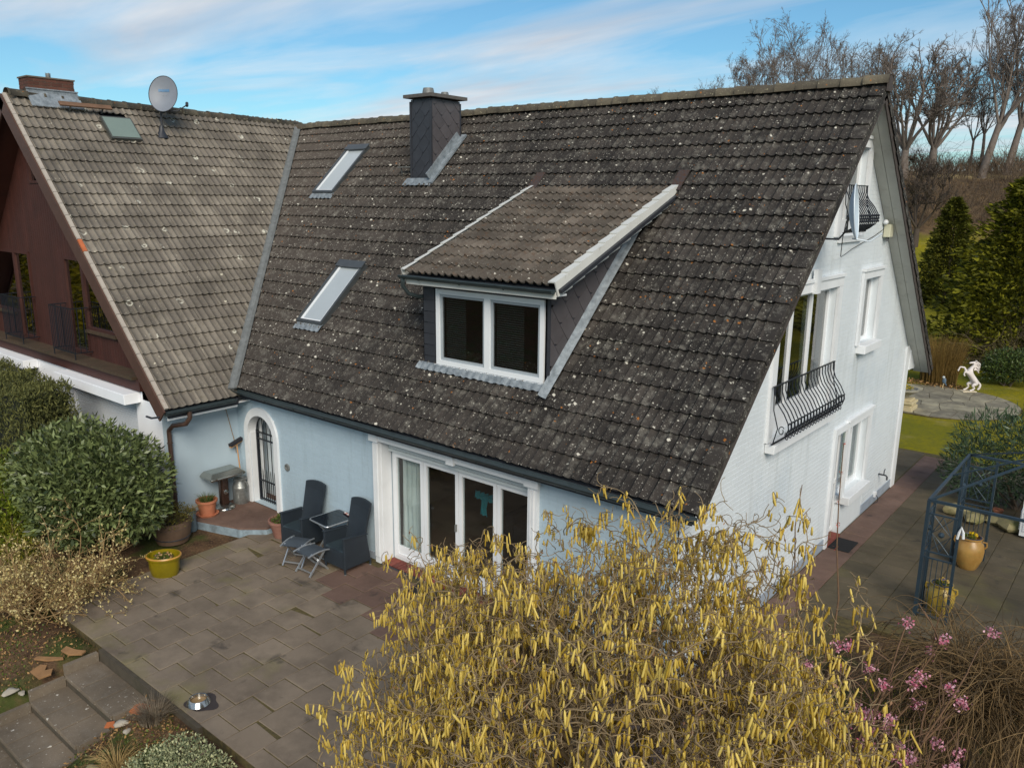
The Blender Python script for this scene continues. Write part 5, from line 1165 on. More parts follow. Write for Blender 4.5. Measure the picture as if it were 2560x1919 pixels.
T = thing('milk_can', 'dented grey metal milk can standing by the arched gate', 'milk can', (-9.93, -.20, .2))
MB().lathe([(.15, 0), (.16, .02), (.16, .34), (.165, .345), (.16, .35), (.15, .40), (.115, .46), (.11, .49), (.14, .50), (.14, .53), (.12, .54), (.1, .54), (.1, .45), (0, .44)], 26).build('can_body', mat('dented_zinc', lin(140, 142, 140), .4, .2, 14, .4, 18, metal=.6, bd=.01), T, True, world=False)
for s_ in (-1, 1): MB().tube([(s_*.14, 0, .49), (s_*.2, 0, .47), (s_*.2, 0, .38), (s_*.16, 0, .36)], .01, 6).build('can_handle', STEEL, T, True, world=False)
MB().ball((.0, 0, .545), .1, 6, 1, 1, .35).build('can_lid', STEEL, T, True, world=False)
T = thing('broom', 'upturned broom with dark bristles standing in the corner behind the milk can', 'broom', (-10.0, -.12, .68))
WOODH = mat('broom_wood', lin(186, 138, 86), .6, .12, 6)
MB().tube([(-9.96, -.15, .70), (-10.06, -.14, 1.40)], .013, 7).build('handle', WOODH, T, True)
MB().bar((-10.04, -.30, 1.39), (-10.09, .0, 1.47), .06, .03).build('broom_head', WOODH, T)
MB().bar((-10.04, -.31, 1.43), (-10.09, .01, 1.51), .085, .06).build('bristles', mat('dark_bristle', lin(36, 36, 42), .9, .2, 40, .8, 200), T)
# steel bowl with wet patch
T = thing('dog_bowl', 'shiny steel pet bowl standing on a wet patch of the patio', 'bowl', (-4.52, -4.24, .009))
MB().lathe([(.15, 0), (.152, .008), (.118, .068), (.112, .074), (.104, .07), (.098, .024), (0, .02)], 32).build('bowl_body', CHR, T, True, world=False)
MB().lathe([(.098, .03), (0, .032)], 24).build('bowl_water', mat('murky_water', lin(150, 122, 84), .08, .1, 10, spec=.6), T, world=False)
wet = MB(); n = 30; rr = [.25*(1+.12*math.sin(3*a+1)+.08*math.sin(5*a)) for a in np.linspace(0, 2*math.pi, n+1)[:-1]]
wet.prism([(-4.50+.92*r_*math.cos(a), -4.20+.75*r_*math.sin(a), .0085) for r_, a in zip(rr, np.linspace(0, 2*math.pi, n+1)[:-1])], (0, 0, .0012))
o = wet.build('wet_patch', mat('wet_paving', lin(58, 50, 48), .35, .1, 8), None); tag(o, 'dark wet patch on the slabs around the steel bowl', 'wet patch', kind='structure')
dmt = MB().prism(rrect(.62, .36, .02, 0), (0, 0, .012)).build('doormat', mat('black_rubber', lin(24, 24, 26), .9, .2, 30, .6, 150)); dmt.location = (-4.30, -.30, .094); tag(dmt, 'black rubber doormat before the patio doors', 'doormat')
dm2 = MB().prism(rrect(.42, .60, .01, 0), (0, 0, .012)).build('side_doormat', MATS['black_rubber']); dm2.location = (.24, 6.34, .004); tag(dm2, 'black doormat outside the glazed side door of the gable', 'doormat')
# ================================================================== GARDEN THINGS
PERG = mat('dark_blue_steel', lin(50, 66, 78), .4, .12, 6, metal=.3)
T = thing('metal_pavilion', 'dark blue steel garden pavilion frame with lattice corner panels on the terrace', 'pavilion', (3.5, 5.8, 0))
PX0, PX1, PY0, PY1, PT = 2.0, 5.0, 4.35, 7.35, 1.95
def pb(p, q, nm, w_=.035): return MB().bar(p, q, w_, w_).build(nm, PERG, T)
def panel(p, q):
    p = np.array(p, float); q = np.array(q, float)
    for z in (.06, 1.02, 1.12, 1.74): MB().bar((*p, z), (*q, z), .022, .022).build('panel_rail', PERG, T)
    for k in range(1, 6):
        c = p+(q-p)*k/6
        MB().tube([(*c, .06), (*c, 1.02)], .006, 4).build('panel_bar', PERG, T)
        if k in (1, 5): MB().tube([(*c, 1.12), (*c, 1.74)], .006, 4).build('panel_bar', PERG, T)
    for a, b in ((.2, .8), (.8, .2)):
        m1 = p+(q-p)*a; m2 = p+(q-p)*.5; m3 = p+(q-p)*b
        MB().tube([(*m1, 1.14), (*m2, 1.30), (*m3, 1.43), (*m2, 1.57), (*m1, 1.72)], .006, 4).build('panel_lattice', PERG, T)
        MB().tube([(*m1, 1.43), (*m2, 1.72)], .006, 4).build('panel_lattice', PERG, T); MB().tube([(*m1, 1.43), (*m2, 1.14)], .006, 4).build('panel_lattice', PERG, T)
    m2 = p+(q-p)*.5; MB().ball((*m2, 1.43), .045, 6).build('rosette', PERG, T)
for x, sx in ((PX0, 1), (PX1, -1)):
    for y, sy in ((PY0, 1), (PY1, -1)):
        pb((x, y, 0), (x, y, PT), 'post', .05); pb((x+sx*.45, y, 0), (x+sx*.45, y, PT-.05), 'panel_post', .04); pb((x, y+sy*.45, 0), (x, y+sy*.45, PT-.05), 'panel_post', .04)
        panel((x, y), (x+sx*.45, y)); panel((x, y), (x, y+sy*.45))
        pb((x, y, PT), ((PX0+PX1)/2, (PY0+PY1)/2, PT+.75), 'hip_rafter', .03)
for p, q in (((PX0, PY0), (PX1, PY0)), ((PX0, PY1), (PX1, PY1)), ((PX0, PY0), (PX0, PY1)), ((PX1, PY0), (PX1, PY1))): pb((*p, PT), (*q, PT), 'top_beam', .04)
for p in (((PX0+PX1)/2, PY0), ((PX0+PX1)/2, PY1), (PX0, (PY0+PY1)/2), (PX1, (PY0+PY1)/2)): pb((*p, PT), ((PX0+PX1)/2, (PY0+PY1)/2, PT+.75), 'rafter', .025)
cx_ = PX0+.45; MB().tube([(cx_, PY0-.04, 1.45), (cx_+.02, PY0-.06, 1.57), (cx_+.04, PY0-.05, 1.65), (cx_+.07, PY0-.04, 1.57), (cx_+.08, PY0-.04, 1.47)], .02, 6).build('white_clip', WHITE2, T, True)
OCH = mat('ochre_glaze', lin(176, 138, 76), .35, .15, 6, .2, 20, col2=lin(150, 112, 56), dirt=(lin(120, 110, 60), 4, .6))
OCHY = mat('yellow_green_glaze', lin(160, 134, 52), .35, .2, 5, .2, 20, dirt=(lin(120, 116, 60), 4, .5))
def jar(name, label, loc, s, mt, flower):
    T = thing(name, label, 'plant pot', loc)
    MB().lathe([(r_*s, z*s) for r_, z in ((.17, 0), (.2, .05), (.27, .25), (.285, .42), (.26, .56), (.2, .63), (.19, .66), (.225, .68), (.225, .71), (.19, .71), (.18, .64), (0, .62))], 28).build('jar_body', mt, T, True, world=False)
    MB().tube([(.196*s*math.cos(a), .196*s*math.sin(a), .70*s) for a in np.linspace(0, 6.283, 21)[:-1]], .02*s, 5, True).build('jar_rim', mat('dark_blue_rim', lin(40, 48, 70), .4), T, True, world=False)
    for a in (0, math.pi): MB().tube([(q*s*math.cos(a), q*s*math.sin(a), z*s) for q, z in ((.22, .64), (.3, .64), (.31, .56), (.27, .5))], .016, 6).build('handle', mt, T, True, world=False)
    c_, v_ = inball(160, rg, (loc[0], loc[1], loc[2]+.70*s), (.13*s, .13*s, .06)); leaf_obj('pansy_leaves', c_, GRN, T, (.03, .05), (.015, .025), rg, .8)
    c_, v_ = inball(26, rg, (loc[0]+.02, loc[1], loc[2]+.76*s), (.09*s, .09*s, .04)); leaf_obj('pansy_flowers', c_, flower, T, (.04, .06), (.04, .055), rg, .3)
YF = leafmat('yellow_pansy', lin(200, 160, 20), lin(240, 210, 40)); BF = leafmat('blue_yellow_pansy', lin(40, 60, 150), lin(236, 200, 40))
jar('front_jar', 'mossy yellow jar planter with blue and yellow pansies inside the front pavilion panel', (2.28, 4.66, .0), .74, OCHY, BF)
jar('rear_jar', 'ochre glazed jar planter with handles and yellow pansies behind the pavilion post', (2.28, 6.85, .0), .84, OCH, YF)
T = thing('white_cabinet', 'white louvred metal cabinet at the right edge of the terrace', 'cabinet', (3.25, 9.3, 0))
B(2.78, 3.6, 9.0, 9.55, .05, 1.18).build('cabinet_body', WHITE, T)
for k in range(9): MB().prism([(2.83, 8.998, .15+.045*k), (3.55, 8.998, .15+.045*k), (3.55, 8.975, .16+.045*k), (2.83, 8.975, .16+.045*k)], (0, 0, .024)).build('louvre', WHITE2, T)
for k in range(9): MB().prism([(2.778, 9.05, .15+.045*k), (2.778, 9.5, .15+.045*k), (2.755, 9.5, .16+.045*k), (2.755, 9.05, .16+.045*k)], (0, 0, .024)).build('louvre', WHITE2, T)
B(2.772, 2.779, 9.12, 9.3, .68, .84).build('vent_opening', DARKG, T)
for x in (2.82, 3.5): B(x, x+.06, 9.05, 9.5, 0, .05).build('foot', DARKG, T)
def rock(name, label, loc, r, mt, seed, cat='stone', group=None, sq=(1, 1, .7)):
    q = random.Random(seed); mb = MB(); n = 7; prof = []
    V = []; m_ = 10
    for i in range(n):
        a = math.pi*i/(n-1)
        for j in range(m_):
            k = 1+.22*math.sin(j*1.7+seed)+q.uniform(-.12, .12); V.append((r*sq[0]*math.sin(a)*math.cos(2*math.pi*j/m_)*k, r*sq[1]*math.sin(a)*math.sin(2*math.pi*j/m_)*k, r*sq[2]*(1-math.cos(a))*.5*2*.75))
    F = [(i*m_+j, i*m_+(j+1) % m_, (i+1)*m_+(j+1) % m_, (i+1)*m_+j) for i in range(n-1) for j in range(m_)]
    o = MB().add(V, F).build(name, mt, None, True); o.location = loc; o.rotation_euler = (0, 0, seed*1.3); tag(o, label, cat, group); return o
MOSSY = mat('mossy_stone', lin(120, 112, 84), .9, .2, 7, .5, 40, col2=lin(150, 140, 100), dirt=(lin(88, 92, 40), 3, .5))
for i, (x, y, r_, lb) in enumerate(((1.55, 9.55, .24, 'leftmost mossy boulder bordering the terrace bed behind the pavilion'), (1.92, 9.3, .22, 'second mossy boulder from the left in the bed border'), (2.3, 9.5, .2, 'third mossy boulder from the left in the bed border'), (2.62, 9.3, .27, 'largest mossy boulder in the bed border, next to the white cabinet'))):
    rock('border_stone', lb, (x, y, -.03), r_, MOSSY, i+1, group='boulders edging the terrace bed')
o = thing('small_clay_pot', 'small clay pot standing among the mossy boulders', 'plant pot', (2.28, 9.82, .0)); MB().lathe(pot_prof(.06, .09, .22, .01), 16).build('pot_body', TERRA, o, True, world=False); B(-.12, .12, -.12, .12, -.05, .0).build('pot_slab', CONC, o, world=False)
# horse statue
STAT = mat('weathered_white_stone', lin(216, 208, 204), .75, .08, 12, .4, 40, dirt=(lin(150, 140, 128), 7, .58))
T = thing('horse_statue', 'white stone statue of a rearing horse beside the round patio', 'statue', (-.60, 22.32, .0), R(39.5))
MB().box(-.24, .24, -.13, .13, 0, .07).build('plinth', mat('statue_plinth', lin(196, 184, 158), .85, .12, 9, .4, 40), T, world=False, bevel=.012)
JT = [  # x (right in view), y, z, radius
 (.22, 0, .40, .105), (.10, 0, .52, .125), (-.02, 0, .66, .125), (-.08, 0, .76, .105), (-.01, 0, .86, .075), (.08, 0, .95, .06), (.12, 0, 1.04, .055), (.05, 0, 1.07, .05), (-.06, 0, 1.055, .035), (-.10, 0, 1.045, .028),
 (-.14, .05, .74, .055), (-.20, .06, .88, .035), (-.36, .06, .90, .026), (-.40, .06, .79, .026), (-.42, .06, .75, .03),
 (-.14, -.05, .72, .055), (-.24, -.07, .76, .034), (-.27, -.07, .66, .025), (-.22, -.07, .60, .027),
 (.12, .08, .34, .075), (-.02, .09, .30, .048), (.05, .09, .19, .032), (-.06, .09, .10, .030), (-.13, .09, .085, .034),
 (.18, -.08, .32, .075), (.06, -.09, .26, .046), (.16, -.09, .17, .032), (.06, -.09, .10, .03), (-.01, -.09, .085, .034),
 (.32, 0, .36, .035), (.39, 0, .28, .042), (.37, 0, .17, .045), (.31, 0, .09, .03), (.10, 0, 1.10, .025), (.0, 0, 1.0, .04)]
ED = [(0, 1), (1, 2), (2, 3), (3, 4), (4, 5), (5, 6), (6, 7), (7, 8), (8, 9), (3, 10), (10, 11), (11, 12), (12, 13), (13, 14), (3, 15), (15, 16), (16, 17), (17, 18), (0, 19), (19, 20), (20, 21), (21, 22), (22, 23), (0, 24), (24, 25), (25, 26), (26, 27), (27, 28), (0, 29), (29, 30), (30, 31), (31, 32), (6, 33)]
JT = JT[:34]
me = bpy.data.meshes.new('horse_body'); me.from_pydata([j[:3] for j in JT], ED, []); me.update()
hb_ = bpy.data.objects.new('horse_body', me); COL.objects.link(hb_); hb_.parent = T; me.materials.append(STAT)
sk = hb_.modifiers.new('skin', 'SKIN'); 
if not me.skin_vertices: me.attributes.new('skin', 'FLOAT', 'POINT')
for i, j in enumerate(JT):
    sv = me.skin_vertices[0].data[i]; sv.radius = (j[3], j[3]*.82 if i < 10 else j[3]); sv.use_root = i == 0
sk.use_smooth_shade = True
sd = hb_.modifiers.new('sub', 'SUBSURF'); sd.levels = 2; sd.render_levels = 2
V = []; rq = random.Random(4)
mb = MB()
for k in range(16):
    t_ = k/15; b = np.array((.13-.12*t_*.3, 0, 1.06-.26*t_)); mb.tube([b, b+np.array((.06, rq.uniform(-.04, .04), .02)), b+np.array((.13, rq.uniform(-.06, .06), -.03)), b+np.array((.17, rq.uniform(-.06, .06), -.10))], [.02, .022, .016, .004], 5)
mb.build('mane', STAT, T, True, world=False)
MB().ball((.14, .03, 1.115), .018, 4, 1, 1, 1.8).ball((.14, -.03, 1.115), .018, 4, 1, 1, 1.8).build('ears', STAT, T, True, world=False)
# bird bath urn, bird figure
T = thing('stone_urn', 'low stone bowl planter on a stepped pedestal behind the house corner', 'planter', (-1.72, 18.3, .02))
SAND = mat('sandstone', lin(190, 176, 140), .85, .12, 9, .4, 40, dirt=(lin(140, 128, 98), 4, .55))
for k, (w_, z0, z1) in enumerate(((.36, 0, .13), (.32, .132, .22), (.36, .222, .30), (.28, .302, .36))): B(-w_, w_, -w_, w_, z0, z1).build('pedestal_block', SAND, T, world=False, bevel=.015)
MB().lathe([(.12, .36), (.14, .42), (.3, .55), (.42, .62), (.42, .68), (.38, .68), (.34, .62), (0, .6)], 28).build('bowl', mat('grey_stone_bowl', lin(140, 136, 124), .85, .15, 9, .4, 40), T, True, world=False)
c_, v_ = inball(200, rg, (-1.72, 18.3, .72), (.28, .28, .06)); leaf_obj('bowl_flowers', c_, leafmat('primrose', lin(70, 90, 30), lin(220, 190, 60)), T, (.04, .07), (.03, .05), rg, .6)
T = thing('bird_ornament', 'small blue-grey bird ornament on a stick in the flower bed', 'ornament', (-1.41, 22.3, 0))
MB().tube([(0, 0, 0), (.02, 0, .22)], .015, 6).build('stick', SAND, T, True, world=False)
MB().add(*(lambda m_: (m_.V, m_.F))(MB().ball((.03, 0, .31), .07, 8, 1, .7, 1.5))).build('bird_body', mat('bird_paint', lin(96, 120, 140), .5, .2, 20, col2=lin(60, 76, 92)), T, True, world=False)
MB().ball((.0, 0, .43), .045, 7).build('bird_head', mat('bird_pale', lin(190, 196, 196), .6), T, True, world=False); MB().tube([(-.035, 0, .43), (-.09, 0, .42)], [.014, .002], 5).build('beak', DARKG, T, world=False); MB().tube([(.06, 0, .25), (.12, 0, .14)], [.03, .012], 5).build('tail', MATS['bird_paint'], T, world=False)
# bits lying on the soil slope near the steps
CLAY = mat('clay_shard', lin(142, 106, 70), .85, .15, 9, .3, 40); ORC = mat('orange_tile_shard', lin(164, 92, 50), .8, .15, 9); PALE = mat('pale_stone', lin(164, 156, 142), .9, .15, 9, .4, 40)
def gzf(x, y): return float(ground_z(np.array(x), np.array(y)))
def shard(name, label, x, y, pts, th, mt, tilt=(0.1, .1, 0), cat='shard', dz=.012, group=None):
    o = MB().prism([(a, b, 0) for a, b in pts], (0, 0, th)).build(name, mt, None, bevel=.004); o.location = (x, y, gzf(x, y)+dz); o.rotation_euler = tilt; tag(o, label, cat, group); return o
SHG = 'clay fragments beside the steps'
shard('curved_shard', 'curved clay shard nearest the top step, left of the steps', -6.98, -4.78, [(-.16, -.05), (.0, -.09), (.16, -.03), (.17, .05), (.02, .03), (-.15, .05)], .03, CLAY, (.15, .1, .5), group=SHG)
shard('long_shard', 'long tan clay shard on the soil left of the steps', -7.12, -5.06, [(-.2, -.02), (.0, -.04), (.2, .01), (.18, .05), (-.19, .04)], .025, CLAY, (.1, .05, .7), group=SHG)
shard('broken_shard', 'broken clay shard with a bite-shaped gap beside the second step', -6.98, -5.2, [(-.13, -.1), (.1, -.12), (.16, .02), (.08, .1), (.02, .02), (-.05, .1), (-.14, .06)], .03, CLAY, (.12, .1, .2), group=SHG)
shard('orange_tile_piece', 'orange tile fragment at the patio corner right of the top step', -5.08, -4.74, [(-.11, -.08), (.1, -.09), (.12, .06), (-.02, .08), (-.1, .05)], .035, ORC, (.2, -.1, .4))
shard('small_orange_shard', 'small orange shard at the foot of the first step', -5.22, -5.08, [(-.06, -.04), (.06, -.05), (.05, .05), (-.04, .04)], .02, ORC, (.3, .1, 1.))
for i, (x, y, r_, lb) in enumerate(((-7.02, -5.62, .085, 'larger white stone left of the lower steps'), (-6.95, -5.5, .05, 'smaller white stone left of the lower steps'), (-5.1, -4.98, .075, 'flat pale stone right of the first step'), (-4.92, -5.0, .05, 'small pale stone near the dry lavender'), (-4.75, -5.52, .085, 'yellowish stone near the bottom edge right of the steps'))):
    rock('garden_stone', lb, (x, y, gzf(x, y)-.015), r_, PALE if i < 4 else MOSSY, i+11, group='stones scattered by the steps', sq=(1.2, .9, .6))
# ================================================================== VEGETATION
BARK = mat('grey_brown_bark', lin(92, 80, 68), .9, .2, 8, .6, 30); BARK_HAZE = mat('hazed_bark', lin(112, 102, 95), .9, .2, 3); BARKD = mat('dark_bark', lin(66, 58, 52), .9, .2, 6, .6, 30)  # bark of the distant trees is paled: haze put into its colour
def lumpy(n, rng, blobs, shell=.55):
    """points and outward vectors in a union of ellipsoids"""
    w_ = np.array([b[1][0]*b[1][1]+b[1][0]*b[1][2]+b[1][1]*b[1][2] for b in blobs]); ix = rng.choice(len(blobs), n, p=w_/w_.sum())
    c = np.array([b[0] for b in blobs])[ix]; r = np.array([b[1] for b in blobs])[ix]; v = rng.normal(size=(n, 3)); v /= np.linalg.norm(v, axis=1, keepdims=True)
    q = (shell**3+(1-shell**3)*rng.random(n))**(1/3); return c+v*r*q[:, None], v
def bush(name, label, cat, base, blobs, n, mt, ln, wd, seed, upb=.3, ow=.8, stems=6, group=None, leaf='foliage', fold=.12, ground=None):
    rng = np.random.default_rng(seed); T = thing(name, label, cat, base, 0, group)
    c, v = lumpy(n, rng, blobs); k = c[:, 2] > base[2]-.05; c, v = c[k], v[k]
    leaf_obj(leaf, c, mt, T, ln, wd, rng, upb, v*ow, fold)
    tg = np.array([b[0] for b in blobs]); tg = tg[rng.integers(0, len(tg), stems)]+rng.normal(size=(stems, 3))*.15; t_ = np.linspace(0, 1, 6)
    b0 = np.array(base)+rng.normal(size=(stems, 3))*np.array((.08, .08, 0))-np.array((0, 0, .05))
    PL = b0[:, None]+(tg-b0)[:, None]*t_[None, :, None]+rng.normal(size=(stems, 6, 3))*.03*t_[None, :, None]
    tube_obj('stem', PL, np.tile(np.linspace(.03, .008, 6), (stems, 1)), BARK, T, 5)
    return T
# --- laurel with its largest leaves as parts --------------------------
LAUR = leafmat('laurel_leaf', lin(36, 50, 22), lin(134, 146, 92), .36, .15, .45); LAURB = leafmat('bright_laurel_leaf', lin(66, 84, 20), lin(136, 146, 46), .4, .25)
blobs = [((-10.5, -2.95, 1.35), (1.35, 1.15, 1.1)), ((-9.75, -2.7, 1.35), (.95, .9, .95)), ((-11.3, -3.0, 1.25), (1.1, 1.0, .95)), ((-10.2, -3.3, 1.0), (1.1, .8, .8)), ((-9.45, -2.75, 1.0), (.8, .7, .6))]
LB = bush('laurel_bush', 'large rounded cherry laurel bush in front of the white shutter wall', 'bush', (-10.6, -2.95, 0), blobs, 15500, LAUR, (.09, .17), (.038, .065), 21, .25, .9, 9)
rng = np.random.default_rng(5); c, v = lumpy(2600, rng, blobs, .94); dd = np.array(CAM)-c; face = np.sum(v*dd, 1)/np.linalg.norm(dd, axis=1); order = np.argsort(-(face-np.linalg.norm(dd, axis=1)*.08))[:300]
lm_ = bpy.data.meshes.new('laurel_leaf'); lm_.from_pydata([(0, 0, 0), (.022, .05, .006), (.014, .11, .0), (0, .14, -.012), (-.014, .11, .0), (-.022, .05, .006), (0, .06, -.004)], [], [(0, 1, 6), (1, 2, 3, 6), (6, 3, 4, 5), (0, 6, 5)]); lm_.materials.append(LAUR)
for i in order:
    o = bpy.data.objects.new('laurel_leaf', lm_); COL.objects.link(o); o.parent = LB; o.matrix_parent_inverse = WM[LB.name].inverted()
    d = Vector(v[i])+Vector(rng.normal(size=3)*.5)+Vector((0, 0, .2)); q = d.to_track_quat('Y', 'Z'); o.matrix_basis = Matrix.Translation(Vector(c[i])) @ q.to_matrix().to_4x4() @ Matrix.Rotation(rng.normal()*.6, 4, 'Y')
bush('young_laurel', 'low bright green laurel shrub at the left edge below the big laurel', 'bush', (-11.9, -3.9, 0), [((-12.3, -3.75, .7), (.9, .65, .62)), ((-11.5, -4.0, .5), (.8, .5, .45)), ((-13.2, -3.6, .8), (.9, .7, .6))], 4600, LAURB, (.07, .13), (.03, .05), 22, .4, .7, 5)
# --- clipped yew hedge --------------------------------------------------
rng = np.random.default_rng(8); n = 26000; HG = thing('yew_hedge', 'dark clipped evergreen hedge before the white shuttered wall', 'hedge', (-15.2, -2.75, 0))
p = rng.random((n, 3)); hx0, hx1, hy0, hy1 = -19.5, -12.35, -3.3, -2.25
f = rng.random(n); c = np.stack([hx0+(hx1-hx0)*p[:, 0], hy0+(hy1-hy0)*p[:, 1], 2.62*p[:, 2]], 1)
c[f < .38, 2] = 2.62+.05*rng.normal(size=(f < .38).sum()); k = (f >= .38) & (f < .75); c[k, 1] = hy0+.05*rng.normal(size=k.sum()); k = f >= .75; c[k, 0] = hx1+.06*rng.normal(size=k.sum())
c += .05*np.sin(c[:, [1, 2, 0]]*4+1); top = 2.62-.25*np.clip((hx1+.5-c[:, 0]) < .0, 0, 1)
leaf_obj('foliage', c, leafmat('yew_needle', lin(58, 64, 38), lin(116, 116, 66), .7, .15, .2), HG, (.06, .12), (.018, .03), rng, 1.2, None, .1)
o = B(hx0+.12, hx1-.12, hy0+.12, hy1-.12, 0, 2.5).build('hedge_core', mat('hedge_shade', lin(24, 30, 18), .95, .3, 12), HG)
# --- golden juniper mound ----------------------------------------------
bush('golden_juniper', 'low golden-green juniper mound at the left edge', 'bush', (-11.2, -4.75, 0), [((-10.9, -4.45, .25), (.95, .7, .55)), ((-10.2, -4.7, .1), (.7, .6, .5)), ((-12.0, -4.6, .2), (1., .8, .6))], 11000, leafmat('golden_needle', lin(66, 76, 14), lin(150, 144, 34), .6, .2), (.04, .08), (.01, .018), 24, .9, .5, 4)
# --- twig growth --------------------------------------------------------
def grow(starts, dirs, lens, K_, curl, rng, upb=0., grav=0., pull=None):
    n = len(starts); P = np.zeros((n, K_, 3)); P[:, 0] = starts; d = dirs.copy(); st = lens/(K_-1); bend = rng.normal(size=(n, 3))*curl
    for k in range(1, K_):
        bend = .55*bend+rng.normal(size=(n, 3))*curl*.85; d = d+bend+np.array((0, 0, upb-grav*k/K_)); d /= np.linalg.norm(d, axis=1, keepdims=True); P[:, k] = P[:, k-1]+d*st[:, None]
    return P
def sub(P, m_, ang, rng, lo=.25):
    """start points and directions of m_ side shoots per polyline"""
    n, K_, _ = P.shape; t_ = lo+(1-lo)*rng.random((n, m_)); x = t_*(K_-1.001); i = np.floor(x).astype(int); f = (x-i)[..., None]; r_ = np.arange(n)[:, None]
    A, Bq = P[r_, i], P[r_, i+1]; S = A*(1-f)+Bq*f; D = Bq-A; D /= np.maximum(np.linalg.norm(D, axis=2, keepdims=True), 1e-9); D = D+rng.normal(size=D.shape)*ang; D /= np.linalg.norm(D, axis=2, keepdims=True)
    return S.reshape(-1, 3), D.reshape(-1, 3), t_.ravel()
# --- budding shrub lower left -------------------------------------------
TWIGT = mat('tan_twig', lin(150, 122, 82), .8, .15, 20); BUD = leafmat('pale_bud', lin(186, 166, 100), lin(232, 216, 160), .6, .25)
rng = np.random.default_rng(31); T = thing('budding_shrub', 'wide twiggy tan shrub covered in pale buds left of the patio', 'shrub', (-8.65, -4.45, 0))
n0 = 60; a = rng.uniform(0, 6.28, n0); s0 = np.array((-8.65, -4.45, 0))+rng.normal(size=(n0, 3))*np.array((.3, .25, 0)); d0 = np.stack([np.cos(a)*1.1, np.sin(a)*1.0, rng.uniform(.25, 1.0, n0)], 1); d0 /= np.linalg.norm(d0, axis=1, keepdims=True)
P0_ = grow(s0, d0, rng.uniform(.8, 1.45, n0), 9, .13, rng, .02); s1_, d1_, _ = sub(P0_, 9, .7, rng); P1_ = grow(s1_, d1_, rng.uniform(.25, .6, len(s1_)), 6, .22, rng, .05); s2_, d2_, _ = sub(P1_, 4, .8, rng); P2_ = grow(s2_, d2_, rng.uniform(.08, .22, len(s2_)), 4, .25, rng, .05)
tube_obj('branches', P0_, np.tile(np.linspace(.012, .005, 9), (n0, 1)), TWIGT, T, 4); tube_obj('twigs', P1_, np.tile(np.linspace(.005, .003, 6), (len(P1_), 1)), TWIGT, T, 3, 'stuff'); tube_obj('fine_twigs', P2_, np.tile(np.linspace(.0035, .002, 4), (len(P2_), 1)), TWIGT, T, 3, 'stuff')
c = np.concatenate([P2_[:, 3], P2_[:, 2], P1_[:, 5]]); leaf_obj('buds', c, BUD, T, (.03, .06), (.018, .032), rng, .9, None, .3)
# --- foreground low plants ---------------------------------------------
bush('silver_shrub', 'small grey-green variegated shrub at the patio front edge', 'shrub', (-3.55, -5.0, -.18), [((-3.5, -4.98, .0), (.5, .36, .36)), ((-3.25, -4.85, -.05), (.4, .3, .26)), ((-3.8, -5.2, -.1), (.4, .35, .28))], 7000, leafmat('variegated_leaf', lin(70, 88, 60), lin(196, 196, 150), .5, .15), (.025, .045), (.014, .022), 41, .5, .7, 5)
T = thing('dry_grass_tuft', 'dry straw-coloured grass tuft at the bottom edge', 'grass tuft', (-4.45, -5.35, gzf(-4.45, -5.35))); blades('straw_blades', (-4.45, -5.35, gzf(-4.45, -5.35)-.02), 170, .42, .34, STRAW, T, .12, .006, .9)
T = thing('dry_lavender', 'grey dead lavender clump right of the top step', 'shrub', (-4.78, -4.72, gzf(-4.78, -4.72))); blades('dead_stems', (-4.78, -4.72, gzf(-4.78, -4.72)-.02), 420, .30, .26, leafmat('dead_stem', lin(112, 98, 82), lin(164, 150, 130), .8), T, .16, .0035, .3)
rng = np.random.default_rng(51); n = 5200; x = np.concatenate([rng.uniform(-5.2, -3.2, n//2), rng.uniform(-9.6, -6.9, n-n//2)]); y = np.concatenate([rng.uniform(-6.4, -4.58, n//2), rng.uniform(-6.6, -3.2, n-n//2)]); k = ~((x > -8.66) & (y > -4.5)); x, y = x[k], y[k]
c = np.stack([x, y, ground_z(x, y)+.008], 1); o = leaf_obj('leaf_litter', c, leafmat('dead_leaf', lin(78, 56, 36), lin(176, 138, 88), .8, .1), None, (.03, .07), (.015, .03), rng, .1); tag(o, 'brown leaf litter and twigs on the soil by the steps', 'leaf litter')
n = 5000; x = np.concatenate([rng.normal(-8.2, .5, n//2), rng.normal(-4.2, .45, n-n//2)]); y = np.concatenate([rng.normal(-5.7, .45, n//2), rng.normal(-5.25, .4, n-n//2)]); k = ((x < -7.0) | (x > -5.2)) & (y < -4.56); x, y = x[k], y[k]
c = np.stack([x, y, ground_z(x, y)], 1); o = leaf_obj('ground_cover', c, leafmat('ivy_leaf', lin(44, 66, 26), lin(104, 116, 44), .5, .2), None, (.02, .045), (.015, .03), rng, .9); tag(o, 'small green ground cover growing beside the steps', 'ground cover')
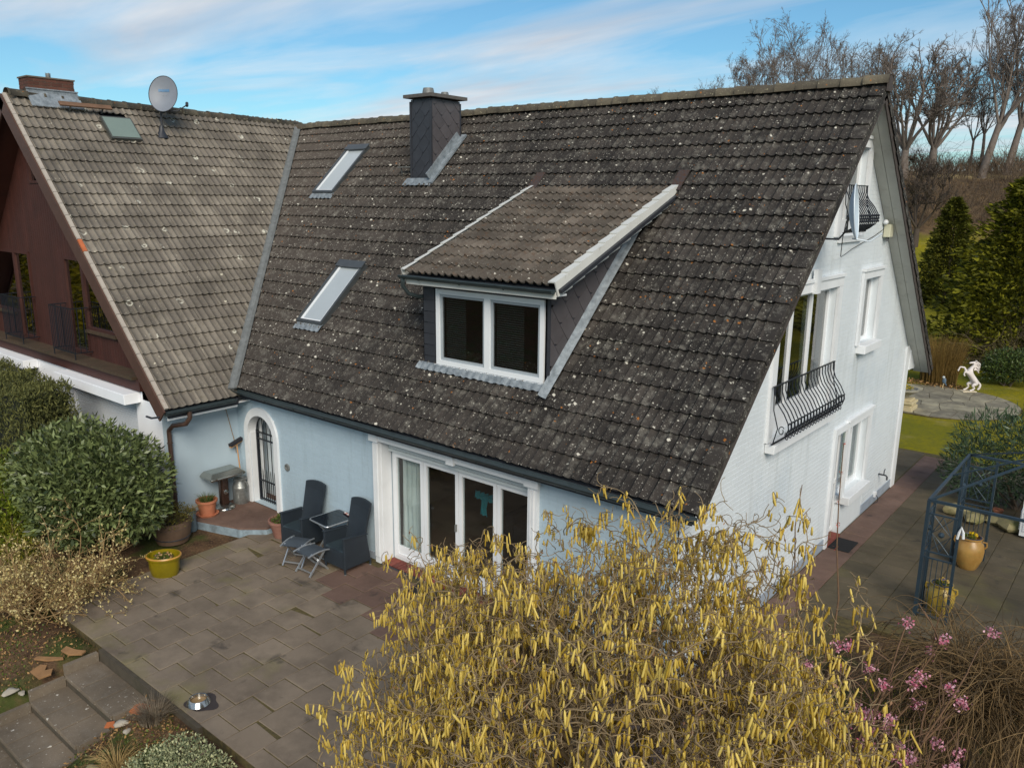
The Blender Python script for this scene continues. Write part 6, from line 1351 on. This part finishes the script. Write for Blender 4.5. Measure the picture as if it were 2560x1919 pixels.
# --- corkscrew hazel ----------------------------------------------------
rng = np.random.default_rng(77); HZ = thing('corkscrew_hazel', 'corkscrew hazel full of hanging yellow catkins in front of the house', 'tree', (1.55, -3.9, 0))
HC = np.array((1.66, -4.10, 2.36)); HR = np.array((2.3, 1.95, 1.72))
HB = mat('hazel_bark', lin(150, 130, 100), .85, .2, 14, col2=lin(122, 104, 76), dirt=(lin(126, 118, 52), 9, .6))
nl = 34; v = rng.normal(size=(nl, 3)); v[:, 2] = np.abs(v[:, 2])*.9-.25; v /= np.linalg.norm(v, axis=1, keepdims=True); tgt = HC+v*HR*rng.uniform(.55, .9, nl)[:, None]; b0 = np.array((1.55, -3.9, .0))+rng.normal(size=(nl, 3))*np.array((.12, .12, 0)); t_ = np.linspace(0, 1, 14)
w_ = rng.normal(size=(nl, 14, 3)); w_ = (w_+np.roll(w_, 1, 1))*.06*np.minimum(1, t_*3)[None, :, None]; LP = b0[:, None]+(tgt-b0)[:, None]*t_[None, :, None]+w_; LP[..., 2] += (np.sin(t_*math.pi)*.35)[None]
tube_obj('limb', LP, np.tile(np.linspace(.035, .009, 14), (nl, 1)), HB, HZ, 6)
def lump(v): return 1+.10*np.sin(v[:, 0]*5+1)+.09*np.sin(v[:, 1]*6+v[:, 2]*4)+.07*np.sin(v[:, 2]*9+2)
def shellpts(n, lo, hi):
    v = rng.normal(size=(n, 3)); v[:, 2] = v[:, 2]*.9+.15; v /= np.linalg.norm(v, axis=1, keepdims=True); q = rng.uniform(lo, hi, n)*lump(v); return HC+v*HR*q[:, None], v
s0, v0 = shellpts(800, .35, .84); d0 = v0+rng.normal(size=v0.shape)*.5; d0 /= np.linalg.norm(d0, axis=1, keepdims=True); Q0 = grow(s0, d0, rng.uniform(.35, .6, len(s0)), 12, .42, rng, .03)
s1_, v1 = shellpts(6400, .5, 1.0); d1_ = v1+rng.normal(size=v1.shape)*.8; d1_ /= np.linalg.norm(d1_, axis=1, keepdims=True); kp = rng.random(len(s1_)) < np.interp((s1_[:, 2]-HC[2])/HR[2], [-.5, .2, .8, 1.], [1., 1., .5, .45]); s1_, d1_ = s1_[kp], d1_[kp]; Q1 = grow(s1_, d1_, rng.uniform(.16, .34, len(s1_)), 9, .6, rng, .0)
sa, da, _ = sub(Q0, 5, .9, rng, .3); Q2 = grow(sa, da, rng.uniform(.12, .3, len(sa)), 8, .6, rng, .02)
# a few long shoots that break the outline
ls = np.array([(1.0, -5.05, 3.0), (2.1, -3.4, 3.85), (2.45, -3.0, 3.55), (2.9, -2.9, 3.2), (.5, -5.3, 2.7), (.1, -5.2, 2.3), (1.7, -3.5, 3.8), (1.9, -3.3, 3.8), (1.6, -3.7, 3.85)]); ld = np.array([(-.8, -.1, .4), (.0, .3, .8), (.4, .6, .5), (.7, .5, .25), (-.7, -.2, .25), (-.8, -.1, .0), (.1, .2, .9), (.0, .4, .8), (-.2, .1, .9)]); ld /= np.linalg.norm(ld, axis=1, keepdims=True); av = rng.uniform(0, 6.283, 46); zv = rng.uniform(.45, .95, 46); vv = np.stack([np.cos(av)*np.sqrt(1-zv**2), np.sin(av)*np.sqrt(1-zv**2), zv], 1); ls2 = HC+vv*HR*.9; ld2 = vv*.5+np.array((0, 0, .6)); ld2 /= np.linalg.norm(ld2, axis=1, keepdims=True); ls = np.concatenate([np.repeat(ls, 3, 0), ls2]); ld = np.concatenate([np.repeat(ld, 3, 0), ld2])+rng.normal(size=(len(ls), 3))*.25
Q3 = grow(ls, ld, np.where(np.arange(len(ls)) < 27, rng.uniform(.5, .8, len(ls)), rng.uniform(.2, .5, len(ls))), 14, .3, rng, .05); sb, db, _ = sub(Q3, 6, .8, rng, .3); Q4 = grow(sb, db, rng.uniform(.1, .22, len(sb)), 8, .55, rng)
for nm, Q, r0, r1 in (('branches', Q0, .008, .004), ('twigs', Q1, .0045, .0028), ('side_twigs', Q2, .0045, .0028), ('long_shoots', Q3, .006, .003), ('shoot_twigs', Q4, .004, .0025)): tube_obj(nm, Q, np.tile(np.linspace(r0, r1, Q.shape[1]), (len(Q), 1)), HB, HZ, 3, 'stuff')
CAT = leafmat('yellow_catkin', lin(198, 166, 62), lin(250, 228, 134), .7, .35, .2)
pts = np.concatenate([Q[:, 2::2].reshape(-1, 3) for Q in (Q1, Q2, Q4)]+[Q0[:, 3::3].reshape(-1, 3), Q3[:, 3::2].reshape(-1, 3)]); pts = pts[rng.random(len(pts)) < .5]
rel = (pts-HC)/HR; rad = np.linalg.norm(rel, axis=1); keep = rng.random(len(pts)) < np.interp(rel[:, 2], [-.6, .2, .75, 1.], [1., .95, .55, .5]); pts = pts[((rad > .62) | (rng.random(len(pts)) < .35)) & keep & (rng.random(len(pts)) < np.clip(.62+.9*np.sin(pts[:, 0]*6.1+np.sin(pts[:, 1]*5)*1.3)*np.sin(pts[:, 1]*5.3+pts[:, 2]*4.1), .5, 1))]; pts = np.repeat(pts, rng.integers(1, 5, len(pts)), 0); n = len(pts); pts = pts+rng.normal(size=(n, 3))*np.array((.016, .016, .006))
L_ = np.clip(rng.normal(.085, .03, n), .03, .15); tt = np.array((0, .15, .55, .9, 1.)); sway = rng.normal(size=(n, 2))*.2; PL = np.zeros((n, 5, 3)); PL[..., 0] = pts[:, None, 0]+sway[:, None, 0]*L_[:, None]*tt**1.5; PL[..., 1] = pts[:, None, 1]+sway[:, None, 1]*L_[:, None]*tt**1.5; PL[..., 2] = pts[:, None, 2]-L_[:, None]*tt
RD = np.array((.0028, .0076, .0085, .007, .002))[None]*rng.uniform(.85, 1.15, n)[:, None]
dist = np.linalg.norm(PL[:, 0]-np.array(CAM), axis=1); order = np.argsort(dist-.6*np.sum((PL[:, 0]-HC)*(np.array(CAM)-HC), 1)/np.linalg.norm(np.array(CAM)-HC)); near, rest = order[:300], order[300:]
tube_obj('catkins', PL[rest][:, [0, 1, 3, 4]], RD[rest][:, [0, 1, 2, 4]], CAT, HZ, 4, 'stuff')
one = np.zeros((1, 5, 3)); one[0, :, 2] = -tt*.08; cv_, cf_ = tubes_np(one, np.array((.0028, .0076, .0085, .007, .002))[None], 5); cme = bpy.data.meshes.new('catkin'); cme.from_pydata([tuple(q) for q in cv_], [], [tuple(q) for q in cf_.tolist()]); cme.materials.append(CAT); cme.polygons.foreach_set('use_smooth', [True]*len(cf_))
for i in near:
    o = bpy.data.objects.new('catkin', cme); COL.objects.link(o); o.parent = HZ; o.matrix_parent_inverse = WM[HZ.name].inverted(); d = Vector(PL[i, 0]-PL[i, 4]); o.matrix_basis = Matrix.Translation(PL[i, 0]) @ d.to_track_quat('Z', 'Y').to_matrix().to_4x4() @ Matrix.Scale(L_[i]/.08, 4, (0, 0, 1))
# dry hanging leaves among the twigs
c = Q1[:, 6][rng.random(len(Q1)) < .35]; leaf_obj('withered_leaves', c, leafmat('withered_leaf', lin(120, 86, 62), lin(176, 138, 104), .8, .2), HZ, (.025, .05), (.012, .022), rng, -1.2)
# --- viburnum with pink flowers ----------------------------------------
rng = np.random.default_rng(91); VB = thing('pink_viburnum', 'leafless viburnum with pink flower clusters right of the hazel', 'shrub', (2.45, -.9, 0))
VBK = mat('viburnum_bark', lin(110, 84, 62), .8, .2, 12); n0 = 46; a = rng.uniform(0, 6.28, n0); s0 = np.array((2.45, -.9, 0))+rng.normal(size=(n0, 3))*np.array((.35, .4, 0)); s0[30:] += np.array((.75, -.75, 0)); d0 = np.stack([np.cos(a)*.55, np.sin(a)*.65, rng.uniform(.8, 1.3, n0)], 1); d0 /= np.linalg.norm(d0, axis=1, keepdims=True); P0_ = grow(s0, d0, rng.uniform(1.3, 2.35, n0), 9, .08, rng, .0)
s1_, d1_, _ = sub(P0_, 6, .6, rng, .35); P1_ = grow(s1_, d1_, rng.uniform(.25, .6, len(s1_)), 6, .14, rng, .05); tube_obj('stems', P0_, np.tile(np.linspace(.017, .008, 9), (n0, 1)), VBK, VB, 5); tube_obj('twigs', P1_, np.tile(np.linspace(.008, .005, 6), (len(P1_), 1)), VBK, VB, 3, 'stuff')
sh = np.array([[(1.95, .15, .3), (2.0, .1, 2.0), (1.92, .1, 2.6), (1.86, .2, 3.1), (1.84, .22, 3.78)], [(1.5, .0, .2), (1.62, -.05, 1.6), (1.55, -.1, 2.2), (1.50, -.1, 2.8), (1.52, -.06, 3.3)]]); tube_obj('upright_shoot', sh, np.tile(np.linspace(.012, .005, 5), (2, 1)), VBK, VB, 5)
tips = np.concatenate([P0_[:, 8], P1_[:, 5][rng.random(len(P1_)) < .5]]); tips = tips[rng.random(len(tips)) < .34]; bt = np.concatenate([sh[0, 2:5], (sh[0, 2:4]+sh[0, 3:5])/2]); leaf_obj('red_buds', np.repeat(bt, 8, 0)+rng.normal(size=(len(bt)*8, 3))*.012, leafmat('red_bud', lin(170, 70, 70), lin(206, 110, 96), .6, .2), VB, (.016, .03), (.01, .018), rng, .3)
nf = 60; c = np.repeat(tips, nf, 0)+rng.normal(size=(len(tips)*nf, 3))*.028; leaf_obj('flower_clusters', c, leafmat('pink_flower', lin(196, 92, 122), lin(240, 196, 208), .6, .3), VB, (.022, .036), (.018, .030), rng, .2)
# --- weeping broom-like shrub right -----------------------------------
rng = np.random.default_rng(93); WP = thing('weeping_shrub', 'dome of bare weeping brown twigs at the right edge', 'shrub', (3.45, .75, 0)); n0 = 520; a = rng.uniform(0, 6.28, n0); s0 = np.array((3.45, .75, 1.02))+rng.normal(size=(n0, 3))*np.array((.2, .2, .12))
d0 = np.stack([np.cos(a), np.sin(a), rng.uniform(.1, 1.6, n0)], 1); d0 /= np.linalg.norm(d0, axis=1, keepdims=True); A = grow(s0, d0, rng.uniform(.7, 1.5, n0), 13, .12, rng, .0, .42); s_, d_, _ = sub(A, 4, .45, rng, .2); Bp = grow(s_, d_, rng.uniform(.3, .8, len(s_)), 8, .12, rng, -.03, .3)
for Q in (A, Bp): Q[..., 2] = np.maximum(Q[..., 2], .02+.1*rng.random(Q.shape[:2]))
WTW = leafmat('weeping_twig', lin(72, 58, 38), lin(136, 110, 72), .8, 0); tube_obj('hanging_branches', A, np.tile(np.linspace(.008, .004, 13), (n0, 1)), WTW, WP, 3, 'stuff'); tube_obj('hanging_twigs', Bp, np.tile(np.linspace(.0045, .0025, 8), (len(Bp), 1)), WTW, WP, 3, 'stuff')
tube_obj('stem', np.array([[(3.45, .75, -.02), (3.44, .76, .5), (3.46, .74, .8), (3.45, .75, 1.0)]]), np.array([[.05, .045, .04, .03]]), BARK, WP, 7)
# moss cushion and bits beside it
bush('moss_cushion', 'yellow-green mossy cushion between viburnum and weeping shrub', 'ground plant', (2.55, 1.3, 0), [((2.55, 1.3, .25), (.5, .5, .35))], 2600, MATS['golden_needle'], (.03, .06), (.008, .014), 97, .9, .5, 3)
c_, v_ = inball(700, rng, (3.1, -1.6, .55), (.7, .5, .35)); o = leaf_obj('hellebore_leaves', c_, leafmat('hellebore', lin(46, 70, 40), lin(150, 156, 140), .4, .2), None, (.09, .16), (.03, .05), rng, .3); tag(o, 'grey-green leafy perennials at the lower right corner', 'ground cover')
# --- dark bamboo-like bush right ----------------------------------------
bush('bamboo_bush', 'dark green willow-leaved evergreen bush behind the pavilion', 'bush', (2.5, 10.7, 0), [((2.0, 10.6, 1.1), (.95, .9, 1.05)), ((2.9, 10.8, 1.35), (1.1, .9, 1.1)), ((1.6, 10.8, .7), (.7, .7, .65)), ((3.7, 10.6, 1.2), (1., .9, 1.1))], 9000, leafmat('bamboo_leaf', lin(28, 46, 30), lin(84, 104, 72), .4, .15), (.12, .22), (.018, .032), 61, .7, .9, 8)
bush('rhododendron', 'rounded dark rhododendron on the lawn behind the horse statue', 'bush', (.25, 24.5, 0), [((.1, 24.5, .75), (.75, .7, .6)), ((.75, 24.6, .8), (.75, .7, .6)), ((-.2, 24.4, .6), (.5, .5, .45))], 4500, leafmat('rhodo_leaf', lin(36, 54, 26), lin(96, 112, 56), .4, .15), (.09, .15), (.035, .05), 63, .3, .8, 6)
# --- conifers ------------------------------------------------------------
def conifer(name, label, base, h, r_, n, seed, dark, light, group='garden conifers', tiers=9, pw=.8):
    rng = np.random.default_rng(seed); T = thing(name, label, 'conifer', base, 0, group); z = rng.random(n)**1.25; a = rng.uniform(0, 6.283, n)
    env = r_*np.minimum(1, (1-z)**pw*1.05+.02)*np.minimum(1, z*7+.6); lob = 1+.2*np.sin(a*5+z*9+seed)+.2*np.sin(z*tiers*6.283+a*2)+.13*np.sin(a*11+z*23); q = rng.random(n)**.35
    rr = env*lob*q; c = np.stack([base[0]+rr*np.cos(a), base[1]+rr*np.sin(a), base[2]+.12+z*h*.97+.0*rr], 1); out = np.stack([np.cos(a), np.sin(a), .35-.9*q*.3+0*a], 1)
    mt = leafmat(name+'_needles', dark, light, .65, .2, .2); leaf_obj('foliage', c, mt, T, (.16, .34), (.06, .12), rng, .15, out*1.6, .15)
    MB().tube([(base[0], base[1], base[2]-.1), (base[0]+.05, base[1], base[2]+h*.5), (base[0], base[1], base[2]+h*.93)], [.16*h/7, .09*h/7, .02], 8).build('trunk', BARK, T, True); return T
conifer('slim_cypress', 'slim dull green conifer standing farther back on the lawn', (-6.9, 48.4, 0), 6.8, 1.75, 15000, 71, lin(38, 44, 14), lin(104, 104, 34), pw=.62)
conifer('golden_cypress', 'broad golden-tipped conifer filling the right edge', (-.30, 30.6, 0), 7.9, 3.2, 30000, 72, lin(32, 42, 12), lin(128, 126, 32), pw=.6)
conifer('rear_cypress', 'conifer behind the broad golden conifer at the right edge', (-1.2, 42.5, 0), 8.6, 2.4, 11000, 73, lin(36, 46, 14), lin(120, 120, 36))
for i_, (x_, y_, h_c) in enumerate(((11., 24., 9.), (15.5, 30., 10.), (8.5, 31.5, 8.5), (19., 24., 9.))):
    conifer('mirrored_cypress', ('dark conifer mirrored in the left pane of the big gable window', 'taller dark conifer mirrored in the middle pane of the big gable window', 'dark conifer mirrored in the narrow gable window', 'dark conifer mirrored beside the bay window mullion')[i_], (x_, y_, 0), h_c, 2.6, 5000, 171+i_, lin(34, 40, 14), lin(104, 96, 40), group='conifers mirrored in the white gable windows')
conifer('mirrored_conifer', 'tall garden conifer reflected in the left brown gable window', (-27.5, -5.4, 0), 9.5, 3.0, 9000, 74, lin(38, 46, 10), lin(150, 136, 26), group='conifers mirrored in the gable windows')
conifer('mirrored_conifer', 'tall garden conifer reflected in the right brown gable window', (-24., -4.4, 0), 8.5, 2.4, 9000, 75, lin(38, 46, 10), lin(150, 136, 26), group='conifers mirrored in the gable windows')
# --- twiggy garden shrubs behind ----------------------------------------
def twiggy(name, label, base, n0, ln, spread, mt, seed, upb=.02, curl=.1, r=.008, m1=6, m2=3):
    rng = np.random.default_rng(seed); T = thing(name, label, 'shrub', base); a = rng.uniform(0, 6.28, n0); s0 = np.array(base)+rng.normal(size=(n0, 3))*np.array((.25*spread, .25*spread, 0)); d0 = np.stack([np.cos(a)*spread, np.sin(a)*spread, rng.uniform(.6, 1.2, n0)], 1); d0 /= np.linalg.norm(d0, axis=1, keepdims=True)
    A = grow(s0, d0, rng.uniform(.7, 1.1, n0)*ln, 8, curl, rng, upb); s_, d_, _ = sub(A, m1, .5, rng); Bp = grow(s_, d_, rng.uniform(.2, .45, len(s_))*ln, 6, curl*1.5, rng, upb); s_, d_, _ = sub(Bp, m2, .6, rng); Cp = grow(s_, d_, rng.uniform(.1, .25, len(s_))*ln, 4, curl*1.5, rng, upb)
    tube_obj('branches', A, np.tile(np.linspace(r*1.6, r*.7, 8), (n0, 1)), mt, T, 4); tube_obj('twigs', Bp, np.tile(np.linspace(r*.8, r*.5, 6), (len(Bp), 1)), mt, T, 3, 'stuff'); tube_obj('fine_twigs', Cp, np.tile(np.linspace(r*.5, r*.35, 4), (len(Cp), 1)), mt, T, 3, 'stuff'); return T, Cp
REED = leafmat('reed_stem', lin(96, 74, 34), lin(150, 122, 62), .8, .1)
T = thing('brown_reed_clump', 'upright clump of brown dogwood stems by the house corner on the lawn', 'shrub', (-1.75, 23.2, 0)); blades('stems', (-1.75, 23.2, -.02), 1300, 1.75, .45, REED, T, .6, .008, .1)
c_, v_ = inball(500, rng, (-1.7, 22.7, .06), (1.1, .5, .08)); leaf_obj('dead_leaves', c_, MATS['dead_leaf'], T, (.05, .1), (.03, .06), rng, .2)
T, Cp = twiggy('arching_shrub', 'arching bare grey-green shrub in front of the golden conifer', (-.1, 27.6, 0), 60, 2.3, 1.1, mat('olive_twig', lin(96, 84, 58), .85, .15, 9), 81, -.03, .1, .013); leaf_obj('sparse_leaves', Cp[:, 3], leafmat('olive_leaf', lin(84, 88, 40), lin(140, 134, 70), .6, .2), T, (.05, .09), (.025, .04), np.random.default_rng(3), .2)
# --- bare trees ----------------------------------------------------------
def bare_tree(label, x, y, h, halfw, seed, r0, trunk=.3, nlead=7, fan=.5, group='bare trees on the bank', mt=None, lean=(0, 0), m=(6, 5, 5, 4), twr=.012):
    rng = np.random.default_rng(seed); z = gzf(x, y)-.3; T = thing('bare_tree', label, 'tree', (x, y, z), 0, group); mt = mt or BARK_HAZE; t_ = np.linspace(0, 1, 7); th_ = h*trunk
    tr = np.array((x, y, z))+np.stack([t_*th_*lean[0]+.06*np.sin(t_*4+seed)*th_*.2, t_*th_*lean[1], t_*th_], 1); tube_obj('trunk', tr[None], np.linspace(r0*1.25, r0*.8, 7)[None], mt, T, 9)
    a = np.arange(nlead)*6.283/nlead+rng.uniform(0, 1, nlead); sp_ = rng.uniform(.5, 1.1, nlead)*fan; d = np.stack([np.cos(a)*sp_+lean[0], np.sin(a)*sp_+lean[1], np.ones(nlead)], 1); d /= np.linalg.norm(d, axis=1, keepdims=True); s_ = np.repeat(tr[-1:], nlead, 0)-rng.random((nlead, 1))*np.array((0, 0, .15*th_))
    ln = (h-th_)*.86*rng.uniform(.8, 1.05, nlead); P = grow(s_, d, ln, 9, .085, rng, .05); rad = r0*.45; tube_obj('leader', P, np.linspace(rad, rad*.16, 9)[None]*np.ones((nlead, 1)), mt, T, 6)
    for lv, (mm, fr_, ang) in enumerate(((m[0], .52, .40), (m[1], .52, .42), (m[2], .55, .45), (m[3], .6, .5))):
        s_, d, tt_ = sub(P, mm, ang, rng, .25 if lv < 2 else .15); ln = np.repeat(ln, mm)*fr_*rng.uniform(.6, 1.1, len(s_))*(1.15-.45*tt_); d = d+np.array((0, 0, .15)); d /= np.linalg.norm(d, axis=1, keepdims=True); K_ = (7, 6, 5, 4)[lv]
        P = grow(s_, d, ln, K_, (.12, .15, .17, .2)[lv], rng, .04); rad = max(rad*(.36, .5, .6, .7)[lv], twr); tube_obj(('limbs', 'branches', 'twigs', 'fine_twigs')[lv], P, np.tile(np.linspace(rad, max(rad*.5, twr*.8), K_), (len(P), 1)), mt, T, (5, 4, 3, 3)[lv], 'stuff')
    return T
GR_ = 'bare trees behind the ridge'
tA = bare_tree('second bare tree from the left behind the main ridge', -35.7, 89.3, 17.2, 2.6, 103, .20, .28, 7, .44, GR_, None, (0, 0), (7, 6, 4, 3), .011)
tB = bare_tree('bushy multi-stem bare tree behind the right half of the ridge', -29.8, 90.5, 15.6, 2.6, 105, .15, .15, 8, .38, GR_, None, (0, 0), (7, 6, 4, 3), .011)
tC = bare_tree('round-crowned bare tree behind the ridge end', -24.5, 89.0, 15.4, 3.6, 106, .22, .4, 8, .7, GR_, None, (0, 0), (7, 6, 4, 3), .011)
def again(src, lb, x, y, rz, sc, group): clone(src, (x, y, gzf(x, y)-.3), rz, lb, group, sc)
again(tB, 'small bare tree crown showing farthest left above the ridge', -52.1, 91.4, 2.1, .72, GR_); again(tB, 'low bare tree crown left of the ridge tree row', -45.4, 91.5, 4.0, .78, GR_)
again(tC, 'leftmost full bare tree behind the main ridge', -39.8, 89.7, 1.2, 1.0, GR_); again(tA, 'tallest narrow bare tree behind the main ridge', -34.0, 94.1, 2.6, 1.1, GR_)
tO = bare_tree('stout bare oak just right of the gable end', -18.9, 82.3, 13.2, 3, 121, .42, .24, 9, .8, m=(8, 6, 4, 3), twr=.015); again(tO, 'bare oak with forked crown second right of the gable', -16.9, 84.8, 2.3, .95, 'bare trees on the bank')
tL = bare_tree('tall leaning bare ash, left stem of the group at the right edge', -12.0, 83.8, 17.8, 3, 123, .34, .3, 8, .42, lean=(.14, .09), m=(8, 6, 4, 3), twr=.015); again(tL, 'tall bare ash, middle stem of the group at the right edge', -10.2, 86.0, .5, .96, 'bare trees on the bank'); again(tL, 'tall bare ash, rightmost stem at the photo edge', -8.6, 88.2, -.4, .92, 'bare trees on the bank')
for i, (sr, x, y, rz, sc, lb) in enumerate(((tC, -14.5, 91., 2.2, .62, 'low bare tree in the gap between oak and ash trunks'), (tA, -15., 99., 3.3, .9, 'distant bare tree between the oaks and the ash group'), (tC, -6.2, 95., 5.2, .9, 'bare tree behind the rightmost ash stem'))): again(sr, lb, x, y, rz, sc, 'bare trees on the bank')
bare_tree('old apple tree with dense low crown at the foot of the bank', -12.8, 64.2, 7.4, 3.2, 126, .26, .24, 6, .95, 'orchard tree', mat('apple_bark', lin(72, 62, 54), .9, .2, 8), (.06, .0), (8, 6, 5, 3), .017)
# brushwood covering the bank
rng = np.random.default_rng(131); n = 4600; x = np.where(rng.random(n) < .55, rng.normal(-13, 6, n), rng.uniform(-42, 22, n)); y = rng.uniform(60, 100, n); k = np.hypot(x-4.44, y+8.77) > 79; x, y = x[k], y[k]; n = len(x); hgt = rng.uniform(.7, 2.2, n)+2.6*np.clip(np.sin(x*.55)+np.sin(x*.23+1.7)+.8*np.sin(x*1.3+y*.4), 0, 2)*rng.random(n)
d0 = np.stack([rng.normal(size=n)*.35, rng.normal(size=n)*.35, np.ones(n)], 1); d0 /= np.linalg.norm(d0, axis=1, keepdims=True); A = grow(np.stack([x, y, ground_z(x, y)-.05], 1), d0, hgt, 6, .12, rng, 0); s_, d_, _ = sub(A, 5, .6, rng); Bp = grow(s_, d_, np.repeat(hgt, 5)*rng.uniform(.2, .45, len(s_)), 4, .15, rng)
PLs = np.concatenate([A[:, [0, 2, 4, 5]], Bp]); RDs = np.concatenate([np.tile(np.linspace(.022, .01, 4), (len(A), 1)), np.tile(np.linspace(.012, .008, 4), (len(Bp), 1))]); o = tube_obj('brushwood', PLs, RDs, leafmat('brush_twig', lin(70, 58, 48), lin(122, 104, 84), .9, 0), None, 3); tag(o, 'brown leafless brushwood covering the bank below the trees', 'brushwood', kind='stuff')
